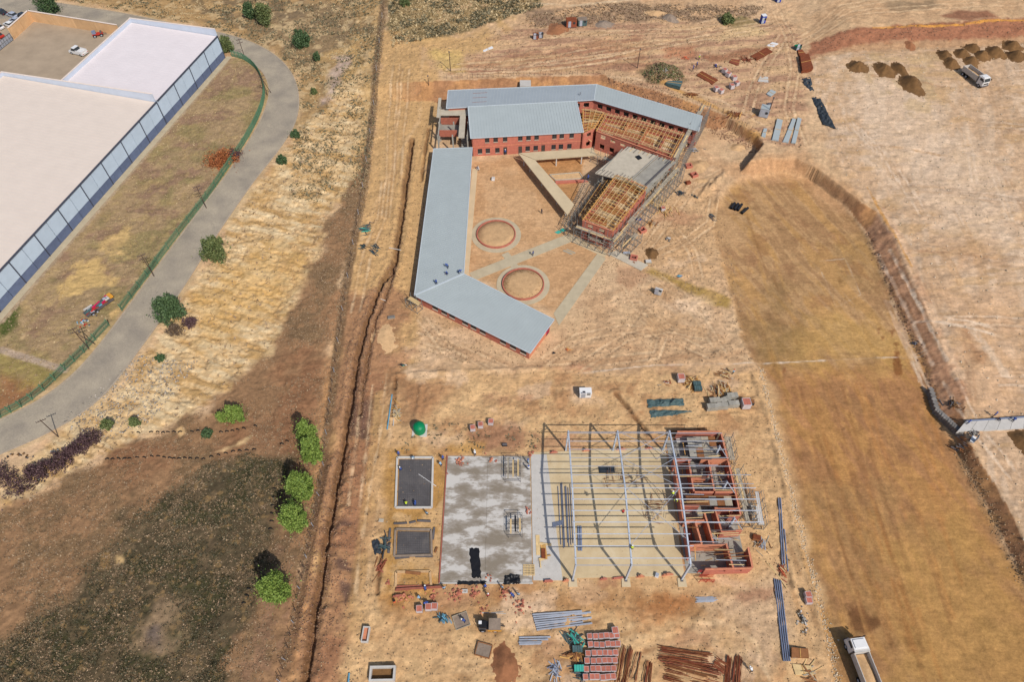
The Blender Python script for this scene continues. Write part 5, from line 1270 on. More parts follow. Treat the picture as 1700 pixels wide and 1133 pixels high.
# red steel trestle by the front of the rooms
r = root('steel_trestle', (*P0(1170, 962), 0), 'red steel trestle frame in front of the brick rooms', 'trestle')
a, b = P0(1160, 968), P0(1183, 966)
for x in (a[0], (a[0] + b[0]) / 2, b[0]):
    for dy in (0, 1.6): MB().bar((x, a[1] + dy, 0), (x, a[1] + dy, 1.4), .08).part('leg', 'red_paint', r)
for dy in (0, .8, 1.6):
    for z in (.7, 1.4): MB().bar((a[0], a[1] + dy, z), (b[0], a[1] + dy, z), .08).part('rail', 'red_paint', r)
# trestles on the cast slab (mason's scaffold)
def trestle(label, x0, x1, y0, y1, h, n):
    r = root('mason_trestle', ((x0 + x1) / 2, (y0 + y1) / 2, .17), label, 'trestle')
    for k in range(n):
        y = y0 + (y1 - y0) * k / (n - 1)
        for x in (x0, x1): MB().bar((x, y, .17), (x, y, h), .06).part('leg', 'steel_dark', r)
        for z in (h * .5, h): MB().bar((x0, y, z), (x1, y, z), .06).part('rail', 'steel_dark', r)
    for x in (x0, x1):
        for z in (.7, h): MB().bar((x, y0, z), (x, y1, z), .05).part('rail', 'steel_dark', r)
    for k in range(3): x = x0 + (x1 - x0) * (k + .5) / 3; MB().bar((x, y0 + rnd.uniform(0, .6), h + .05), (x, y1 - rnd.uniform(0, 1.2), h + .05), .25, .05).part('board', rnd.choice(['tarp_black', 'plank_grey', 'timber_pale']), r)
trestle('dark trestle scaffold at the far right corner of the cast slab', -1.2, 1.6, 55.2, 60.0, 1.7, 4)
trestle('dark trestle scaffold with boards at the middle right of the cast slab', -.6, 1.8, 44.6, 48.6, 1.7, 4)
def crumple(label, name, cat, px, h, m, z=0.0, n=(16, 10), seed=1, fold=1.2):
    """a sheet of plastic lying in folds over a four-cornered outline"""
    q = [Vector(P0(*a, z)) for a in px]; mb = MB(); nx_, ny_ = n; rs = random.Random(seed); ph = [rs.uniform(0, 6) for _ in range(6)]
    for j in range(ny_ + 1):
        for i in range(nx_ + 1):
            s, t = i / nx_, j / ny_; p = q[0].lerp(q[1], s).lerp(q[3].lerp(q[2], s), t); e = min(s, 1 - s, t, 1 - t)
            w = .5 + .5 * math.sin(p.x * 2.1 * fold + ph[0] + 1.3 * math.sin(p.y * 1.3 * fold + ph[1])) * math.sin(p.y * 2.6 * fold + ph[2] + math.sin(p.x * 1.7))
            jx, jy = (rs.uniform(-.14, .14), rs.uniform(-.14, .14)); g = G(p.x, p.y) if z == 0 else z
            mb.v.append((p.x + jx, p.y + jy, max(g, z) + .03 + h * w * (.15 + .85 * min(1, e * 5)) + rs.uniform(0, .06) * h))
    for j in range(ny_):
        for i in range(nx_): a = j * (nx_ + 1) + i; mb.f.append((a, a + 1, a + nx_ + 2, a + nx_ + 1)); mb.mi.append(0)
    bot = len(mb.v); edge = [i for i in range(nx_ + 1)] + [(j + 1) * (nx_ + 1) - 1 for j in range(1, ny_ + 1)] + [ny_ * (nx_ + 1) + i for i in range(nx_ - 1, -1, -1)] + [j * (nx_ + 1) for j in range(ny_ - 1, 0, -1)]
    for i in edge: v = mb.v[i]; mb.v.append((v[0], v[1], (G(v[0], v[1]) if z == 0 else z) - .02))
    m_ = len(edge)
    for i in range(m_): mb.f.append((edge[i], bot + i, bot + (i + 1) % m_, edge[(i + 1) % m_])); mb.mi.append(0)
    if sum((Vector(mb.v[f[1]]) - Vector(mb.v[f[0]])).cross(Vector(mb.v[f[2]]) - Vector(mb.v[f[0]])).z for f in mb.f[:20]) < 0: mb.f = [f[::-1] for f in mb.f]
    return mb.thing(name, m, label, cat, smooth=False)
crumple('black plastic sheet laid flat as a dark strip on the cast slab', 'plastic_sheet', 'plastic sheet', [(779, 911), (795, 911), (799, 960), (784, 960)], .06, 'tarp_black', .17, seed=2)
crumple('narrow black plastic roll along the front edge of the cast slab', 'plastic_sheet', 'plastic sheet', [(760, 966), (807, 966), (806, 971), (759, 972)], .15, 'tarp_black', .17, seed=3)
crumple('heap of crumpled black plastic at the front right of the cast slab', 'plastic_sheet', 'plastic sheet', [(838, 957), (862, 955), (865, 970), (836, 971)], .7, 'tarp_black', .17, seed=4)
r = root('timber_pallet', (*P0(878, 948), .12), 'wooden slatted pallet lying at the front of the pale apron', 'pallet')
cx, cy = P0(878, 948)
for k in range(7): MB().box(cx, cy - .85 + k * .28, .3, 2.0, .15, .05).part('slat', 'timber_pale', r)
for k in range(4): MB().box(cx - .9 + k * .6, cy, .2, .1, 1.9, .14).part('bearer', 'timber_pale', r)
r = root('plywood_stack', (*P0(900, 915), .12), 'loose plywood sheets and boards beside the hall frame', 'plywood')
for k, (u, v, sx, sy, a) in enumerate(((893, 906, .7, 3.6, .02), (900, 915, .5, 2.8, .05), (905, 905, 2.2, .4, -.1), (905, 918, .5, 2.6, .1), (899, 930, 1.0, .5, .3), (897, 938, .2, 1.4, .1), (908, 925, 1.4, .2, .2))):
    p = P0(u, v); MB().box(p[0], p[1], .15 + .04 * k, sx, sy, .05, a).part('board', rnd.choice(['timber_pale', 'timber']), r)
p = P0(902, 921); MB().box(p[0], p[1], .3, .7, 1.7, .3).part('mesh_crate', 'rust', r)
# loose steel members lying on the hall floor
r = root('purlin_stack', (*P0(938, 860), .12), 'bundle of blue-grey steel purlins lying across the hall floor', 'steel purlins')
for k in range(7):
    u = 927 + k * 3.4 + rnd.uniform(-1, 1); a = P0(u, 800 + rnd.uniform(0, 12)); b = P0(u + 5, 905 + rnd.uniform(-6, 8)); MB().bar((*a, .22), (*b, .22), .09, .18).part('purlin', 'blue_steel', r)
for u in (960, 964): a = P0(u, 875); b = P0(u + 1, 916); MB().bar((*a, .22), (*b, .22), .3, .14).part('purlin', 'blue_steel', r)
a = P0(917, 870); b = P0(934, 866)
for k in range(4): MB().bar((a[0], a[1] - k * .22, .22), (b[0], b[1] - k * .22, .22), .1, .12).part('purlin', 'blue_steel', r)
# reinforcement cage / birdcage scaffold standing in the hall, seen as a tangle
r = root('reinforcement_mesh', (*P0(1030, 800), .12), 'pile of brown reinforcement mesh and boards on the hall floor', 'reinforcement')
for k in range(46):
    u, v = rnd.uniform(1000, 1060), rnd.uniform(785, 812); a = P0(u, v); an = rnd.uniform(-.3, .3) + (1.57 if k % 2 else 0); l = rnd.uniform(.8, 2.4); z = rnd.uniform(.15, .5)
    MB().bar((a[0], a[1], z), (a[0] + l * math.cos(an), a[1] + l * math.sin(an), z + .05), .05).part('bar', rnd.choice(['rust', 'timber_dark', 'steel_dark']), r)
r = root('reinforcement_mesh', (*P0(1085, 850), .12), 'dark reinforcement tangle beside the brick rooms under the purlins', 'reinforcement')
for k in range(46):
    u, v = rnd.uniform(1068, 1108), rnd.uniform(830, 870); a = P0(u, v); an = rnd.uniform(-.3, .3) + (1.57 if k % 2 else 0); l = rnd.uniform(.8, 2.2); z = rnd.uniform(.15, .6)
    MB().bar((a[0], a[1], z), (a[0] + l * math.cos(an), a[1] + l * math.sin(an), z + .05), .05).part('bar', rnd.choice(['rust', 'timber_dark', 'steel_dark']), r)
p = P0(1007, 781); MB().box(p[0], p[1], .16, 3.0, 1.3, .06, .03).thing('steel_sheet', 'tarp_dark', 'flat dark grey steel sheet lying on the hall floor', 'steel sheet')

# formwork pits on the left
def pit(label, px, inner, z, meshfrac=0, rimm='lime'):
    q = [P0(*a) for a in px]; cx = sum(a[0] for a in q) / 4; cy = sum(a[1] for a in q) / 4
    r = root('foundation_slab', (cx, cy, 0), label, 'foundation')
    MB().prism(inset(q, .35), -.25, z).part('slab', inner, r)
    for i in range(4): a, b = q[i], q[(i + 1) % 4]; MB().bar((*a, .12), (*b, .12), .35, .5).part('kerb_wall', rimm, r)
    iq = inset(q, .45); g = MB()
    v = [Vector((*a, z + .09)) for a in iq]
    nx_, ny_ = int((v[1] - v[0]).length / .32), int((v[3] - v[0]).length / .32)
    for k in range(nx_ + 1): g.bar(v[0].lerp(v[1], k / nx_), v[3].lerp(v[2], k / nx_), .025)
    for k in range(ny_ + 1): g.bar(v[0].lerp(v[3], k / ny_) + Vector((0, 0, .03)), v[1].lerp(v[2], k / ny_) + Vector((0, 0, .03)), .025)
    g.part('rebar_mesh', 'steel_dark', r)['kind'] = 'stuff'
    return r
pit('dark mesh-covered foundation slab with pale kerb left of the cast slab', [(657, 844), (717, 844), (719, 761), (660, 761)], 'slab_dark', .08)
pit('smaller dark foundation slab with bare mesh fringe in front of the tall one', [(655, 925), (717, 923), (716, 881), (657, 880)], 'slab_dark', .1, rimm='sand_grey')
r = root('foundation_trench', (*P0(685, 960), 0), 'small excavated foundation outline with a timber mat in front', 'foundation')
q = [P0(*a) for a in ((657, 976), (716, 974), (714, 950), (658, 951))]
for i in range(4): MB().bar((*q[i], .1), (*q[(i + 1) % 4], .1), .4, .35).part('kerb_wall', 'brick_dark' if i == 0 else 'soil_tan', r)
MB().box(*P0(686, 953), .35, 2.6, .5, .12, -.1).part('timber_mat', 'timber_dark', r)
# low brick footing in front of it
brick_stub(P0(656, 981), P0(735, 976), .5, 'long low brick footing in front of the foundation outline', 'brick_dark'); brick_stub(P0(652, 992), P0(672, 990), .45, 'short brick footing at the left end below the foundation outline', 'brick_dark')
for (u, v, w, d, a, lab) in ((665, 870, 2.4, .3, .05, 'black timber length lying left above the smaller foundation'), (704, 866, 2.4, .35, -.05, 'black timber length lying right above the smaller foundation'), (685, 868, 1.2, .3, .25, 'short black offcut between the two black timber lengths'),
        (647, 889, .35, 2.3, .02, 'black timber length standing parallel to the left side of the smaller foundation'), (720, 887, .35, 2.2, -.05, 'black timber length along the right side of the smaller foundation'),
        (668, 927, 2.5, .32, .1, 'black timber length at the left below the smaller foundation'), (704, 925, 3.0, .32, .0, 'black timber length at the right below the smaller foundation'), (646, 911, .4, 1.8, .0, 'black offcut left of the smaller foundation near the pipes'), (724, 914, .3, 1.0, -.3, 'thin dark timber right of the smaller foundation')):
    p = P(u, v); MB().box(0, 0, .1, w, d, .26).box(0, .0, .26, w * .96, d * .5, .08).thing('timber_baulk', 'timber_dark' if 'timber' in lab and 'black' not in lab else 'steel_dark', lab, 'timber', 'dark timber lengths round the small foundation', (p.x, p.y, p.z), a)
# ------------------------------------------------------------------ stock, plant and small things on the site
def at(u, v): p = P(u, v); return (p.x, p.y, p.z)
HID = 0
def proto(name, cat):
    o = bpy.data.objects.new(name, None); COL.objects.link(o); o['category'] = cat; o.empty_display_size = .3; return o
class Stamp:
    """first use moves the built thing itself, later uses copy it with its parts"""
    def __init__(self, o): self.o = o; self.used = False
    def __call__(self, loc, rz, label, group=None, scale=None):
        if self.used: return tree_copy(self.o, loc, rz, label, group, scale)
        self.used = True; o = self.o; o.location = loc; o.rotation_euler = (0, 0, rz); o['label'] = label
        if group: o['group'] = group
        if scale: o.scale = (scale,) * 3 if not hasattr(scale, '__len__') else scale
        return o
# ---- brick pallets
o = proto('brick_pallet', 'brick pallet')
base = MB()
for y in (-.36, 0, .36): base.box(0, y, .05, .92, .1, .1)
for x in (-.4, -.2, 0, .2, .4): base.box(x, 0, .12, .14, .98, .04)
base.local('pallet_base', 'timber_dark', o)
for z in range(5):
    b = MB()
    for i in range(2):
        for j in range(3): b.box(-.21 + .42 * i, -.29 + .29 * j, .24 + z * .165, .405, .28, .155)
    b.local('brick_layer', 'brick', o)
w = MB()
for x in (-.44, .44): w.box(x, 0, .55, .02, .92, .82)
for y in (-.46, .46): w.box(0, y, .55, .9, .02, .82)
for x in (-.4, .4): w.box(x * 1.09, 0, .985, .05, .94, .02)
for y in (-.42, .42): w.box(0, y * 1.06, .987, .8, .05, .02)
w.local('wrap', 'pallet_wrap', o)
pallet = Stamp(o)
ROWS = ['first', 'second', 'third', 'fourth', 'fifth', 'sixth']
for rI, py in enumerate((1059, 1073, 1087, 1100, 1113, 1127)):
    for cI, px_ in enumerate((978, 988, 997, 1006, 1014, 1023)):
        pallet(at(px_ - rI * 1.2 + (3 if rI == 1 else 0) + rnd.uniform(-.6, .6), py + rnd.uniform(-.8, .8) - (cI * .2)), rnd.uniform(-.06, .1),
               'brick pallet in the big bottom stock, %s row, %s from left' % (ROWS[rI], ROWS[cI]), 'big brick stock', .9)
for (u, v, a, lab) in ((785, 714, .1, 'leftmost of the three brick pallets behind the cast slab'), (798, 709, .05, 'middle of the three brick pallets behind the cast slab'), (815, 704, -.05, 'rightmost of the three brick pallets behind the cast slab'),
        (697, 1014, .05, 'brick pallet on the left in front of the bricklayers'), (712, 1011, .02, 'brick pallet in the middle in front of the bricklayers'), (722, 1010, -.02, 'brick pallet on the right in front of the bricklayers'),
        (1020, 1050, .1, 'single brick pallet at the top right corner of the big stock'), (1339, 991, .1, 'brick pallet lying alone beside the field edge, upper one'), (1340, 1000, .0, 'brick pallet lying alone beside the field edge, lower one'),
        (1188, 151, .4, 'white-wrapped brick pallet nearest the rear cut, left one'), (1196, 155, .6, 'brick pallet nearest the rear cut, right one'), (1214, 147, .3, 'orange-red brick pallet in the upper yard cluster, front left'), (1222, 142, .5, 'brick pallet in the upper yard cluster, front right'),
        (1218, 133, .2, 'brick pallet in the upper yard cluster, rear'), (1208, 127, .7, 'brick pallet in the upper yard cluster, far left'), (1202, 121, .7, 'half-used brick pallet behind the upper yard cluster'), (1100, 350, .1, 'red brick pallet beside the timber heap at the southern wing')):
    pallet(at(u, v), a, lab, 'scattered brick pallets', 1.1 if v > 300 else 1.35)
# ---- loose brick heaps
def heap(name, label, cat, px, n, size, mats, hmax=.5, group=None, part='piece', spread=.45, long=False, z=None):
    cx, cy = px; p0 = P(cx, cy); r = root(name, (p0.x, p0.y, p0.z), label, cat, group)
    shared = {}; hdir = rnd.uniform(0, 3.14)
    for k in range(n):
        a, d = rnd.uniform(0, 6.28), abs(rnd.gauss(0, spread)); x, y = p0.x + d * math.cos(a) * (size if not hasattr(size, '__len__') else size[0]), p0.y + d * math.sin(a) * (size if not hasattr(size, '__len__') else size[1])
        zz = (G(x, y) if z is None else z) + max(.03, hmax * max(0, 1 - d / (spread * 2)) * rnd.uniform(.3, 1)); m_ = rnd.choice(mats); key = (m_, k % 3)
        if key not in shared:
            if long: sz_ = max(size) if hasattr(size, '__len__') else size; ln = min(2.2, rnd.uniform(.45, 1.0) * sz_); mb = MB().box(0, 0, 0, ln, rnd.uniform(.08, .2), rnd.uniform(.04, .08))
            else: s = rnd.uniform(.17, .28); mb = MB().box(0, 0, 0, s * 1.3, s, s * .8)
            shared[key] = mb.mesh(part, m_)
        o = bpy.data.objects.new(part, shared[key]); COL.objects.link(o); o.parent = r; o.location = (x - p0.x, y - p0.y, zz - p0.z + .05); o.rotation_euler = (rnd.uniform(-.3, .3), rnd.uniform(-.2, .2) * (.5 if long else 1), rnd.uniform(0, 6.28) if not long else hdir + rnd.gauss(0, .33) + (1.57 if rnd.random() < .18 else 0))
    return r
B3 = ['brick', 'brick_orange', 'brick_dark']
for (u, v, n, s, lab) in ((762, 767, 26, 2.2, 'loose red bricks scattered at the far left edge of the cast slab'), (816, 765, 12, 1.2, 'few loose red bricks at the far edge of the cast slab'), (880, 755, 14, 1.4, 'loose bricks at the far right corner of the cast slab'),
        (876, 850, 10, .9, 'small brick scatter on the right edge of the cast slab'), (760, 987, 30, 2.2, 'red brick heap in front of the cast slab, left of the mortar box'), (789, 986, 34, 1.8, 'red brick heap in front of the cast slab, near the standing worker'), (838, 985, 22, 1.4, 'red brick heap by the two crouching workers'),
        (865, 1006, 26, 2.0, 'spread of orange bricks on the track in front of the hall'), (672, 991, 18, 1.6, 'orange brick heap at the left end of the brick footing'), (717, 992, 20, 1.6, 'orange brick heap in front of the brick footing'), (802, 1014, 8, .8, 'handful of orange bricks behind the dumper'),
        (645, 968, 6, .5, 'few orange bricks beside the small excavated outline'), (812, 960, 5, .8, 'few red bricks beside the black plastic strip'), (1120, 225 + 40, 12, 1.4, 'brick rubble at the foot of the east scaffold'), (1165, 275, 16, 2.0, 'red brick rubble east of the deck scaffold')):
    heap('brick_heap', lab, 'bricks', (u, v), n, s, B3, .35, 'loose brick heaps', 'brick', z=.2 if 742 < u < 882 and 757 < v < 966 else None)
# ---- timber heaps
for (u, v, n, s, m_, lab, nm) in ((1092, 342, 60, (2.4, 4.2), ['timber_pale', 'timber', 'timber_pale'], 'yellow timber heap beside the scaffold of the southern wing', 'timber_heap'), (1104, 352, 30, (2.4, 2.0), ['timber_pale', 'timber'], 'small fan of yellow boards right of the timber heap', 'timber_heap'),
        (1196, 648, 60, (2.6, 1.6), ['timber_pale', 'timber', 'timber_dark', 'plank_grey'], 'broken timber heap in front of the concrete block stacks', 'timber_heap'), (1202, 625, 40, (2.0, 1.6), ['timber_pale', 'timber_dark', 'plank_grey'], 'dark timber heap behind the concrete block stacks', 'timber_heap'),
        (1150, 636, 50, (2.4, 1.8), ['timber_pale', 'timber', 'timber_dark'], 'timber offcut heap beside the green crates', 'timber_heap'), (1298, 948, 24, (1.2, 1.6), ['timber_pale', 'rust_red', 'orange_mesh'], 'heap of orange mesh and long boards across the blue pipes', 'timber_heap'),
        (955, 1090, 26, (2.4, .7), ['timber_dark', 'timber'], 'timber heap left of the big brick stock', 'timber_heap'), (1220, 192, 40, (5.0, 1.6), ['rust', 'timber_dark', 'timber'], 'long brown timber lengths behind the rear cut', 'timber_heap'),
        (1148, 158, 20, (3.0, 1.2), ['timber_dark', 'rust'], 'brown pole heap above the rear cut', 'timber_heap'), (1240, 100, 26, (5.5, 1.2), ['rust', 'rust_red', 'brick_dark'], 'rusty steel lengths beside the mesh plate in the upper yard', 'steel_heap'),
        (1137, 97, 14, (1.2, 1.0), ['orange_mesh'], 'small heap of orange safety mesh above the grass mound', 'mesh_heap'), (1118, 288, 26, (2.6, 1.6), ['timber_pale', 'timber', 'plank_grey'], 'loose scaffold boards at the foot of the deck scaffold', 'timber_heap'), (1082, 372, 20, (1.8, 1.2), ['timber_dark', 'plank_grey', 'timber'], 'loose boards between manhole and southern wing', 'timber_heap'), (1150, 250, 22, (2.2, 1.2), ['galv', 'plank_grey', 'steel_dark'], 'scaffold tubes dropped near the corner of the cut', 'tube_heap'), (1262, 905, 24, (2.0, 1.4), ['plank_grey', 'galv', 'timber_dark'], 'scaffold boards and tubes east of the brick rooms', 'tube_heap'), (1246, 850, 20, (1.4, 2.0), ['plank_grey', 'lime', 'steel_dark'], 'loose tubes right of the low scaffold bay', 'tube_heap'), (1188, 110, 26, (1.8, 1.6), ['blue_plastic', 'tarp_black', 'white_paint', 'steel_dark', 'yellow_paint'], 'colourful heap of site gear beside the grass mound', 'gear_heap'),
        (1130, 322, 30, (1.4, 1.2), ['tarp_dark', 'tarp_green', 'steel_dark'], 'dark heap of scaffold frames east of the southern wing', 'frame_heap'), (1153, 328, 14, (.8, .8), ['tarp_green', 'tarp_dark'], 'small green crate heap right of the dark frames', 'frame_heap'), (1182, 360, 18, (.8, 1.2), ['tarp_green', 'tarp_dark', 'steel_dark'], 'green frame heap at the left edge of the field', 'frame_heap'),
        (607, 382, 40, (1.4, 2.6), ['tarp_green', 'tarp_dark', 'teal', 'steel_dark'], 'green scaffold gear heap beside the wire fence, upper one', 'frame_heap'), (604, 410, 22, (1.2, 1.2), ['tarp_green', 'tarp_dark', 'black_paint'], 'green scaffold gear heap beside the wire fence, lower one', 'frame_heap'), (622, 415, 18, (1.0, 2.0), ['tarp_green', 'tarp_dark'], 'narrow green gear heap next to the trench', 'frame_heap'),
        (952, 1062, 44, (2.2, 1.4), ['tarp_green', 'tarp_dark', 'teal'], 'green scaffold frame stack left of the big brick stock', 'frame_heap'), (922, 1116, 40, (1.2, 1.6), ['galv', 'steel_dark', 'blue_steel'], 'bristling heap of grey steel props at the bottom', 'prop_heap'), (962, 1116, 26, (1.4, 1.8), ['tarp_dark', 'tarp_green', 'steel_dark'], 'dark frame heap left of the lowest brick pallets', 'frame_heap'),
        (1332, 1030, 40, (1.0, 2.8), ['stone', 'lime', 'concrete_grey'], 'narrow grey rubble heap beside the field edge', 'rubble_heap'), (1105, 120, 10, (1, 1), ['concrete_grey'], 'small grey rubble behind the grass mound', 'rubble_heap'), (1110, 398, 20, (.9, .9), ['stone', 'lime'], 'grey stone heap beside the sand pile', 'rubble_heap'),
        (1615, 720, 26, (1.8, 1.0), ['stone', 'steel_dark', 'concrete_grey'], 'grey stone heap in front of the concrete channel', 'rubble_heap'), (1595, 745, 24, (2.0, 1.2), ['steel_dark', 'timber_dark'], 'dark brush heap at the foot of the bank', 'brush_heap'), (1582, 672, 26, (1.8, 1.4), ['timber_dark', 'soil_dark', 'steel_dark'], 'dark brush and stakes beside the gabion blocks', 'brush_heap'),
        (1340, 1118, 20, (1.6, 2.6), ['timber_dark', 'plank_grey', 'timber_pale'], 'rough timber heap beside the plywood sheets at the field edge', 'timber_heap'), (920, 588, 8, (.5, .4), ['tarp_dark', 'black_paint'], 'small dark bundle near the magenta door', 'bundle'), (942, 582, 12, (.7, .6), ['timber', 'orange_mesh'], 'small orange stick heap near the magenta door', 'stick_heap'),
        (1128, 460, 12, (.9, .6), ['tarp_green', 'light_blue', 'brick_dark'], 'small green and red heap beside the grass strip', 'rubbish_heap'), (668, 608, 10, (.9, .6), ['teal', 'tarp_dark', 'white_paint'], 'small green and white rubbish beside the trench', 'rubbish_heap'), (1052, 437, 6, (.4, .4), ['brick_dark', 'timber_dark'], 'small dark red bundle beside the end of the east path', 'bundle'),
        (660, 690, 22, (.6, 2.2), ['timber_pale', 'timber', 'plank_grey'], 'pale stick heap beside the light blue pipe', 'stick_heap'), (1105, 637, 14, (1.2, .6), ['rust_red', 'plank_grey', 'white_paint'], 'small red and white rubbish heap left of the red stack', 'rubbish_heap'), (1518, 572, 14, (.8, .8), ['blue_steel', 'stone', 'steel_dark'], 'grey-blue bundle at the foot of the brown bank', 'bundle'),
        (737, 1028, 26, (1.6, .7), ['tarp_green', 'tarp_dark', 'light_blue'], 'grey-green shuttering heap in front of the brick pallets', 'frame_heap'), (640, 905, 24, (.5, 2.6), ['tarp_green', 'tarp_dark', 'steel_dark'], 'narrow dark frame heap left of the smaller foundation', 'frame_heap'), (630, 945, 20, (.9, 2.0), ['rust_red', 'timber_dark', 'brick_dark'], 'brown lath heap left of the small excavated outline', 'timber_heap')):
    heap(nm, lab, nm.replace('_', ' '), (u, v), n, s, m_, .6, None, 'length' if nm not in ('rubble_heap',) else 'lump', .5, nm not in ('rubble_heap', 'gear_heap'))
# ---- pipes and steel lengths
def lengths(name, label, cat, runs, kind, m_, r_=.2, part='pipe'):
    p0 = P(*runs[0][0]); r = root(name, (p0.x, p0.y, p0.z), label, cat)
    for k, (a, b) in enumerate(runs):
        a3, b3 = P(*a), P(*b); a3.z += r_ + .02; b3.z += r_ + .02
        if kind == 'pipe': MB().pipe(a3, b3, r_, r_ * .12, 8).part(part, m_, r)
        elif kind == 'tube': MB().tube(a3, b3, r_, 6).part(part, m_, r)
        else: 
            mb = MB().bar(a3, b3, r_ * .5, r_ * 2); up = Vector((0, 0, r_)); mb.bar(a3 + up, b3 + up, r_ * 2, .05); mb.bar(a3 - up, b3 - up, r_ * 2, .05); mb.part(part, m_, r)
    return r
lengths('steel_stack', 'fanned stack of long grey steel beams left of the big brick stock', 'steel beams', [((884 + k, 1022 + k * 3.6), (966 + (k * 37) % 22, 1016 + k * 3.0 - (k % 3))) for k in range(8)], 'beam', 'galv', .11, 'beam')
lengths('steel_stack', 'small stack of grey steel beams beside the fanned stack', 'steel beams', [((862, 1060), (914, 1059)), ((862, 1064), (910, 1063)), ((861, 1068), (900, 1067.5)), ((862, 1071), (898, 1070.5))], 'beam', 'galv', .11, 'beam')
lengths('pipe_bundle', 'short bundle of thin grey tubes in front of the brick rooms', 'tubes', [((1154 + (k * 7) % 5, 993 + k * 1.6), (1184 + (k * 5) % 8, 992 + k * 1.6)) for k in range(6)], 'tube', 'galv', .07, 'tube')
lengths('pipe_run', 'long pair of blue-grey pipes beside the field edge, upper run', 'pipes', [((1292 + k * 3.4, 828), (1299 + k * 3.4, 944)) for k in range(2)], 'pipe', 'blue_steel', .11)
lengths('pipe_run', 'long bundle of blue-grey pipes beside the field edge, lower run', 'pipes', [((1285 + k * 3.4, 962 + k), (1301 + k * 3.4, 1099)) for k in range(4)], 'pipe', 'blue_steel', .11)
lengths('pipe_run', 'pair of thin long pipes along the sandy edge above the blue bundle', 'pipes', [((1302, 880), (1308, 950))], 'pipe', 'blue_steel', .1)
lengths('water_pipe', 'light blue plastic pipe lying near the green tank', 'pipe', [((651, 656), (643, 714))], 'pipe', 'light_blue', .12)
lengths('water_pipe', 'pink-white plastic pipe beside the light blue one', 'pipe', [((654, 680), (653, 708))], 'pipe', 'lime', .11)
lengths('water_pipe', 'short light blue pipe end at the bottom edge beside the concrete box', 'pipe', [((580, 1119), (578, 1140))], 'pipe', 'light_blue', .14)
lengths('timber_rail', 'white timber pole laid across the trench', 'pole', [((646, 412), (666, 416))], 'tube', 'lime', .09, 'pole'); lengths('timber_rail', 'short pale pole across the lower fork of the trench', 'pole', [((632, 497), (640, 500))], 'tube', 'lime', .09, 'pole')
lengths('pole_bundle', 'pair of thin white rods lying behind the dumper', 'rods', [((798, 1018), (840, 1020)), ((800, 1019), (836, 1017))], 'tube', 'lime', .05, 'rod')
lengths('batten_lengths', 'two long boards lying across the blue pipes beside the orange mesh', 'boards', [((1272, 934), (1300, 968)), ((1278, 938), (1306, 978))], 'tube', 'timber_pale', .1, 'board')
lengths('black_pipes', 'three short black pipe lengths on the field and one grey', 'pipes', [((1213, 348), (1219, 339)), ((1219, 350), (1225, 340)), ((1224, 351), (1231, 341)), ((1231, 356), (1241, 347))], 'pipe', 'black_paint', .35)
lengths('water_pipe', 'pale hose running from the dark foundation slab', 'hose', [((695, 788), (724, 808))], 'tube', 'white_paint', .07, 'hose')
# rusty reinforcement at the bottom
def rebar_bundle(label, runs, n, w, m_='rust'):
    p0 = P(*runs[0]); r = root('rebar_bundle', (p0.x, p0.y, p0.z), label, 'reinforcing steel')
    a, b = P(*runs[0]), P(*runs[1]); d = (b - a).normalized(); nn = Vector((-d.y, d.x, 0))
    for k in range(n):
        o_ = nn * rnd.uniform(-w, w); s0, s1 = rnd.uniform(0, .12), rnd.uniform(0, .12); p, q = a.lerp(b, s0) + o_, b.lerp(a, s1) + o_ + nn * rnd.uniform(-.3, .3)
        p.z = G(p.x, p.y) + .07 + rnd.uniform(0, .3); q.z = G(q.x, q.y) + .07 + rnd.uniform(0, .3); MB().bar(p, q, .07).part('bar', rnd.choice([m_, m_, 'timber_dark', 'rust_red']), r)
for (a, b, n, w, lab) in (((1090, 1086), (1185, 1100), 22, 1.3, 'rusty reinforcing bars, uppermost bundle at the bottom'), ((1100, 1100), (1200, 1124), 18, 1.0, 'rusty reinforcing bars, middle slanting bundle at the bottom'), ((1100, 1118), (1180, 1140), 16, 1.0, 'rusty reinforcing bars, lowest slanting bundle at the bottom'),
        ((1212, 1090), (1208, 1140), 18, .5, 'rusty bars lying upright in the picture, left bundle'), ((1226, 1088), (1222, 1140), 20, .6, 'rusty bars lying upright in the picture, right bundle'), ((1078, 1098), (1072, 1140), 12, .5, 'rusty bars at the left end of the reinforcement yard'), ((1185, 1098), (1206, 1112), 30, .9, 'rusty tangle at the right end of the slanting bars'),
        ((1040, 1072), (1026, 1140), 26, 1.2, 'long brown strip of steel beside the big brick stock'), ((1062, 1082), (1050, 1135), 5, .4, 'few thin dark bars between brick stock and reinforcement yard')):
    rebar_bundle(lab, (a, b), n, w)
for k in range(3): pass
# rusty mesh plates in the upper yard
def plate_stack(label, px, m_, n=4, h=.3):
    q = [P(*a) for a in px]; z = sum(v.z for v in q) / 4; cx = sum(v.x for v in q) / 4; cy = sum(v.y for v in q) / 4; r = root('mesh_stack', (cx, cy, z), label, 'steel mesh')
    for k in range(n): MB().prism([(v.x + rnd.uniform(-.08, .08), v.y + rnd.uniform(-.08, .08)) for v in q], z - .1 if k == 0 else z + h * k / n, z + h * (k + 1) / n - .02).part('mesh_sheet', m_, r)
    a, b, c_, d = q
    for t in (.5,): p0, p1 = a.lerp(b, t), d.lerp(c_, t); MB().bar((p0.x, p0.y, z + h + .02), (p1.x, p1.y, z + h + .02), .12, .04).part('batten', 'timber', r)
plate_stack('rust-brown stack of mesh sheets nearest the grass mound', [(1156, 126), (1165, 119), (1192, 133), (1182, 141)], 'rust')
plate_stack('rust-brown stack of mesh sheets at the right of the upper yard', [(1245, 94), (1272, 80), (1282, 87), (1256, 100)], 'rust')
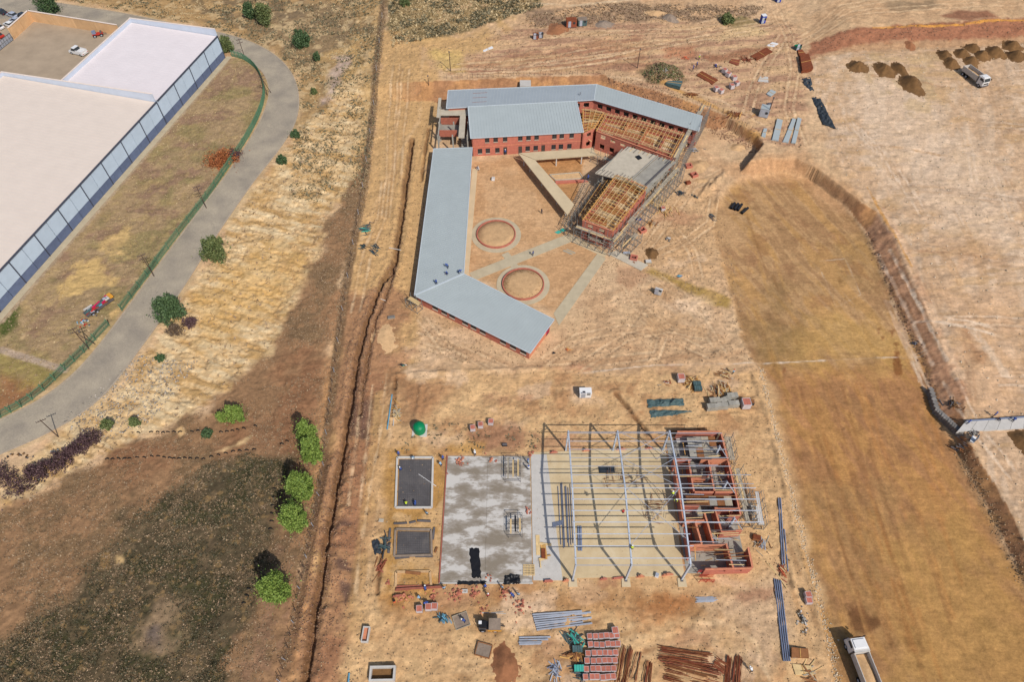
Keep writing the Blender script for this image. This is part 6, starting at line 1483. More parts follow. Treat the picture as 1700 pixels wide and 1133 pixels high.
plate_stack('small brown stack of mesh sheets between the heaps', [(1210, 104), (1215, 98), (1228, 100), (1226, 109)], 'rust_red', 3, .2)
plate_stack('plywood sheet stack at the field edge near the lower truck', [(1312, 1078), (1340, 1079), (1341, 1094), (1313, 1094)], 'timber_dark', 5, .6)
plate_stack('yellow plywood sheets lying open at the field edge', [(1314, 1104), (1346, 1106), (1349, 1121), (1320, 1122)], 'timber_pale', 3, .3)
plate_stack('grey corrugated sheet stack in the upper yard, left half', [(1281, 233), (1290, 199), (1299, 201), (1292, 235)], 'zinc_roof', 4, .4)
plate_stack('grey corrugated sheet stack in the upper yard, middle', [(1299, 236), (1315, 198), (1321, 200), (1308, 238)], 'zinc_roof', 4, .4)
plate_stack('grey corrugated sheet stack in the upper yard, right half', [(1313, 238), (1324, 197), (1330, 199), (1320, 239)], 'zinc_roof', 4, .4)
plate_stack('small bundle of grey sheets left of the corrugated stacks', [(1264, 227), (1268, 214), (1273, 215), (1270, 229)], 'zinc_roof', 3, .3)
plate_stack('white square of boards in the upper yard', [(1258, 136), (1262, 127), (1275, 128), (1276, 137)], 'lime', 2, .15)
plate_stack('white sheets by the track at the top of the yard', [(1272, 76), (1282, 70), (1292, 73), (1284, 78)], 'white_paint', 2, .15)
plate_stack('white sheets on the slope above the rear block', [(802, 83), (817, 77), (819, 80), (803, 86)], 'white_paint', 2, .12)
plate_stack('teal sheet lying on the path corner near the southern wing', [(920, 386), (935, 379), (941, 383), (926, 389)], 'teal', 2, .1)
plate_stack('grey boards lying on the court near the diagonal path', [(934, 417), (942, 414), (956, 420), (948, 423)], 'plank_grey', 3, .15)
plate_stack('grey slate-like sheet stack in the upper yard', [(1272, 157), (1280, 150), (1288, 154), (1279, 161)], 'zinc_roof', 4, .35)
plate_stack('grey-green tarp-wrapped stack above the rear cut', [(1104, 142), (1108, 135), (1132, 140), (1128, 150)], 'tarp_green', 5, .9)
plate_stack('brown steel sheet box beside the pad edge in the upper yard', [(1330, 122), (1326, 97), (1340, 95), (1348, 118)], 'rust', 6, 1.2)
plate_stack('brown steel lid leaning behind the steel sheet box', [(1326, 94), (1323, 84), (1331, 84), (1338, 93)], 'rust', 2, .4)
# concrete block stacks behind the hall
o = proto('block_stack', 'concrete blocks')
for z in range(4):
    for i in range(3): MB().box(-.72 + .72 * i, 0, .16 + z * .3, .70, 1.15 - .03 * z, .285).local('block_layer', 'concrete_grey', o)
MB().box(0, 0, .0, 2.2, 1.1, .1).local('bearer', 'timber_dark', o)
blocks = Stamp(o)
for (u, v, a, lab) in ((1181, 679, .05, 'front left grey concrete block stack behind the steel hall'), (1198, 677, .05, 'front middle grey concrete block stack behind the steel hall'), (1216, 674, .06, 'front right grey concrete block stack behind the steel hall'), (1185, 669, .1, 'rear left grey concrete block stack behind the steel hall'), (1202, 668, .4, 'tilted rear middle concrete block stack behind the steel hall'), (1214, 661, .1, 'rear right grey concrete block stack behind the steel hall')):
    blocks(at(u, v), a, lab, 'concrete block stacks')
pallet(at(1236, 675), .05, 'dark red brick stack at the right end of the block stacks', 'scattered brick pallets', 1.8); pallet(at(1129, 632), .05, 'red brick stack left of the timber offcuts', 'scattered brick pallets', 1.5)
for (u, v, lab) in ((1156, 640, 'upper green crate beside the timber offcuts'), (1158, 648, 'lower green crate beside the timber offcuts'), (982 - 24, 1080, 'green crate left of the big brick stock'), (961, 1112, 'small teal crate left of the lowest brick pallets'), (1143 - 80, 430 - 330, '')):
    if not lab: continue
    p = at(u, v); r = root('crate', p, lab, 'crate', 'green crates'); 
    MB().box(0, 0, .1, 1.7, 1.0, .2).local('base', 'timber_dark', r)
    for k in range(4): MB().box(-.6 + .4 * k, 0, .55, .36, .95, .7).local('slat', 'teal' if 'teal' in lab else 'tank_green' if k == 9 else 'tarp_green', r)
crumple('blue-grey tarpaulin over a long stack behind the hall, upper one', 'tarpaulin', 'tarpaulin', [(1076, 677), (1136, 674), (1134, 663), (1074, 665)], .8, 'tarp_green', seed=7)
crumple('blue-grey tarpaulin strewn behind the hall, lower one', 'tarpaulin', 'tarpaulin', [(1080, 694), (1124, 690), (1150, 684), (1078, 682)], .5, 'tarp_green', seed=8)
crumple('black plastic bundle at the pad edge, upper one', 'plastic_sheet', 'plastic sheet', [(1340, 151), (1352, 153), (1345, 128), (1328, 131)], .7, 'tarp_dark', 3.0, seed=9)
crumple('black plastic bundle at the pad edge, long lower one', 'plastic_sheet', 'plastic sheet', [(1366, 206), (1388, 214), (1360, 160), (1347, 162)], .7, 'tarp_dark', 3.0, n=(12, 18), seed=10)
crumple('rolled black mats left of the smaller foundation', 'plastic_sheet', 'mat', [(622, 922), (634, 919), (628, 896), (617, 899)], .3, 'tarp_dark', seed=12)

# ---- soil mounds
def mound(name, label, px, rx, ry, h, m_, group=None, cat='soil heap', ang=0.0, seed=0, n=28, rings=9):
    p = P(*px); rs = random.Random(seed * 7 + 3); mb = MB(); ph = [rs.uniform(0, 6.28) for _ in range(5)]
    def hz(a, t): return 1 + .12 * math.sin(2 * a + ph[0]) + .08 * math.sin(3 * a + ph[1]) + .05 * math.sin(7 * a + ph[2])
    ca, sa = math.cos(ang), math.sin(ang)
    for k in range(rings + 1):
        t = 1 - k / rings
        for i in range(n):
            a = 2 * math.pi * i / n; s = t * hz(a, t) * (1 + rs.uniform(-.05, .05)); x, y = rx * s * math.cos(a), ry * s * math.sin(a); x, y = x * ca - y * sa, x * sa + y * ca
            zz = h * (.5 + .5 * math.cos(math.pi * t ** .9)) * (1 + .16 * t * math.sin(3 * a + ph[3] + 4 * t)) + (rs.uniform(-.07, .07) * h if 0 < k < rings - 1 else 0); g = G(p.x + x, p.y + y) - p.z
            mb.v.append((x, y, (g * t - .06) + max(0, zz)))
    mb.f = [(k * n + i, k * n + (i + 1) % n, (k + 1) * n + (i + 1) % n, (k + 1) * n + i) for k in range(rings) for i in range(n)]; mb.mi = [0] * len(mb.f)
    return mb.thing(name, m_, label, cat, group, (p.x, p.y, p.z), 0.0, True)
for i, (u, v, rx, ry, h, lab) in enumerate(((1424, 112, 3.3, 4.2, 1.9, 'leftmost of the dark soil heaps on the pale pad'), (1467, 117, 3.6, 4.4, 2.0, 'second dark soil heap from the left on the pale pad'), (1493, 115, 2.4, 4.6, 1.6, 'small dark soil heap joined to the ridge on the pale pad'), (1513, 140, 4.0, 5.4, 2.2, 'long dark soil ridge on the pale pad'),
        (1567, 93, 2.6, 4.0, 1.8, 'dark soil heap at the far left of the row by the truck'), (1578, 106, 2.8, 4.0, 1.8, 'dark soil heap just left of the loaded truck'), (1597, 90, 2.6, 3.6, 1.7, 'second rear dark heap of the row behind the truck'), (1612, 103, 2.8, 3.6, 1.8, 'dark soil heap directly behind the truck bed'), (1614, 81, 2.8, 3.4, 1.7, 'third rear dark heap of the row behind the truck'), (1630, 93, 2.8, 3.8, 1.8, 'dark heap right of the truck bed, front'),
        (1652, 88, 3.2, 4.6, 2.0, 'second dark soil heap from the right edge'), (1680, 78, 3.0, 4.2, 2.0, 'dark soil heap at the right edge, rear'), (1686, 94, 3.2, 4.2, 2.0, 'dark soil heap at the right edge, front'), (1510, 74, 2.0, 2.6, .8, 'low reddish heap under the upper cut'))):
    mound('soil_heap', lab, (u, v), rx, ry, h, 'soil_dark' if i < 13 else 'soil_red', 'dark soil heaps on the pad', seed=i)
for i, (u, v, rx, ry, h, m_, lab) in enumerate(((1082, 421, 2.1, 2.1, .9, 'soil_dark', 'round brown sand pile near the end of the east path'), (838, 1104, 2.6, 3.4, 1.2, 'soil_red', 'reddish soil mound in front of the dumper at the bottom'), (1112, 30, 3.0, 3.0, 1.3, 'sand_grey', 'dark grey gravel pile at the top of the site'), (1003, 40, 3.4, 3.2, 1.0, 'sand_grey', 'grey-brown spoil pile at the top of the site'),
        (926, 48, 4.4, 4.2, 1.0, 'soil_red', 'red-brown spoil pile beside the rusty boxes at the top'), (1700, 733, 3.0, 3.0, 1.2, 'soil_dark', 'dark soil pile at the right edge below the concrete channel'), (1088, 22, 4.6, 2.4, .9, 'soil_tan', 'yellow spoil bank beside the grey gravel pile'),
        (1165, 300, 2.4, 1.4, .5, 'soil_tan', 'low spoil bank east of the deck'), (1160, 275, 3.0, 3.4, .8, 'soil_tan', 'yellow spoil heap inside the corner of the cut'), (640, 560, 3.4, 4.6, .5, 'soil_tan', 'low tan spoil heap between trench and bent block'), (1225, 245, 2.6, 2.2, .8, 'soil_tan', 'tan spoil at the corner of the rear cut'))):
    mound('spoil_pile', lab, (u, v), rx, ry, h, m_, None, 'spoil pile', seed=40 + i)
# ------------------------------------------------------------------ vehicles
def wheel(parent, x, y, rad, w, z=None):
    """wheel with its axle along y"""
    z = rad if z is None else z; t = MB().tube((x, y - w / 2, z), (x, y + w / 2, z), rad, 14); o = t.local('wheel', 'rubber', parent)
    MB().tube((x, y - w / 2 - .02, z), (x, y + w / 2 + .02, z), rad * .5, 10).local('rim', 'galv', o); return o
o = proto('tipper_truck', 'truck')     # cab towards +x
MB().box(.2, 0, .85, 8.0, .9, .35).local('chassis', 'steel_dark', o)
cab = MB().prism([(2.35, -1.22), (4.3, -1.22), (4.45, -1.1), (4.45, 1.1), (4.3, 1.22), (2.35, 1.22)], .75, 2.0)
cab.prism([(2.35, -1.2), (4.05, -1.16), (4.05, 1.16), (2.35, 1.2)], 2.0, 3.0)
cab.add([(4.05, -1.16, 2.0), (4.43, -1.12, 2.0), (4.43, 1.12, 2.0), (4.05, 1.16, 2.0), (4.05, -1.16, 2.95), (4.05, 1.16, 2.95)], [(0, 1, 4), (2, 3, 5), (1, 2, 5, 4)])
cb = cab.local('cab', 'white_paint', o)
MB().add([(4.46, -1.0, 2.05), (4.46, 1.0, 2.05), (4.10, 1.03, 2.9), (4.10, -1.03, 2.9)], [(0, 1, 2, 3)]).local('windscreen', 'glass', cb)
for s in (-1, 1):
    MB().add([(2.8, s * 1.215, 2.1), (3.9, s * 1.19, 2.1), (3.85, s * 1.19, 2.75), (2.8, s * 1.215, 2.75)], [(0, 1, 2, 3) if s < 0 else (3, 2, 1, 0)]).local('side_window', 'glass', cb)
    MB().box(4.3, s * 1.45, 2.4, .12, .3, .5).local('mirror', 'black_paint', cb); MB().box(4.47, s * .85, 1.05, .06, .35, .22).local('headlight', 'galv', o)
MB().box(4.42, 0, .72, .3, 2.4, .4).local('bumper', 'steel_dark', o); MB().box(4.47, 0, 1.4, .05, 1.7, .4).local('grille', 'black_paint', o); MB().box(3.2, 0, 3.08, 1.2, 1.9, .16).local('roof_visor', 'white_paint', cb)
bed = MB()
x0, x1, hw = -4.0, 2.05, 1.25
bed.box((x0 + x1) / 2, 0, 1.25, x1 - x0, 2 * hw, .14); 
for s in (-1, 1): bed.box((x0 + x1) / 2, s * (hw - .05), 1.95, x1 - x0, .1, 1.35)
bed.box(x1 - .05, 0, 2.1, .1, 2 * hw, 1.7); bed.box(x0 + .05, 0, 1.9, .1, 2 * hw - .2, 1.25); bed.box(x1 + .3, 0, 2.9, .7, 2 * hw, .1)
for k in range(6):
    for s in (-1, 1): bed.box(x0 + .5 + k * 1.05, s * (hw + .03), 1.95, .1, .08, 1.3)
b_ = bed.local('tipper_body', 'lime', o)
ld = MB(); n = 10
for j in range(n + 1):
    for i in range(n + 1):
        x = x0 + .12 + (x1 - x0 - .3) * i / n; y = -hw + .12 + (2 * hw - .24) * j / n; ld.v.append((x, y, 1.55 + .55 * math.exp(-((i - 5) ** 2 + (j - 5) ** 2) / 14) + rnd.uniform(-.05, .05)))
for j in range(n):
    for i in range(n): a = j * (n + 1) + i; ld.f.append((a, a + 1, a + n + 2, a + n + 1)); ld.mi.append(0)
ld.local('soil_load', 'soil_tan', o, True)
for x in (3.4, -1.6, -2.95):
    for s in (-1, 1): wheel(o, x, s * 1.05, .52, .34 if x > 0 else .5)
tipper = Stamp(o)
p, q = P(1598, 118), P(1634, 147); d = q - p; tipper(tuple(P(1614, 133)), math.atan2(d.y, d.x), 'white tipper truck loaded with soil beside the dark heaps on the pad', 'tipper trucks')
p, q = P(1440, 1150), P(1417, 1090); d = q - p; tipper(tuple(p.lerp(q, .5) + Vector((.2, .6, 0))), math.atan2(d.y, d.x), 'white tipper truck cut by the bottom edge on the brown field', 'tipper trucks')
# cars
def car_proto(m_, pickup=False):
    o = proto('pickup_truck' if pickup else 'parked_car', 'pickup' if pickup else 'car'); pr = [(-2.1, .35), (-2.15, .75), (-1.9, .9), (1.1, .92), (2.0, .78), (2.15, .5), (2.1, .3)]
    body = MB(); n = len(pr); vs = [(x, -.86, z) for x, z in pr] + [(x, .86, z) for x, z in pr]; body.add(vs, [tuple(range(n)), tuple(range(2 * n - 1, n - 1, -1))] + [(i, i + n, (i + 1) % n + n, (i + 1) % n) for i in range(n)])
    bo = body.local('body', m_, o)
    g = [(-1.0 if pickup else -1.7, .9), (-.75 if pickup else -1.2, 1.42), (.35, 1.44), (1.05, .92)]
    if pickup: g = [(.0, .9), (.1, 1.55), (.95, 1.55), (1.35, .92)]
    vs = [(x, -.78 + .1 * (z > 1.2), z) for x, z in g] + [(x, .78 - .1 * (z > 1.2), z) for x, z in g]
    MB().add(vs, [(0, 1, 2, 3), (7, 6, 5, 4), (0, 4, 5, 1), (2, 6, 7, 3)]).local('glasshouse', 'glass', o)
    MB().prism([(g[1][0] - .02, -.7), (g[2][0] + .04, -.7), (g[2][0] + .04, .7), (g[1][0] - .02, .7)], g[1][1] - .01, g[1][1] + .05).local('roof', m_, o)
    for x in (-1.3, 1.35):
        for s in (-1, 1): wheel(o, x, s * .8, .31, .2)
    for s in (-1, 1): MB().box(2.1, s * .6, .66, .08, .3, .14).local('headlight', 'galv', o); MB().box(-2.13, s * .65, .68, .05, .25, .16).local('tail_light', 'red_paint', o)
    if pickup:
        for s in (-1, 1): MB().box(-1.05, s * .8, 1.05, 1.9, .08, .35).local('bed_side', m_, o)
        MB().box(-2.02, 0, 1.05, .08, 1.6, .35).local('tailgate', m_, o)
    return Stamp(o)
cs, cd, cw, crd = car_proto('silver_paint'), car_proto('dark_car'), car_proto('white_paint'), car_proto('red_paint')
cd(at(4, 22), 2.6, 'black car at the very left edge of the car park, beside the road', 'cars parked behind the yard wall'); cs(at(22, 27), 2.7, 'silver saloon car parked nearest the road verge', 'cars parked behind the yard wall'); cd(at(38, 28), 2.7, 'dark blue car tucked behind the yard wall corner', 'cars parked behind the yard wall')
cs(at(27, 36), 2.7, 'grey car second along the outside of the yard wall', 'cars parked behind the yard wall'); cw(at(17, 43), 2.7, 'white car third along the outside of the yard wall', 'cars parked behind the yard wall'); cw(at(-2, 47), 2.7, 'white car cut by the left edge of the car park', 'cars parked behind the yard wall'); crd(at(-2, 61), 2.7, 'dark red car cut by the left edge near the gate', 'cars parked behind the yard wall')
pk = car_proto('white_paint', True); pk(at(132, 89), 2.75, 'white pickup parked in the walled yard against the hall', None, 1.35)
# machine in the yard
def implement(name, label, cat, px, rz, s=1.0, cols=('red_paint', 'blue_steel', 'steel_dark')):
    r = root(name, at(*px), label, cat, None, rz); r.scale = (s,) * 3
    MB().box(0, 0, .9, 3.2, 1.2, .4).local('chassis', cols[0], r); MB().box(-.9, 0, 1.5, 1.1, 1.0, .9).local('engine_cover', cols[1], r); MB().box(1.1, 0, 1.3, .5, 1.0, .5).local('seat', cols[2], r)
    MB().bar((1.4, 0, 1), (2.6, 0, .5), .16).local('drawbar', cols[2], r)
    for x in (-1.0, 1.0):
        for y in (-.7, .7): wheel(r, x, y, .5, .3)
    return r
implement('farm_implement', 'red and blue implement parked in the walled yard beside the hall', 'implement', (164, 60), .4)
r = implement('site_dumper', 'small dark site dumper with yellow frame in front of the cast slab', 'dumper', (812, 1042), .0, 1.0, ('steel_dark', 'tarp_black', 'tarp_black'))
MB().prism([(.0, -.9), (1.9, -.9), (1.9, .9), (.0, .9)], 1.2, 1.9).local('skip', 'sand_grey', r); MB().box(.95, -.98, 1.5, 2.2, .1, .4).local('skip_rim', 'yellow_paint', r); MB().box(-1.4, .2, 2.0, .5, .5, .1).local('canopy', 'white_paint', r)
for k in (-.8, -1.7):
    for y in (-.5, .6): MB().bar((k, y, 1), (k, y, 2.1), .07).local('canopy_post', 'tarp_black', r)
# scrap on the verge
r = root('scrap_trailer', at(166, 512), 'old trailer piled with coloured scrap on the verge inside the fence', 'trailer', None, math.radians(52)); 
MB().box(0, 0, .7, 6.5, 2.0, .2).local('deck', 'steel_dark', r)
for x in (-2, -1): 
    for y in (-.9, .9): wheel(r, x, y, .45, .3)
for k in range(26): MB().box(rnd.uniform(-2.9, 2.9), rnd.uniform(-.7, .7), rnd.uniform(.9, 1.5), rnd.uniform(.5, 2.2), rnd.uniform(.15, .6), rnd.uniform(.1, .4), rnd.uniform(-.3, .3)).local('scrap_piece', rnd.choice(['galv', 'light_blue', 'rust_red', 'red_paint', 'tarp_green', 'magenta_door', 'lime', 'blue_steel']), r)
MB().box(3.2, .2, 1.2, .8, 1.4, .5).local('drum_rack', 'yellow_paint', r)
heap('scrap_heap', 'colourful scrap heap in front of the old trailer on the verge', 'scrap', (141, 536), 34, 1.9, ['light_blue', 'red_paint', 'lime', 'steel_dark', 'galv'], .7, None, 'scrap_piece', .5)
# water tank, cabins, toilets, shed
r = root('water_tank', at(697, 716), 'round green plastic water tank on a pale base behind the foundations', 'water tank')
prof = [(1.15, .2)] + [(1.15 + (.03 if k % 2 else 0), .2 + k * .2) for k in range(1, 9)] + [(1.05, 2.05), (.7, 2.35), (.3, 2.5), (.001, 2.52)]
MB().lathe(prof, 24).local('shell', 'tank_green', r, False); MB().box(0, 0, .08, 2.9, 2.8, .24).local('base', 'lime', r); MB().lathe([(.32, 2.45), (.34, 2.6), (.001, 2.63)], 14).local('lid', 'tank_green', r); MB().bar((-1.6, -1.5, .06), (1.5, -1.3, .06), .1).local('outlet_pipe', 'rust_red', r)
def cabin(name, label, cat, px, rz, sx, sy, h, m_, roof='white_paint'):
    r = root(name, at(*px), label, cat, None, rz); MB().box(0, 0, .12, sx - .2, sy - .2, .3).local('skid', 'steel_dark', r); b = MB().box(0, 0, h / 2 + .2, sx, sy, h).local('shell', m_, r)
    MB().box(0, 0, h + .25, sx + .12, sy + .12, .1).local('roof', roof, r)
    MB().box(-sx * .2, -sy / 2 - .02, 1.2, .85, .05, 1.95).local('door', 'galv', b); MB().box(sx * .25, -sy / 2 - .02, 1.6, .7, .05, .7).local('window', 'glass', b)
    return r
r = cabin('site_cabin', 'small white site cabin alone on the open ground between school and hall', 'cabin', (971, 657), .02, 2.3, 1.4, 1.5, 'white_paint'); MB().box(-.35, -.35, 1.85, .5, .35, .12).local('roof_hatch', 'glass', r)
cabin('site_box', 'small grey-white site box on the bare ground east of the court', 'box', (1092, 488), -.4, 1.6, 1.0, 1.1, 'lime', 'lime')
cabin('tool_shed', 'grey corrugated tool shed beside a leaning post in the upper yard', 'shed', (1267, 192), -.35, 2.4, 2.2, 2.5, 'galv', 'zinc_roof')
for (u, v, lab) in ((1265, 38, 'blue portable toilet with white roof at the top of the site'), (1291, 3, 'blue portable toilet cut by the top edge')): cabin('portable_toilet', lab, 'toilet', (u, v), .2, 1.4, 1.4, 2.4, 'blue_plastic')
cabin('storage_box', 'rusty red steel box on the terrace at the top', 'box', (948, 43), .05, 3.2, 2.4, 2.0, 'rust_red', 'rust'); cabin('storage_box', 'grey-green steel box right of the rusty one at the top', 'box', (966, 41), .1, 2.8, 2.2, 1.8, 'tarp_green', 'sand_grey'); cabin('storage_box', 'small dark red box further down the terrace track', 'box', (889, 64), .1, 1.6, 1.4, 1.3, 'rust_red', 'rust')
cabin('storage_box', 'small dark grey box next to the small dark red box', 'box', (898, 62), .1, 1.3, 1.3, 1.2, 'steel_dark', 'steel_dark'); cabin('green_bin', 'green covered bin at the corner of the pale pad', 'bin', (1323, 82), .3, 1.8, 1.4, 1.0, 'tarp_green', 'tank_green')
# concrete boxes, troughs, manholes
def trough(name, label, cat, px, sx, sy, h, m_, fill, fz, rz=0.0, t=.2):
    r = root(name, at(*px), label, cat, None, rz)
    for s in (-1, 1): MB().box(0, s * (sy - t) / 2, h / 2, sx, t, h).local('side_wall', m_, r); MB().box(s * (sx - t) / 2, 0, h / 2, t, sy - 2 * t, h).local('end_wall', m_, r)
    MB().box(0, 0, fz / 2, sx - 2 * t + .02, sy - 2 * t + .02, fz).local('fill', fill, r); return r
trough('concrete_tank', 'open pink-white concrete box at the bottom edge', 'concrete box', (636, 1121), 4.0, 2.2, 1.0, 'lime', 'soil_dark', .1, .02, .3)
trough('mortar_box', 'square wooden mortar box with grey mix, man bending beside it', 'mortar box', (766, 1032), 2.5, 2.3, .35, 'plank_grey', 'sand_grey', .2, .35, .1); trough('mortar_box', 'tilted brown mortar box beside the reddish soil mound', 'mortar box', (803, 1081), 2.5, 2.1, .4, 'timber_dark', 'sand_grey', .3, -.25, .12)
trough('crate', 'small white-framed crate beside the trench track', 'crate', (608, 1056), 1.1, 2.4, .9, 'lime', 'brick_orange', .4, -.05, .15); trough('mortar_box', 'pale mortar tray in front of the cast slab', 'mortar box', (772, 983), .9, .6, .3, 'lime', 'sand_grey', .15)
for (u, v, a, lab) in ((1152, 292, .4, 'square brick manhole east of the deck'), (1066, 384, .5, 'square brick manhole east of the southern wing'), (1143, 277, .2, 'small square brick manhole near the east scaffold'), (1052, 430, -.3, 'low brick manhole near the end of the paths')): trough('manhole', lab, 'manhole', (u, v), 1.7, 1.5, .7, 'brick', 'black_paint', .1, a, .3)
r = root('concrete_stub', at(872, 140), 'white concrete shaft in the cut behind the rear block', 'shaft'); MB().box(0, -1.5, .3, 3.2, 3.0, 2.2).local('shaft_wall', 'lime', r); MB().box(0, -2.4, -.6, 2.6, 3.2, 2.2).local('chute', 'concrete', r)
# gabions, channel, stones
gl = [lerp((1541, 652), (1552, 686), k / 6) for k in range(6)] + [lerp((1552, 686), (1590, 722), k / 11) for k in range(12)]
r = root('gabion_wall', at(1560, 690), 'curved row of stone gabion blocks with dark shadow at the field edge', 'retaining wall')
for k, (u, v) in enumerate(gl):
    p = P(u, v); 
    for z in range(2): MB().box(p.x + rnd.uniform(-.05, .05), p.y, p.z + .2 + z * .72, .9, .9, .7, .5 if k < 6 else .9).part('gabion', 'stone', r)
chq = [(1588, 718), (1602, 701), (1720, 693), (1720, 712)]; zc_ = P(1650, 706).z
r = root('concrete_channel', (P(1650, 706).x, P(1650, 706).y, zc_), 'pale grey concrete channel slab running off the right edge', 'channel'); q = [P0(a, b, zc_) for a, b in chq]
for k in range(6):
    f0, f1 = k / 6 + .002, (k + 1) / 6 - .002; a, b, c_, d = [Vector((*v, 0)) for v in q]; MB().prism([a.lerp(d, f0)[:2], a.lerp(d, f1)[:2], b.lerp(c_, f1)[:2], b.lerp(c_, f0)[:2]], zc_ - .4, zc_ + .22).part('slab_bay', 'lime', r)
MB().bar((*q[1], zc_ + .35), (*q[2], zc_ + .35), .2, .35).part('upstand', 'blue_steel', r)
cabin('white_crate', 'small white crate below the concrete channel', 'crate', (1613, 732), .9, 1.4, .6, .3, 'white_paint')
# poles
def pole(name, label, px, h, arms=1, rz=0.0, rad=.13, group=None, lamp=False, strut=False):
    r = root(name, at(*px), label, 'pole', group, rz); MB().tube((0, 0, -.4), (0, 0, h), rad, 8, rad * .7).local('mast', 'pole_wood', r)
    for k in range(arms):
        z = h - .35 - k * 1.0; ar = MB().box(0, 0, z, 1.7, .1, .1).local('crossarm', 'pole_wood', r)
        for x in (-.8, -.4, .4, .8): MB().lathe([(.05, z + .07), (.08, z + .15), (.05, z + .3), (.001, z + .33)], 8, x, 0).local('insulator', 'steel_dark', ar)
    if strut: MB().tube((1.4, .8, -.3), (0, 0, h * .8), rad * .8, 8).local('strut', 'pole_wood', r)
    if not arms: MB().box(0, 0, h - .1, .35, .3, .35).local('pole_head', 'steel_dark', r)
    return r
G_ = 'power poles along the road'
for (u, v, h, n, s, lab) in ((343, 346, 7.2, 2, 0, 'wooden power pole at the fence below the warehouse plinth bend'), (256, 459, 7.2, 2, 0, 'wooden power pole at the fence across the road from the shrub'), (148, 580, 7.2, 2, 1, 'strutted power pole near the scrap trailer'), (444, 158, 6.5, 2, 1, 'power pole inside the sharp bend of the fence'), (407, 97, 6.5, 2, 0, 'power pole beside the hall corner and road'), (97, 726, 6.5, 1, 0, 'power pole on the outer road verge above the purple bushes')): pole('power_pole', lab, (u, v), h, n, .5, .11, G_, strut=bool(s))
pole('timber_pole', 'bare dark pole on the terrace left of the grass mound', (1058, 113), 6.2, 0); pole('timber_pole', 'bare dark pole on the yellow slope above the rear block', (748, 118), 6.2, 0); pole('timber_pole', 'leaning dark post beside the tool shed', (1273, 196), 6.5, 0, rad=.16); pole('timber_pole', 'thin pole behind the rear block near the fence line', (712, 142), 3.2, 0, rad=.09)
# wire fence
wf = [(641, -5), (635, 45), (630, 95), (624, 150), (617, 205), (609, 260), (602, 310), (594, 365), (584, 425), (574, 490), (564, 550), (556, 610), (548, 668), (541, 730), (535, 790), (526, 850), (513, 910), (500, 970), (487, 1035), (472, 1105), (464, 1140)]
fl2 = resample(wf, 70); r = root('wire_fence', (fl2[35].x, fl2[35].y, 0), 'long leaning wire fence between the dry grass and the site', 'fence')
for i, p in enumerate(fl2):
    g = G(p.x, p.y); lx, ly = rnd.uniform(-.12, .12), rnd.uniform(-.12, .12); MB().tube((p.x, p.y, g - .2), (p.x + lx, p.y + ly, g + 1.7), .055, 6).part('post', 'pole_wood' if i % 3 else 'galv', r)
for z in (.4, .8, 1.2, 1.6):
    mbw = MB()
    for a, b in zip(fl2, fl2[1:]): mbw.bar((a.x, a.y, G(a.x, a.y) + z), (b.x, b.y, G(b.x, b.y) + z), .012)
    mbw.part('wire', 'pole_wood', r)
# half-buried tyres
ty = MB(); n1, n2 = 14, 8
for i in range(n1 + 1):
    a = math.pi * i / n1
    for j in range(n2): b = 2 * math.pi * j / n2; rr = .46 + .17 * math.cos(b); ty.v.append((rr * math.cos(a), .15 * math.sin(b), rr * math.sin(a) - .05))
for i in range(n1):
    for j in range(n2): ty.f.append((i * n2 + j, i * n2 + (j + 1) % n2, (i + 1) * n2 + (j + 1) % n2, (i + 1) * n2 + j)); ty.mi.append(0)
ty_mesh = ty.mesh('half_tyre', 'rubber', smooth=True)
def tyres(pxs, row):
    for k, (u, v) in enumerate(pxs):
        o = bpy.data.objects.new('half_tyre', ty_mesh); COL.objects.link(o); o.location = at(u, v); o.rotation_euler = (rnd.uniform(-.2, .2), 0, rnd.uniform(-.3, .3)); o.scale = (.66,) * 3
        tag(o, 'half-buried black tyre, %s from the left in the %s' % (ORD[k], row) if 'row' in row else 'half-buried black tyre, %s from the top in the %s' % (ORD[k], row), 'tyre', 'half-buried tyres')
tyres([(230, 719), (251, 718), (262, 718), (271, 719), (279, 718), (289, 718), (299, 718), (319, 717), (329, 716), (350, 718), (367, 718), (377, 717), (386, 716), (395, 714), (405, 712), (424, 708)], 'upper tyre row')
tyres([(178, 763), (187, 763), (197, 762), (207, 762), (215, 762), (228, 760), (240, 760), (252, 758), (263, 758), (273, 760), (282, 761), (289, 762), (297, 762), (307, 761), (316, 762), (327, 762), (338, 763), (351, 759), (363, 756), (375, 753), (387, 750), (398, 749), (410, 748), (422, 747), (468, 738), (477, 733)], 'lower tyre row')
tyres([(456, 812), (455, 826), (453, 840), (452, 853), (451, 866), (449, 879), (413, 978), (410, 990), (405, 1002)], 'tyre column by the willows')
heap('tyre_heap', 'loose old tyres and rubbish below the purple bushes', 'tyres', (66, 797), 10, 1.6, ['rubber', 'concrete_grey'], .3, None, 'tyre_piece', .6); heap('rubbish_heap', 'dark rubbish and stones on the outer road verge', 'rubbish', (30, 757), 16, (3, .6), ['rubber', 'soil_dark', 'steel_dark'], .3, None, 'scrap_piece', .6); heap('rubbish_heap', 'white rubbish beside the purple bush', 'rubbish', (93, 751), 9, 1.2, ['lime', 'tarp_green'], .25, None, 'scrap_piece', .5)

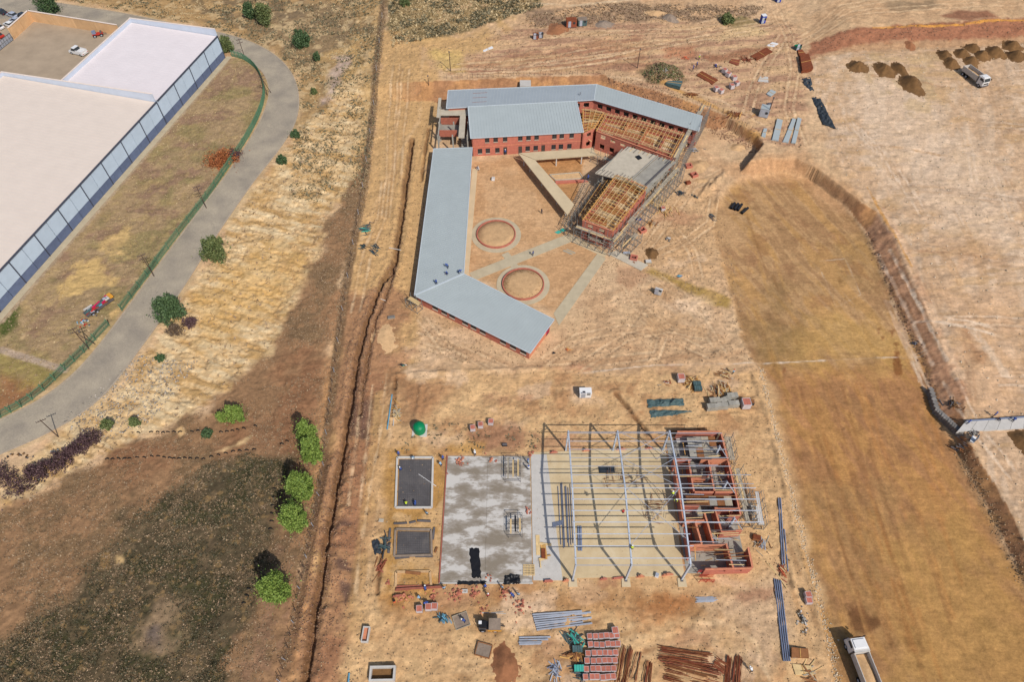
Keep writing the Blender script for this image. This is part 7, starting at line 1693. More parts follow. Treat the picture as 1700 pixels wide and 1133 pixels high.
# loose builders' gear round the school and hall, each a small thing
for (u, v, lab, nm, cols, sx, sy, h) in ((1076, 436, 'small grey pallet near the end of the east path', 'gear_pallet', ('plank_grey', 'lime'), 1.4, 1.0, .5), (1040, 421, 'grey mixing tray beside the scaffold tower', 'mixing_tray', ('concrete_grey', 'galv'), 1.8, .8, .3), (819, 299, 'white bag standing alone in the court', 'cement_bag', ('white_paint', 'lime'), .8, .8, .8), (793, 281, 'white box at the end of the veranda', 'white_box', ('white_paint', 'galv'), .7, .7, .6),
        (650, 528, 'grey block lying beside the lower trench fork', 'kerb_block', ('concrete_grey', 'stone'), 1.6, .7, .4), (1090, 963 - 6, 'white bucket beside the near hall column', 'white_bucket', ('white_paint', 'galv'), .6, .7, .6), (633, 925 - 60, 'pale kerb stone left of the foundations', 'kerb_stone', ('lime', 'concrete'), .9, .6, .15), (1277, 155 + 20, 'small grey crate in front of the tool shed', 'grey_crate', ('galv', 'steel_dark'), 1.0, 1.0, .6),
        (1142, 305, 'small red steel drum rack east of the deck', 'drum_rack', ('rust_red', 'rust'), 1.2, .9, .7), (1060, 365, 'blue tool chest by the scaffold of the southern wing', 'tool_chest', ('blue_plastic', 'steel_dark'), 1.2, .6, .6), (1245, 690 - 20, 'dark crate at the right end of the block stacks', 'dark_crate', ('tarp_dark', 'timber_dark'), 1.4, 1.0, .8), (1255, 895, 'brown spool beside the low scaffold bay', 'cable_spool', ('timber_dark', 'rust'), 1.4, 1.0, .7),
        (838, 740, 'black wheelbarrow on the brown sand behind the slab', 'wheelbarrow', ('black_paint', 'steel_dark'), 1.0, .6, .4), (655, 1000, 'orange cone-like marker left of the brick pallets', 'site_marker', ('orange_mesh', 'rubber'), .4, .4, .6)):
    r = root(nm, at(u, v), lab, nm.replace('_', ' '), None, rnd.uniform(-.4, .4))
    b = MB().prism([(-sx / 2, -sy / 2), (sx / 2, -sy / 2), (sx * .46, sy / 2), (-sx * .46, sy / 2)], .05, h); b.local('body', cols[0], r)
    MB().box(0, 0, h + .02, sx * .9, sy * .86, .05).local('lid', cols[1], r)
    for x in (-.35, .35): MB().box(x * sx, 0, .03, .12, sy * .95, .1).local('runner', cols[1], r)
# ------------------------------------------------------------------ trees, shrubs, tufts, stones
def leaf_mat(name, lo, hi, trans=.25):
    m, nt, b = nodes(name, .6)
    g = nt.nodes.new('ShaderNodeNewGeometry'); r = nt.nodes.new('ShaderNodeValToRGB')
    r.color_ramp.elements[0].color = (*lo, 1); r.color_ramp.elements[1].color = (*hi, 1)
    nt.links.new(g.outputs['Random Per Island'], r.inputs[0]); nt.links.new(r.outputs[0], b.inputs['Base Color'])
    MATS[name] = m
leaf_mat('leaf_bright', (.065, .12, .018), (.25, .33, .07)); leaf_mat('leaf_dark', (.03, .06, .025), (.09, .14, .055)); leaf_mat('leaf_olive', (.06, .09, .03), (.17, .19, .07)); leaf_mat('leaf_rust', (.20, .055, .02), (.46, .17, .06)); leaf_mat('twig_purple', (.05, .025, .03), (.13, .075, .075)); leaf_mat('twig_brown', (.07, .045, .03), (.17, .12, .08))
leaf_mat('straw', (.20, .14, .07), (.52, .40, .22)); leaf_mat('scrub', (.06, .055, .03), (.20, .17, .10)); leaf_mat('scrub_dark', (.035, .035, .018), (.12, .10, .06)); leaf_mat('scrub_brown', (.15, .10, .06), (.36, .25, .15)); leaf_mat('clod', (.18, .11, .06), (.42, .29, .17)); leaf_mat('clod_dark', (.06, .04, .028), (.18, .12, .08)); leaf_mat('rock', (.14, .12, .10), (.45, .40, .34)); leaf_mat('clod_red', (.16, .08, .05), (.34, .20, .12)); leaf_mat('rock_pale', (.34, .26, .17), (.62, .52, .38))
def fast_mesh(name, co, f, m_):
    me = bpy.data.meshes.new(name); k = f.shape[1]
    me.vertices.add(len(co)); me.vertices.foreach_set('co', co.astype(np.float32).ravel()); me.loops.add(f.size); me.loops.foreach_set('vertex_index', f.astype(np.int32).ravel())
    me.polygons.add(len(f)); me.polygons.foreach_set('loop_start', np.arange(0, f.size, k, dtype=np.int32)); me.update(calc_edges=True); me.materials.append(M(m_)); return me
def leaves(cent, size, rs, up=.5, elong=1.8):
    """one small folded leaf card per centre, in random attitudes"""
    n = len(cent); d = rs.normal(size=(n, 3)); d[:, 2] += up; d /= np.linalg.norm(d, axis=1, keepdims=True); e = rs.normal(size=(n, 3)); s = np.cross(d, e); s /= np.linalg.norm(s, axis=1, keepdims=True) + 1e-9
    L = size * rs.uniform(.6, 1.4, (n, 1)); a = cent - d * L * elong / 2; b = cent + s * L / 2; c_ = cent + d * L * elong / 2; e_ = cent - s * L / 2
    co = np.stack([a, b, c_, e_], 1).reshape(-1, 3); f = np.arange(n * 4).reshape(n, 4); return co, f
def make_tree(name, label, px, W, Ht, m_, nleaf=3500, size=.22, group=None, cat='tree', trunk=.14, base=.12, nclump=26, seed=1, bark='bark', lean=0.0, shape=1.0, stems=5, part='crown'):
    p = P(*px); rs = np.random.RandomState(seed); r = root(name, (p.x, p.y, p.z), label, cat, group); rr = random.Random(seed)
    tr = MB()
    zc_ = Ht * base
    tr.tube((0, 0, -.3), (0, 0, Ht * .35), trunk, 7, trunk * .7); limbs = []
    cl = []
    for k in range(nclump):
        t = (k + .5) / nclump; z = zc_ + (Ht - zc_) * (t ** .85); prof = math.sin(math.pi * min(1, (.16 + .80 * t))) ** .7 * shape
        a = k * 2.399 + rr.uniform(-.4, .4); rad = W / 2 * prof * rr.uniform(.35, 1.0); cl.append((rad * math.cos(a) + lean * z, rad * math.sin(a), z, W * rr.uniform(.1, .2)))
    for (x, y, z, q) in cl: 
        if rr.random() < .8: tr.tube((lean * z * .3, 0, max(.1, z * .35)), (x * .9, y * .9, z), trunk * .32, 5, trunk * .08)
    tr.local('trunk', bark, r)
    pts = []
    per = nleaf // len(cl)
    for (x, y, z, q) in cl:
        v = rs.normal(size=(per, 3)); v /= np.linalg.norm(v, axis=1, keepdims=True); v *= (rs.uniform(.15, 1, (per, 1)) ** .5) * q; v[:, 2] *= 1.9; pts.append(v + np.array([x, y, z]))
    stray = rs.normal(size=(nleaf // 12, 3)) * np.array([W * .27, W * .27, Ht * .22]) + np.array([0, 0, Ht * .55]); pts.append(stray)
    pts = np.concatenate(pts); pts[:, 2] = np.maximum(pts[:, 2], .05)
    co, f = leaves(pts, size, rs); o = bpy.data.objects.new(part, fast_mesh(part, co, f, m_)); COL.objects.link(o); o.parent = r
    return r
WG = 'bright green trees beside the wire fence'
for (u, v, W, H_, sd, lab) in ((519, 741, 4.0, 6.6, 1, 'rear of the two overlapping bright green trees at the top of the row'), (523, 766, 3.9, 6.0, 2, 'front of the two overlapping bright green trees at the top of the row'), (506, 822, 4.9, 6.0, 3, 'broad bright green tree third down the row by the wire fence'), (496, 872, 4.8, 5.8, 4, 'bright green tree fourth down the row by the wire fence'), (466, 990, 5.0, 6.2, 5, 'bright green tree standing alone lowest down beside the fence')):
    make_tree('willow_tree', lab, (u, v), W * .86, H_ * 1.25, 'leaf_bright', 11000, .17, WG, seed=sd, nclump=44, base=.06)
for (u, v, W, H_, sd, lab) in ((391, 699, 2.6, 4.4, 6, 'bright green sapling at the middle of the clump on the dry grass'), (402, 698, 2.4, 4.0, 7, 'bright green sapling at the right of the clump on the dry grass'), (371, 700, 1.6, 2.6, 8, 'smallest bright green sapling left of the clump')):
    make_tree('willow_sapling', lab, (u, v), W, H_ * 1.15, 'leaf_bright', 3600, .16, 'bright green saplings', seed=sd, nclump=24, base=.06)
for (u, v, W, H_, m_, sd, lab, nm) in ((363, 428, 5.6, 5.4, 'leaf_olive', 11, 'olive green bush on the outer verge halfway up the road', 'roadside_bush'), (288, 528, 6.0, 5.6, 'leaf_dark', 12, 'dark green bush on the outer verge below the olive one', 'roadside_bush'), (503, 76, 5.4, 4.2, 'leaf_dark', 13, 'dark bush on the hill right of the bend', 'hill_bush'), (417, 29, 4.6, 4.2, 'leaf_dark', 14, 'left of the twin bushes above the bend', 'hill_bush'), (440, 40, 5.8, 6.0, 'leaf_olive', 15, 'taller right one of the twin bushes above the bend', 'hill_bush'),
        (527, 100, 2.6, 2.2, 'leaf_dark', 16, 'small dark bush below the hill bush', 'hill_bush'), (491, 228, 2.6, 1.8, 'leaf_dark', 17, 'small dark bush beside the kerb of the bend', 'hill_bush'), (470, 271, 2.6, 2.2, 'leaf_dark', 18, 'small dark bush on the straw slope under the bend', 'hill_bush'), (378, 85, 4.4, 4.2, 'leaf_olive', 19, 'round green tree at the corner of the white-roofed hall', 'garden_tree'), (86, 22, 7.2, 6.0, 'leaf_dark', 20, 'dark round tree behind the yard wall beside the road', 'garden_tree'),
        (522, 155, 2.4, 1.0, 'leaf_olive', 21, 'low grey-green bush on the hill slope', 'hill_bush'), (182, 711, 2.0, 2.2, 'leaf_olive', 22, 'small grey-green bush below the road, left one', 'roadside_bush'), (226, 706, 1.9, 2.0, 'leaf_olive', 23, 'small grey-green bush below the road, right one', 'roadside_bush'), (268, 597, 1.8, .9, 'leaf_dark', 24, 'low dark bush on the straw slope', 'roadside_bush'), (673, 8, 3.4, 1.6, 'leaf_olive', 25, 'low green bush at the top just right of the wire fence', 'hill_bush'), (1206, 36, 4.2, 1.6, 'leaf_olive', 26, 'green scrub patch left of the blue toilet', 'scrub_bush'), (345, 722, 1.8, .9, 'leaf_dark', 27, 'low dark bush in the upper tyre row', 'roadside_bush')):
    make_tree(nm, lab, (u, v), W, H_, m_, 3800 if W > 4 else 1600, .2 if W < 4 else .26, None, 'bush' if 'tree' not in nm else 'tree', seed=sd, nclump=26 if W > 4 else 12, base=.1)
make_tree('rust_bush', 'rust-orange dead shrub on the verge near the warehouse', (372, 268), 8.5, 1.0, 'leaf_rust', 3400, .2, None, 'bush', seed=31, nclump=26, base=.05); make_tree('rust_bush', 'dull red-brown shrub beside the rust-orange one', (391, 262), 4.5, 1.4, 'twig_purple', 1600, .18, None, 'bush', seed=32, nclump=16, base=.05)
for i, (u, v, W, lab) in enumerate(((152, 732, 4.2, 'purple-brown bush highest on the outer verge'), (132, 744, 3.6, 'purple-brown bush second down the outer verge'), (120, 753, 2.6, 'small purple-brown bush between two larger ones'), (104, 768, 4.6, 'purple-brown bush at the middle of the verge line'), (82, 780, 4.4, 'purple-brown bush left of the middle one'), (58, 786, 4.0, 'purple-brown bush above the round dark one'), (36, 812, 5.6, 'large round dark purple bush on the verge'), (6, 794, 5.0, 'purple-brown bush cut by the left edge'), (318, 540, 3.2, 'purple dry bush beside the dark green bush'), (292, 552, 4.0, 'brown dry bush under the dark green bush'))):
    make_tree('purple_bush' if 'purple' in lab else 'dry_bush', lab, (u, v), W, 1.4, 'twig_purple' if 'purple' in lab else 'twig_brown', 1100, .17, 'purple-brown bushes on the verge', 'bush', seed=50 + i, nclump=18, base=.05, shape=1.1)

def poly_pts(px, n, rs, z=0.0):
    q = pl(px, z); lo, hi = q.min(0), q.max(0); out = []
    while sum(len(o) for o in out) < n:
        a = rs.uniform(lo, hi, (n * 2, 2)); out.append(a[inside(a[:, 0], a[:, 1], q)])
    return np.concatenate(out)[:n]
def Gv(x, y):
    i = np.clip(np.searchsorted(GX, x) - 1, 0, NX - 2); j = np.clip(np.searchsorted(GY, y) - 1, 0, NY - 2); fx = (x - GX[i]) / (GX[i + 1] - GX[i]); fy_ = (y - GY[j]) / (GY[j + 1] - GY[j])
    return (HH[j, i] * (1 - fx) + HH[j, i + 1] * fx) * (1 - fy_) + (HH[j + 1, i] * (1 - fx) + HH[j + 1, i + 1] * fx) * fy_
BARE = [[(215, 1040), (260, 990), (300, 1010), (300, 1080), (250, 1100), (215, 1080)], [(192, 922), (206, 922), (208, 936), (194, 938)], [(286, 706), (306, 706), (308, 728), (290, 728)], [(350, 752), (372, 744), (415, 725), (410, 735), (372, 752)], [(178, 398), (214, 382), (216, 410), (172, 414)], [(108, 470), (130, 436), (168, 428), (180, 468), (112, 500)]]
def tufts(name, label, px, n, size, m_, seed, cat, z=0.0, clump=None, blades=3, hfac=.8):
    rs = np.random.RandomState(seed); a = poly_pts(px, n, rs, z)
    if clump is not None: k = fbm(a[:, 0], a[:, 1], clump[0], 4, clump[2]); a = a[k > clump[1]]
    for bare in BARE: a = a[(sdf(a[:, 0], a[:, 1], pl(bare)) < 0) | (rs.rand(len(a)) < .12)]
    rp = pl(road_in + road_out[::-1]); a = a[sdf(a[:, 0], a[:, 1], rp) < -.4]
    n = len(a); zz = Gv(a[:, 0], a[:, 1]); cos_, fs = [], []
    for b in range(blades):
        an = rs.uniform(0, 6.28, n); s = size * rs.uniform(.5, 1.5, n); h = s * hfac * rs.uniform(.5, 1.3, n); ox, oy = rs.normal(0, size * .35, n), rs.normal(0, size * .35, n)
        p0 = np.stack([a[:, 0] + ox - np.cos(an) * s * .5, a[:, 1] + oy - np.sin(an) * s * .5, zz - .03], 1); p1 = np.stack([a[:, 0] + ox + np.cos(an) * s * .5, a[:, 1] + oy + np.sin(an) * s * .5, zz - .03], 1); p2 = np.stack([a[:, 0] + ox + rs.normal(0, s * .4, n), a[:, 1] + oy + rs.normal(0, s * .4, n), zz + h], 1)
        cos_.append(np.stack([p0, p1, p2], 1).reshape(-1, 3))
    co = np.concatenate(cos_); f = np.arange(len(co)).reshape(-1, 3); o = bpy.data.objects.new(name, fast_mesh(name, co, f, m_)); COL.objects.link(o); return tag(o, label, cat, kind='stuff')
def clods(name, label, pts, size, m_, seed, cat):
    """loose lumps: small uneven octahedra"""
    rs = np.random.RandomState(seed); n = len(pts); zz = Gv(pts[:, 0], pts[:, 1]); s = size * rs.uniform(.35, 1.5, n) ** 1.3
    dirs = np.array([[1, 0, 0], [0, 1, 0], [-1, 0, 0], [0, -1, 0], [0, 0, .8], [0, 0, -.6]]); co = np.stack([pts[:, 0], pts[:, 1], zz + s * .12], 1)[:, None, :] + (dirs[None] + rs.normal(0, .28, (n, 6, 3))) * s[:, None, None] * .5
    t = np.array([[0, 1, 4], [1, 2, 4], [2, 3, 4], [3, 0, 4], [1, 0, 5], [2, 1, 5], [3, 2, 5], [0, 3, 5]]); f = (t[None] + 6 * np.arange(n)[:, None, None]).reshape(-1, 3)
    o = bpy.data.objects.new(name, fast_mesh(name, co.reshape(-1, 3), f, m_)); COL.objects.link(o); return tag(o, label, cat, kind='stuff')
def along(px, n, w, seed, z=0.0):
    rs = np.random.RandomState(seed); q = pl(px, z); L = np.hypot(*np.diff(q, axis=0).T); cs_ = np.concatenate([[0], np.cumsum(L)]); t = rs.uniform(0, cs_[-1], n); i = np.clip(np.searchsorted(cs_, t) - 1, 0, len(L) - 1); f = ((t - cs_[i]) / L[i])[:, None]; return q[i] * (1 - f) + q[i + 1] * f + rs.normal(0, w, (n, 2))
tufts('dry_scrub', 'dark dry scrub scattered over the hill right of the road', NW, 14000, .5, 'scrub', 3, 'scrub', clump=(5, .52, 32), hfac=.5); tufts('straw_grass', 'pale straw tufts over the hill right of the road', NW, 9000, .4, 'straw', 4, 'grass', clump=(6, .45, 33), hfac=.5)
tufts('dry_grass', 'brown dry grass tufts between straw slope and wire fence', BROWN, 26000, .25, 'scrub_brown', 5, 'grass', clump=(6, .35, 44), hfac=.5); tufts('dark_scrub', 'dark low scrub over the lower left ground', DARK, 16000, .25, 'scrub_dark', 6, 'scrub', clump=(5, .4, 46), hfac=.6); tufts('dark_grass', 'mixed olive grass in the dark lower left ground', DARK, 9000, .22, 'scrub', 7, 'grass', clump=(4, .45, 47), hfac=.6); tufts('straw_grass', 'scattered straw tufts in the dark lower left ground', DARK, 6000, .24, 'scrub_brown', 8, 'grass', clump=(4, .5, 48), hfac=.5)
tufts('verge_grass', 'short dry grass on the verge inside the palisade fence', VERGE, 9000, .24, 'scrub_brown', 9, 'grass', hfac=.4); tufts('verge_grass', 'straw grass tufts on the verge inside the palisade fence', VERGE, 5000, .28, 'straw', 10, 'grass', clump=(5, .55, 53), hfac=.4)
tufts('rim_scrub', 'low scrub along the top right of the wire fence', [(645, -10), (880, -10), (900, 15), (760, 60), (650, 80)], 5000, .7, 'scrub', 11, 'scrub', z=2, clump=(5, .5, 35), hfac=.5); tufts('straw_grass', 'straw tufts along the top right of the wire fence', [(645, -10), (880, -10), (900, 15), (760, 60), (650, 80)], 3000, .6, 'straw', 12, 'grass', z=2, hfac=.5)
tufts('fence_weeds', 'dry weeds growing along the foot of the wire fence', [(635, -10), (648, -10), (612, 310), (580, 470), (550, 690), (525, 860), (478, 1110), (464, 1110), (515, 860), (540, 690), (566, 470), (600, 310)], 5000, .28, 'scrub_brown', 13, 'weeds', hfac=.6); tufts('mound_grass', 'olive grass over the spoil mound behind the rear cut', [(1066, 118), (1085, 106), (1125, 106), (1138, 124), (1120, 134), (1078, 133)], 500, .4, 'leaf_olive', 14, 'grass', z=4.0, hfac=.6); tufts('mound_grass', 'dry brown grass over the spoil mound behind the rear cut', [(1066, 118), (1085, 106), (1125, 106), (1138, 124), (1120, 134), (1078, 133)], 1000, .4, 'scrub_brown', 44, 'grass', z=4.0, hfac=.5)
tufts('site_weeds', 'sparse weeds behind the foundations and cast slab', [(660, 725), (740, 700), (900, 715), (900, 745), (670, 752)], 240, .4, 'scrub', 15, 'weeds', clump=(3, .5, 61), hfac=.5); tufts('slope_tufts', 'sparse dark tufts on the straw slope', SLOPE, 900, .5, 'scrub_brown', 16, 'scrub', hfac=.5); tufts('top_scrub', 'dark scrub along the top edge of the terrace', [(870, 25), (1000, 5), (1270, 10), (1250, 30), (1060, 35), (880, 45)], 1600, .6, 'scrub_brown', 17, 'scrub', z=3, hfac=.4)
rs = np.random.RandomState(5)
clods('loose_clods', 'loose brown clods over the southern works', poly_pts(SW, 9000, rs), .17, 'clod', 1, 'clods'); clods('loose_clods', 'dark clods along the trench spoil', np.concatenate([along(t[0], 1800, .9, 3 + i) for i, t in enumerate(trenches[:2])] + [along(s[0], 1800, 1.5, 9 + i) for i, s in enumerate(spoil[:3])]), .2, 'clod_red', 2, 'clods')
clods('field_edge_stones', 'stones along the left edge of the brown field', along([(1262, 610), (1300, 760), (1335, 900), (1362, 1000), (1382, 1080), (1394, 1140)], 1500, .4, 21), .2, 'rock_pale', 3, 'stones'); clods('bank_stones', 'dark stones along the foot of the eastern bank', along([(1440, 384), (1464, 442), (1492, 512), (1516, 562), (1540, 612), (1550, 655)], 500, .4, 22), .24, 'clod_red', 4, 'stones'); clods('bank_stones', 'stones along the lower eastern bank', along([(1594, 752), (1622, 806), (1662, 884), (1702, 968)], 600, .6, 23), .2, 'clod', 5, 'stones')
clods('loose_clods', 'loose clods round the school', poly_pts([(1080, 300), (1190, 300), (1230, 480), (1250, 600), (900, 610), (700, 600), (690, 520), (930, 560)], 5200, rs), .2, 'clod', 6, 'clods'); clods('loose_clods', 'loose clods on the upper terrace', poly_pts(N_T, 4200, rs, 3.0), .3, 'clod', 7, 'clods'); clods('slope_stones', 'small stones on the straw slope below the road', poly_pts([(100, 700), (230, 590), (330, 600), (250, 700), (150, 740)], 1500, rs), .28, 'rock', 8, 'stones'); clods('pad_stones', 'small stones on the pale pad', poly_pts(PAD, 3000, rs, 3.0), .28, 'rock_pale', 9, 'stones'); clods('cut_clods', 'clods fallen along the rear cut', along([(1010, 140), (1100, 165), (1180, 200), (1255, 240)], 1200, 1.2, 24, 2.0), .28, 'clod_red', 10, 'clods'); clods('corridor_clods', 'clods in the corridor beside the trench', poly_pts(COR, 3600, rs), .22, 'clod', 11, 'clods'); clods('cut_clods', 'red clods along the upper right cut', along([(1350, 72), (1420, 62), (1560, 54), (1700, 45)], 700, 1.6, 25, 4.2), .28, 'clod_red', 12, 'clods')

# ------------------------------------------------------------------ people
mat('skin', (120, 84, 66), .6, .1, 2); mat('overall_blue', (58, 84, 150), .8, .2, 2); mat('overall_navy', (46, 54, 82), .8, .2, 2); mat('shirt_light', (150, 182, 204), .8, .15, 2); mat('shirt_white', (226, 226, 226), .8, .1, 2); mat('vest_lime', (196, 214, 60), .7, .1, 2); mat('trousers_dark', (52, 50, 54), .8, .2, 2); mat('helmet_white', (240, 240, 236), .4, .05, 2); mat('helmet_blue', (60, 100, 190), .4, .05, 2); mat('helmet_orange', (230, 110, 40), .4, .05, 2); mat('shirt_red', (180, 50, 50), .8, .1, 2)
def body(pose):
    """one continuous skinned body; y is forward; returns a mesh with the faces sorted into trousers, top and skin"""
    if pose == 'stand': J = dict(pel=(0, 0, .95), chest=(0, .02, 1.32), neck=(0, .02, 1.5), head=(0, .04, 1.66), le=(-.3, .03, 1.14), lw=(-.33, .16, .92), re=(.3, .05, 1.14), rw=(.3, .22, .95), lk=(-.12, .03, .5), lf=(-.13, 0, .07), rk=(.13, .05, .5), rf=(.15, .08, .07))
    elif pose == 'bend': J = dict(pel=(0, -.1, .88), chest=(0, .28, 1.1), neck=(0, .42, 1.16), head=(0, .56, 1.14), le=(-.22, .42, .82), lw=(-.14, .5, .55), re=(.22, .42, .82), rw=(.12, .52, .55), lk=(-.14, .02, .48), lf=(-.14, -.08, .07), rk=(.14, .06, .48), rf=(.16, .04, .07))
    else: J = dict(pel=(0, -.12, .38), chest=(0, .08, .68), neck=(0, .15, .84), head=(0, .22, .98), le=(-.26, .25, .55), lw=(-.14, .42, .42), re=(.26, .25, .55), rw=(.14, .42, .42), lk=(-.17, .28, .46), lf=(-.16, .08, .07), rk=(.17, .28, .46), rf=(.18, .1, .07))
    def mid(a, b, t=.5): return tuple(x + (y - x) * t for x, y in zip(J[a], J[b]))
    V = []; E = []; R = []
    def add(p, r, par=None): V.append(p); R.append(r); (E.append((par, len(V) - 1)) if par is not None else None); return len(V) - 1
    pel = add(J['pel'], (.16, .12)); ch = add(J['chest'], (.19, .13), pel); nk = add(J['neck'], (.065, .065), ch); hd = add(J['head'], (.1, .11), nk); up = tuple(h + (h - n) * .55 for h, n in zip(J['head'], J['neck'])); add(up, (.085, .09), hd)
    nose = (J['head'][0], J['head'][1] + .12, J['head'][2] - .01); add(nose, (.02, .02), hd)
    for s, e, w in ((-1, 'le', 'lw'), (1, 're', 'rw')):
        sh = add((J['chest'][0] + s * .2, J['chest'][1], J['chest'][2] + .08), (.075, .075), ch); el = add(J[e], (.052, .052), sh); wr = add(J[w], (.036, .036), el)
        d = Vector(J[w]) - Vector(J[e]); d.normalize(); pa = Vector(J[w]) + d * .08; pm = add(tuple(pa), (.042, .028), wr); side = d.cross(Vector((1, 0, 0))); side.normalize()
        for k, ln in ((-1.5, .07), (-.5, .085), (.5, .09), (1.5, .08)): add(tuple(pa + d * ln + side * k * .022), (.009, .009), pm)
        add(tuple(pa - side * .06 + d * .02), (.011, .011), pm)
    for s, k, f in ((-1, 'lk', 'lf'), (1, 'rk', 'rf')):
        hp = add((J['pel'][0] + s * .1, J['pel'][1], J['pel'][2] - .06), (.105, .105), pel); kn = add(J[k], (.068, .068), hp); an = add(J[f], (.05, .05), kn); add((J[f][0], J[f][1] + .17, .045), (.045, .038), an)
    me = bpy.data.meshes.new('tmp'); me.from_pydata(V, E, []); o = bpy.data.objects.new('tmp', me); COL.objects.link(o)
    o.modifiers.new('skin', 'SKIN'); o.modifiers.new('sub', 'SUBSURF').levels = 1
    for i, r_ in enumerate(R): o.data.skin_vertices[0].data[i].radius = r_
    o.data.skin_vertices[0].data[0].use_root = True
    dg = bpy.context.evaluated_depsgraph_get(); ev = bpy.data.meshes.new_from_object(o.evaluated_get(dg)); bpy.data.objects.remove(o)
    wz = Vector(J['pel']); hv = Vector(J['head']); mi = []
    for p in ev.polygons:
        q = p.center; hand = min((q - Vector(J['lw'])).length, (q - Vector(J['rw'])).length); hd_ = (q - hv).length
        legd = min((q - Vector(mid(a, b, t))).length for a, b in (('lk', 'lf'), ('rk', 'rf'), ('pel', 'lk'), ('pel', 'rk')) for t in (.15, .5, .85)); chd = min((q - Vector(J['chest'])).length, (q - Vector(mid('pel', 'chest', .6))).length, (q - Vector(J['le'])).length, (q - Vector(J['re'])).length)
        mi.append(2 if hd_ < .2 or hand < .12 else (0 if legd < chd * .95 or q.z < .1 else 1))
    return ev, mi, J
POSE = {k: body(k) for k in ('stand', 'bend', 'crouch')}; PM = {}
hel = MB().lathe([(.16, -.02), (.135, 0), (.13, .06), (.09, .12), (.001, .145)], 14); HELM = {}
def person(px, pose, rz, top, legs, helm, label, z=None):
    key = (pose, top, legs)
    if key not in PM:
        me = POSE[pose][0].copy(); me.materials.clear()
        for m_ in (legs, top, 'skin'): me.materials.append(M(m_))
        me.polygons.foreach_set('material_index', POSE[pose][1]); me.polygons.foreach_set('use_smooth', [True] * len(me.polygons)); PM[key] = me
    if z is None: p = P(*px)
    else: q = P0(*px, z); p = Vector((*q, z))
    r = root('person', tuple(p), label, 'person', 'workers on the site', rz); o = bpy.data.objects.new('body', PM[key]); COL.objects.link(o); o.parent = r
    if helm:
        if helm not in HELM: HELM[helm] = hel.mesh('hard_hat', helm, smooth=True)
        h = bpy.data.objects.new('hard_hat', HELM[helm]); COL.objects.link(h); h.parent = r; J = POSE[pose][2]; h.location = (J['head'][0], J['head'][1], J['head'][2] + .05)
    return r
BL, NV = 'overall_blue', 'overall_navy'
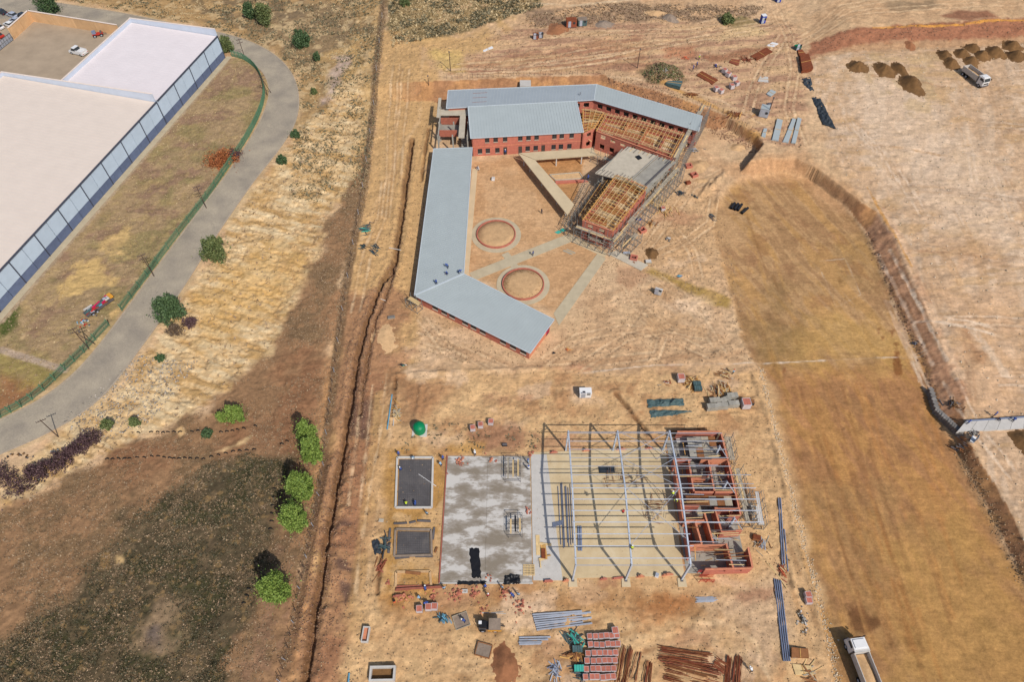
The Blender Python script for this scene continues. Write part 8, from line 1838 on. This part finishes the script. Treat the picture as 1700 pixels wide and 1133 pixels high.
for a in (((744, 446), 'bend', 1.0, BL, NV, 'helmet_blue', 'worker in blue bending at the top on the bent roof', 3.6), ((743, 456), 'crouch', 2.0, BL, NV, 'helmet_blue', 'worker in blue crouching in the middle on the bent roof', 3.6), ((762, 455), 'bend', -1.4, BL, NV, 'helmet_blue', 'worker in blue bending at the right on the bent roof', 3.7), ((725, 473), 'bend', .4, BL, NV, None, 'worker in blue bending at the left on the bent roof', 3.35),
        ((885, 425), 'stand', 1.0, BL, NV, None, 'worker in blue walking along the diagonal path', .08), ((899, 355), 'stand', -1.0, NV, NV, None, 'worker in dark blue crossing the court below the walkway', None), ((839, 257), 'stand', .5, BL, NV, 'helmet_white', 'worker in blue at the ground-floor door of the two-storey block', None), ((794, 283), 'stand', 2.0, 'shirt_white', NV, None, 'person in white near the end of the veranda', None),
        ((663, 758), 'stand', .4, BL, NV, 'helmet_blue', 'worker in blue at the far left corner of the dark foundation slab', None), ((687, 762), 'bend', 3.0, 'shirt_light', NV, 'helmet_white', 'worker in pale shirt at the far edge of the dark foundation slab', None), ((666, 781), 'crouch', 1.0, BL, NV, 'helmet_white', 'worker in blue with white helmet on the dark foundation slab', .1), ((675, 841), 'bend', 0, 'vest_lime', NV, None, 'worker in green at the near edge of the dark foundation slab', None), ((690, 842), 'bend', 0, BL, NV, 'helmet_blue', 'worker in blue at the near edge of the dark foundation slab', None),
        ((709, 856), 'stand', -.6, 'shirt_light', 'trousers_dark', None, 'worker in pale blue walking between the two foundation slabs', None), ((736, 765), 'stand', .3, BL, NV, 'helmet_blue', 'worker in blue at the far left corner of the cast slab', None), ((733, 775), 'bend', .8, 'shirt_light', NV, None, 'worker in light blue bending beside the cast slab corner', None), ((789, 757), 'bend', .2, 'shirt_white', NV, 'helmet_white', 'worker with white helmet at the far edge of the cast slab', None), ((876, 770), 'stand', -1.3, 'shirt_light', NV, 'helmet_blue', 'worker in light blue near the far right corner of the cast slab', .15), ((877, 781), 'stand', -.4, 'shirt_white', NV, 'helmet_blue', 'worker in white near the right trestle of the cast slab', .15),
        ((707, 982), 'bend', .2, BL, NV, 'helmet_white', 'bricklayer in blue bending over the low brick footing', None), ((738, 980), 'stand', .2, 'shirt_light', NV, None, 'worker in light blue at the right end of the brick footing', None), ((698, 996), 'bend', 1.2, 'shirt_light', 'trousers_dark', None, 'worker bending behind the left front brick pallet', None), ((711, 1003), 'bend', 2.0, BL, NV, 'helmet_blue', 'worker in blue behind the middle front brick pallet', None), ((806, 978), 'stand', .0, BL, NV, 'helmet_blue', 'worker in blue at the front edge of the cast slab', None), ((811, 992), 'stand', .5, 'shirt_red', 'trousers_dark', 'helmet_white', 'worker in red with white helmet walking in front of the slab', None),
        ((833, 978), 'stand', -.8, 'shirt_light', NV, None, 'worker in pale green at the black plastic heap', None), ((853, 993), 'bend', .9, BL, NV, 'helmet_blue', 'worker in blue bending, left of the pair in front of the hall', None), ((860, 990), 'stand', -.5, 'shirt_light', 'trousers_dark', None, 'worker in pale shirt, right of the pair in front of the hall', None), ((772, 1034), 'bend', 1.2, BL, NV, 'helmet_white', 'worker in blue mixing mortar in the square box', None),
        ((1160, 100), 'stand', .5, 'vest_lime', NV, 'helmet_white', 'worker in lime vest at the gear heap in the upper yard', None), ((1150, 118), 'stand', 1.0, BL, NV, 'helmet_blue', 'worker in blue left of the gear heap in the upper yard', None), ((1156, 112), 'stand', 2.0, BL, NV, 'helmet_blue', 'second worker in blue behind the gear heap in the upper yard', None), ((1648, 693), 'stand', .5, BL, NV, 'helmet_blue', 'worker in blue at the far side of the concrete channel', None), ((1656, 700), 'bend', 1.5, NV, NV, None, 'worker in dark blue bending on the concrete channel', None), ((1679, 701), 'bend', -1.0, BL, NV, None, 'worker in blue bending at the right on the concrete channel', None), ((1604, 706), 'stand', .4, BL, NV, 'helmet_blue', 'worker in blue at the left end of the concrete channel', None),
        ((1049, 912), 'crouch', .0, 'vest_lime', NV, 'helmet_white', 'steel erector in lime vest astride the middle rafter', 8.0), ((1034, 852), 'crouch', .0, 'shirt_red', 'trousers_dark', None, 'steel erector in red on the middle rafter near the ridge', 8.65), ((1117, 822), 'crouch', .6, 'vest_lime', NV, 'helmet_white', 'steel erector in lime vest at the ridge of the third rafter', 9.0), ((1122, 832), 'crouch', 2.6, 'vest_lime', NV, 'helmet_white', 'second steel erector in lime vest below the ridge of the third rafter', 9.0), ((1246, 1116), 'bend', .5, 'shirt_white', 'trousers_dark', 'helmet_white', 'worker in white bending at the right of the reinforcement yard', None), ((1216, 622), 'stand', .4, 'shirt_light', 'trousers_dark', 'helmet_orange', 'worker with orange helmet beside the timber heap', None), ((976, 300), 'stand', .4, BL, NV, 'helmet_blue', 'worker in blue on the scaffold beside the walkway', 3.6)):
    person(*a[:7], z=a[7])
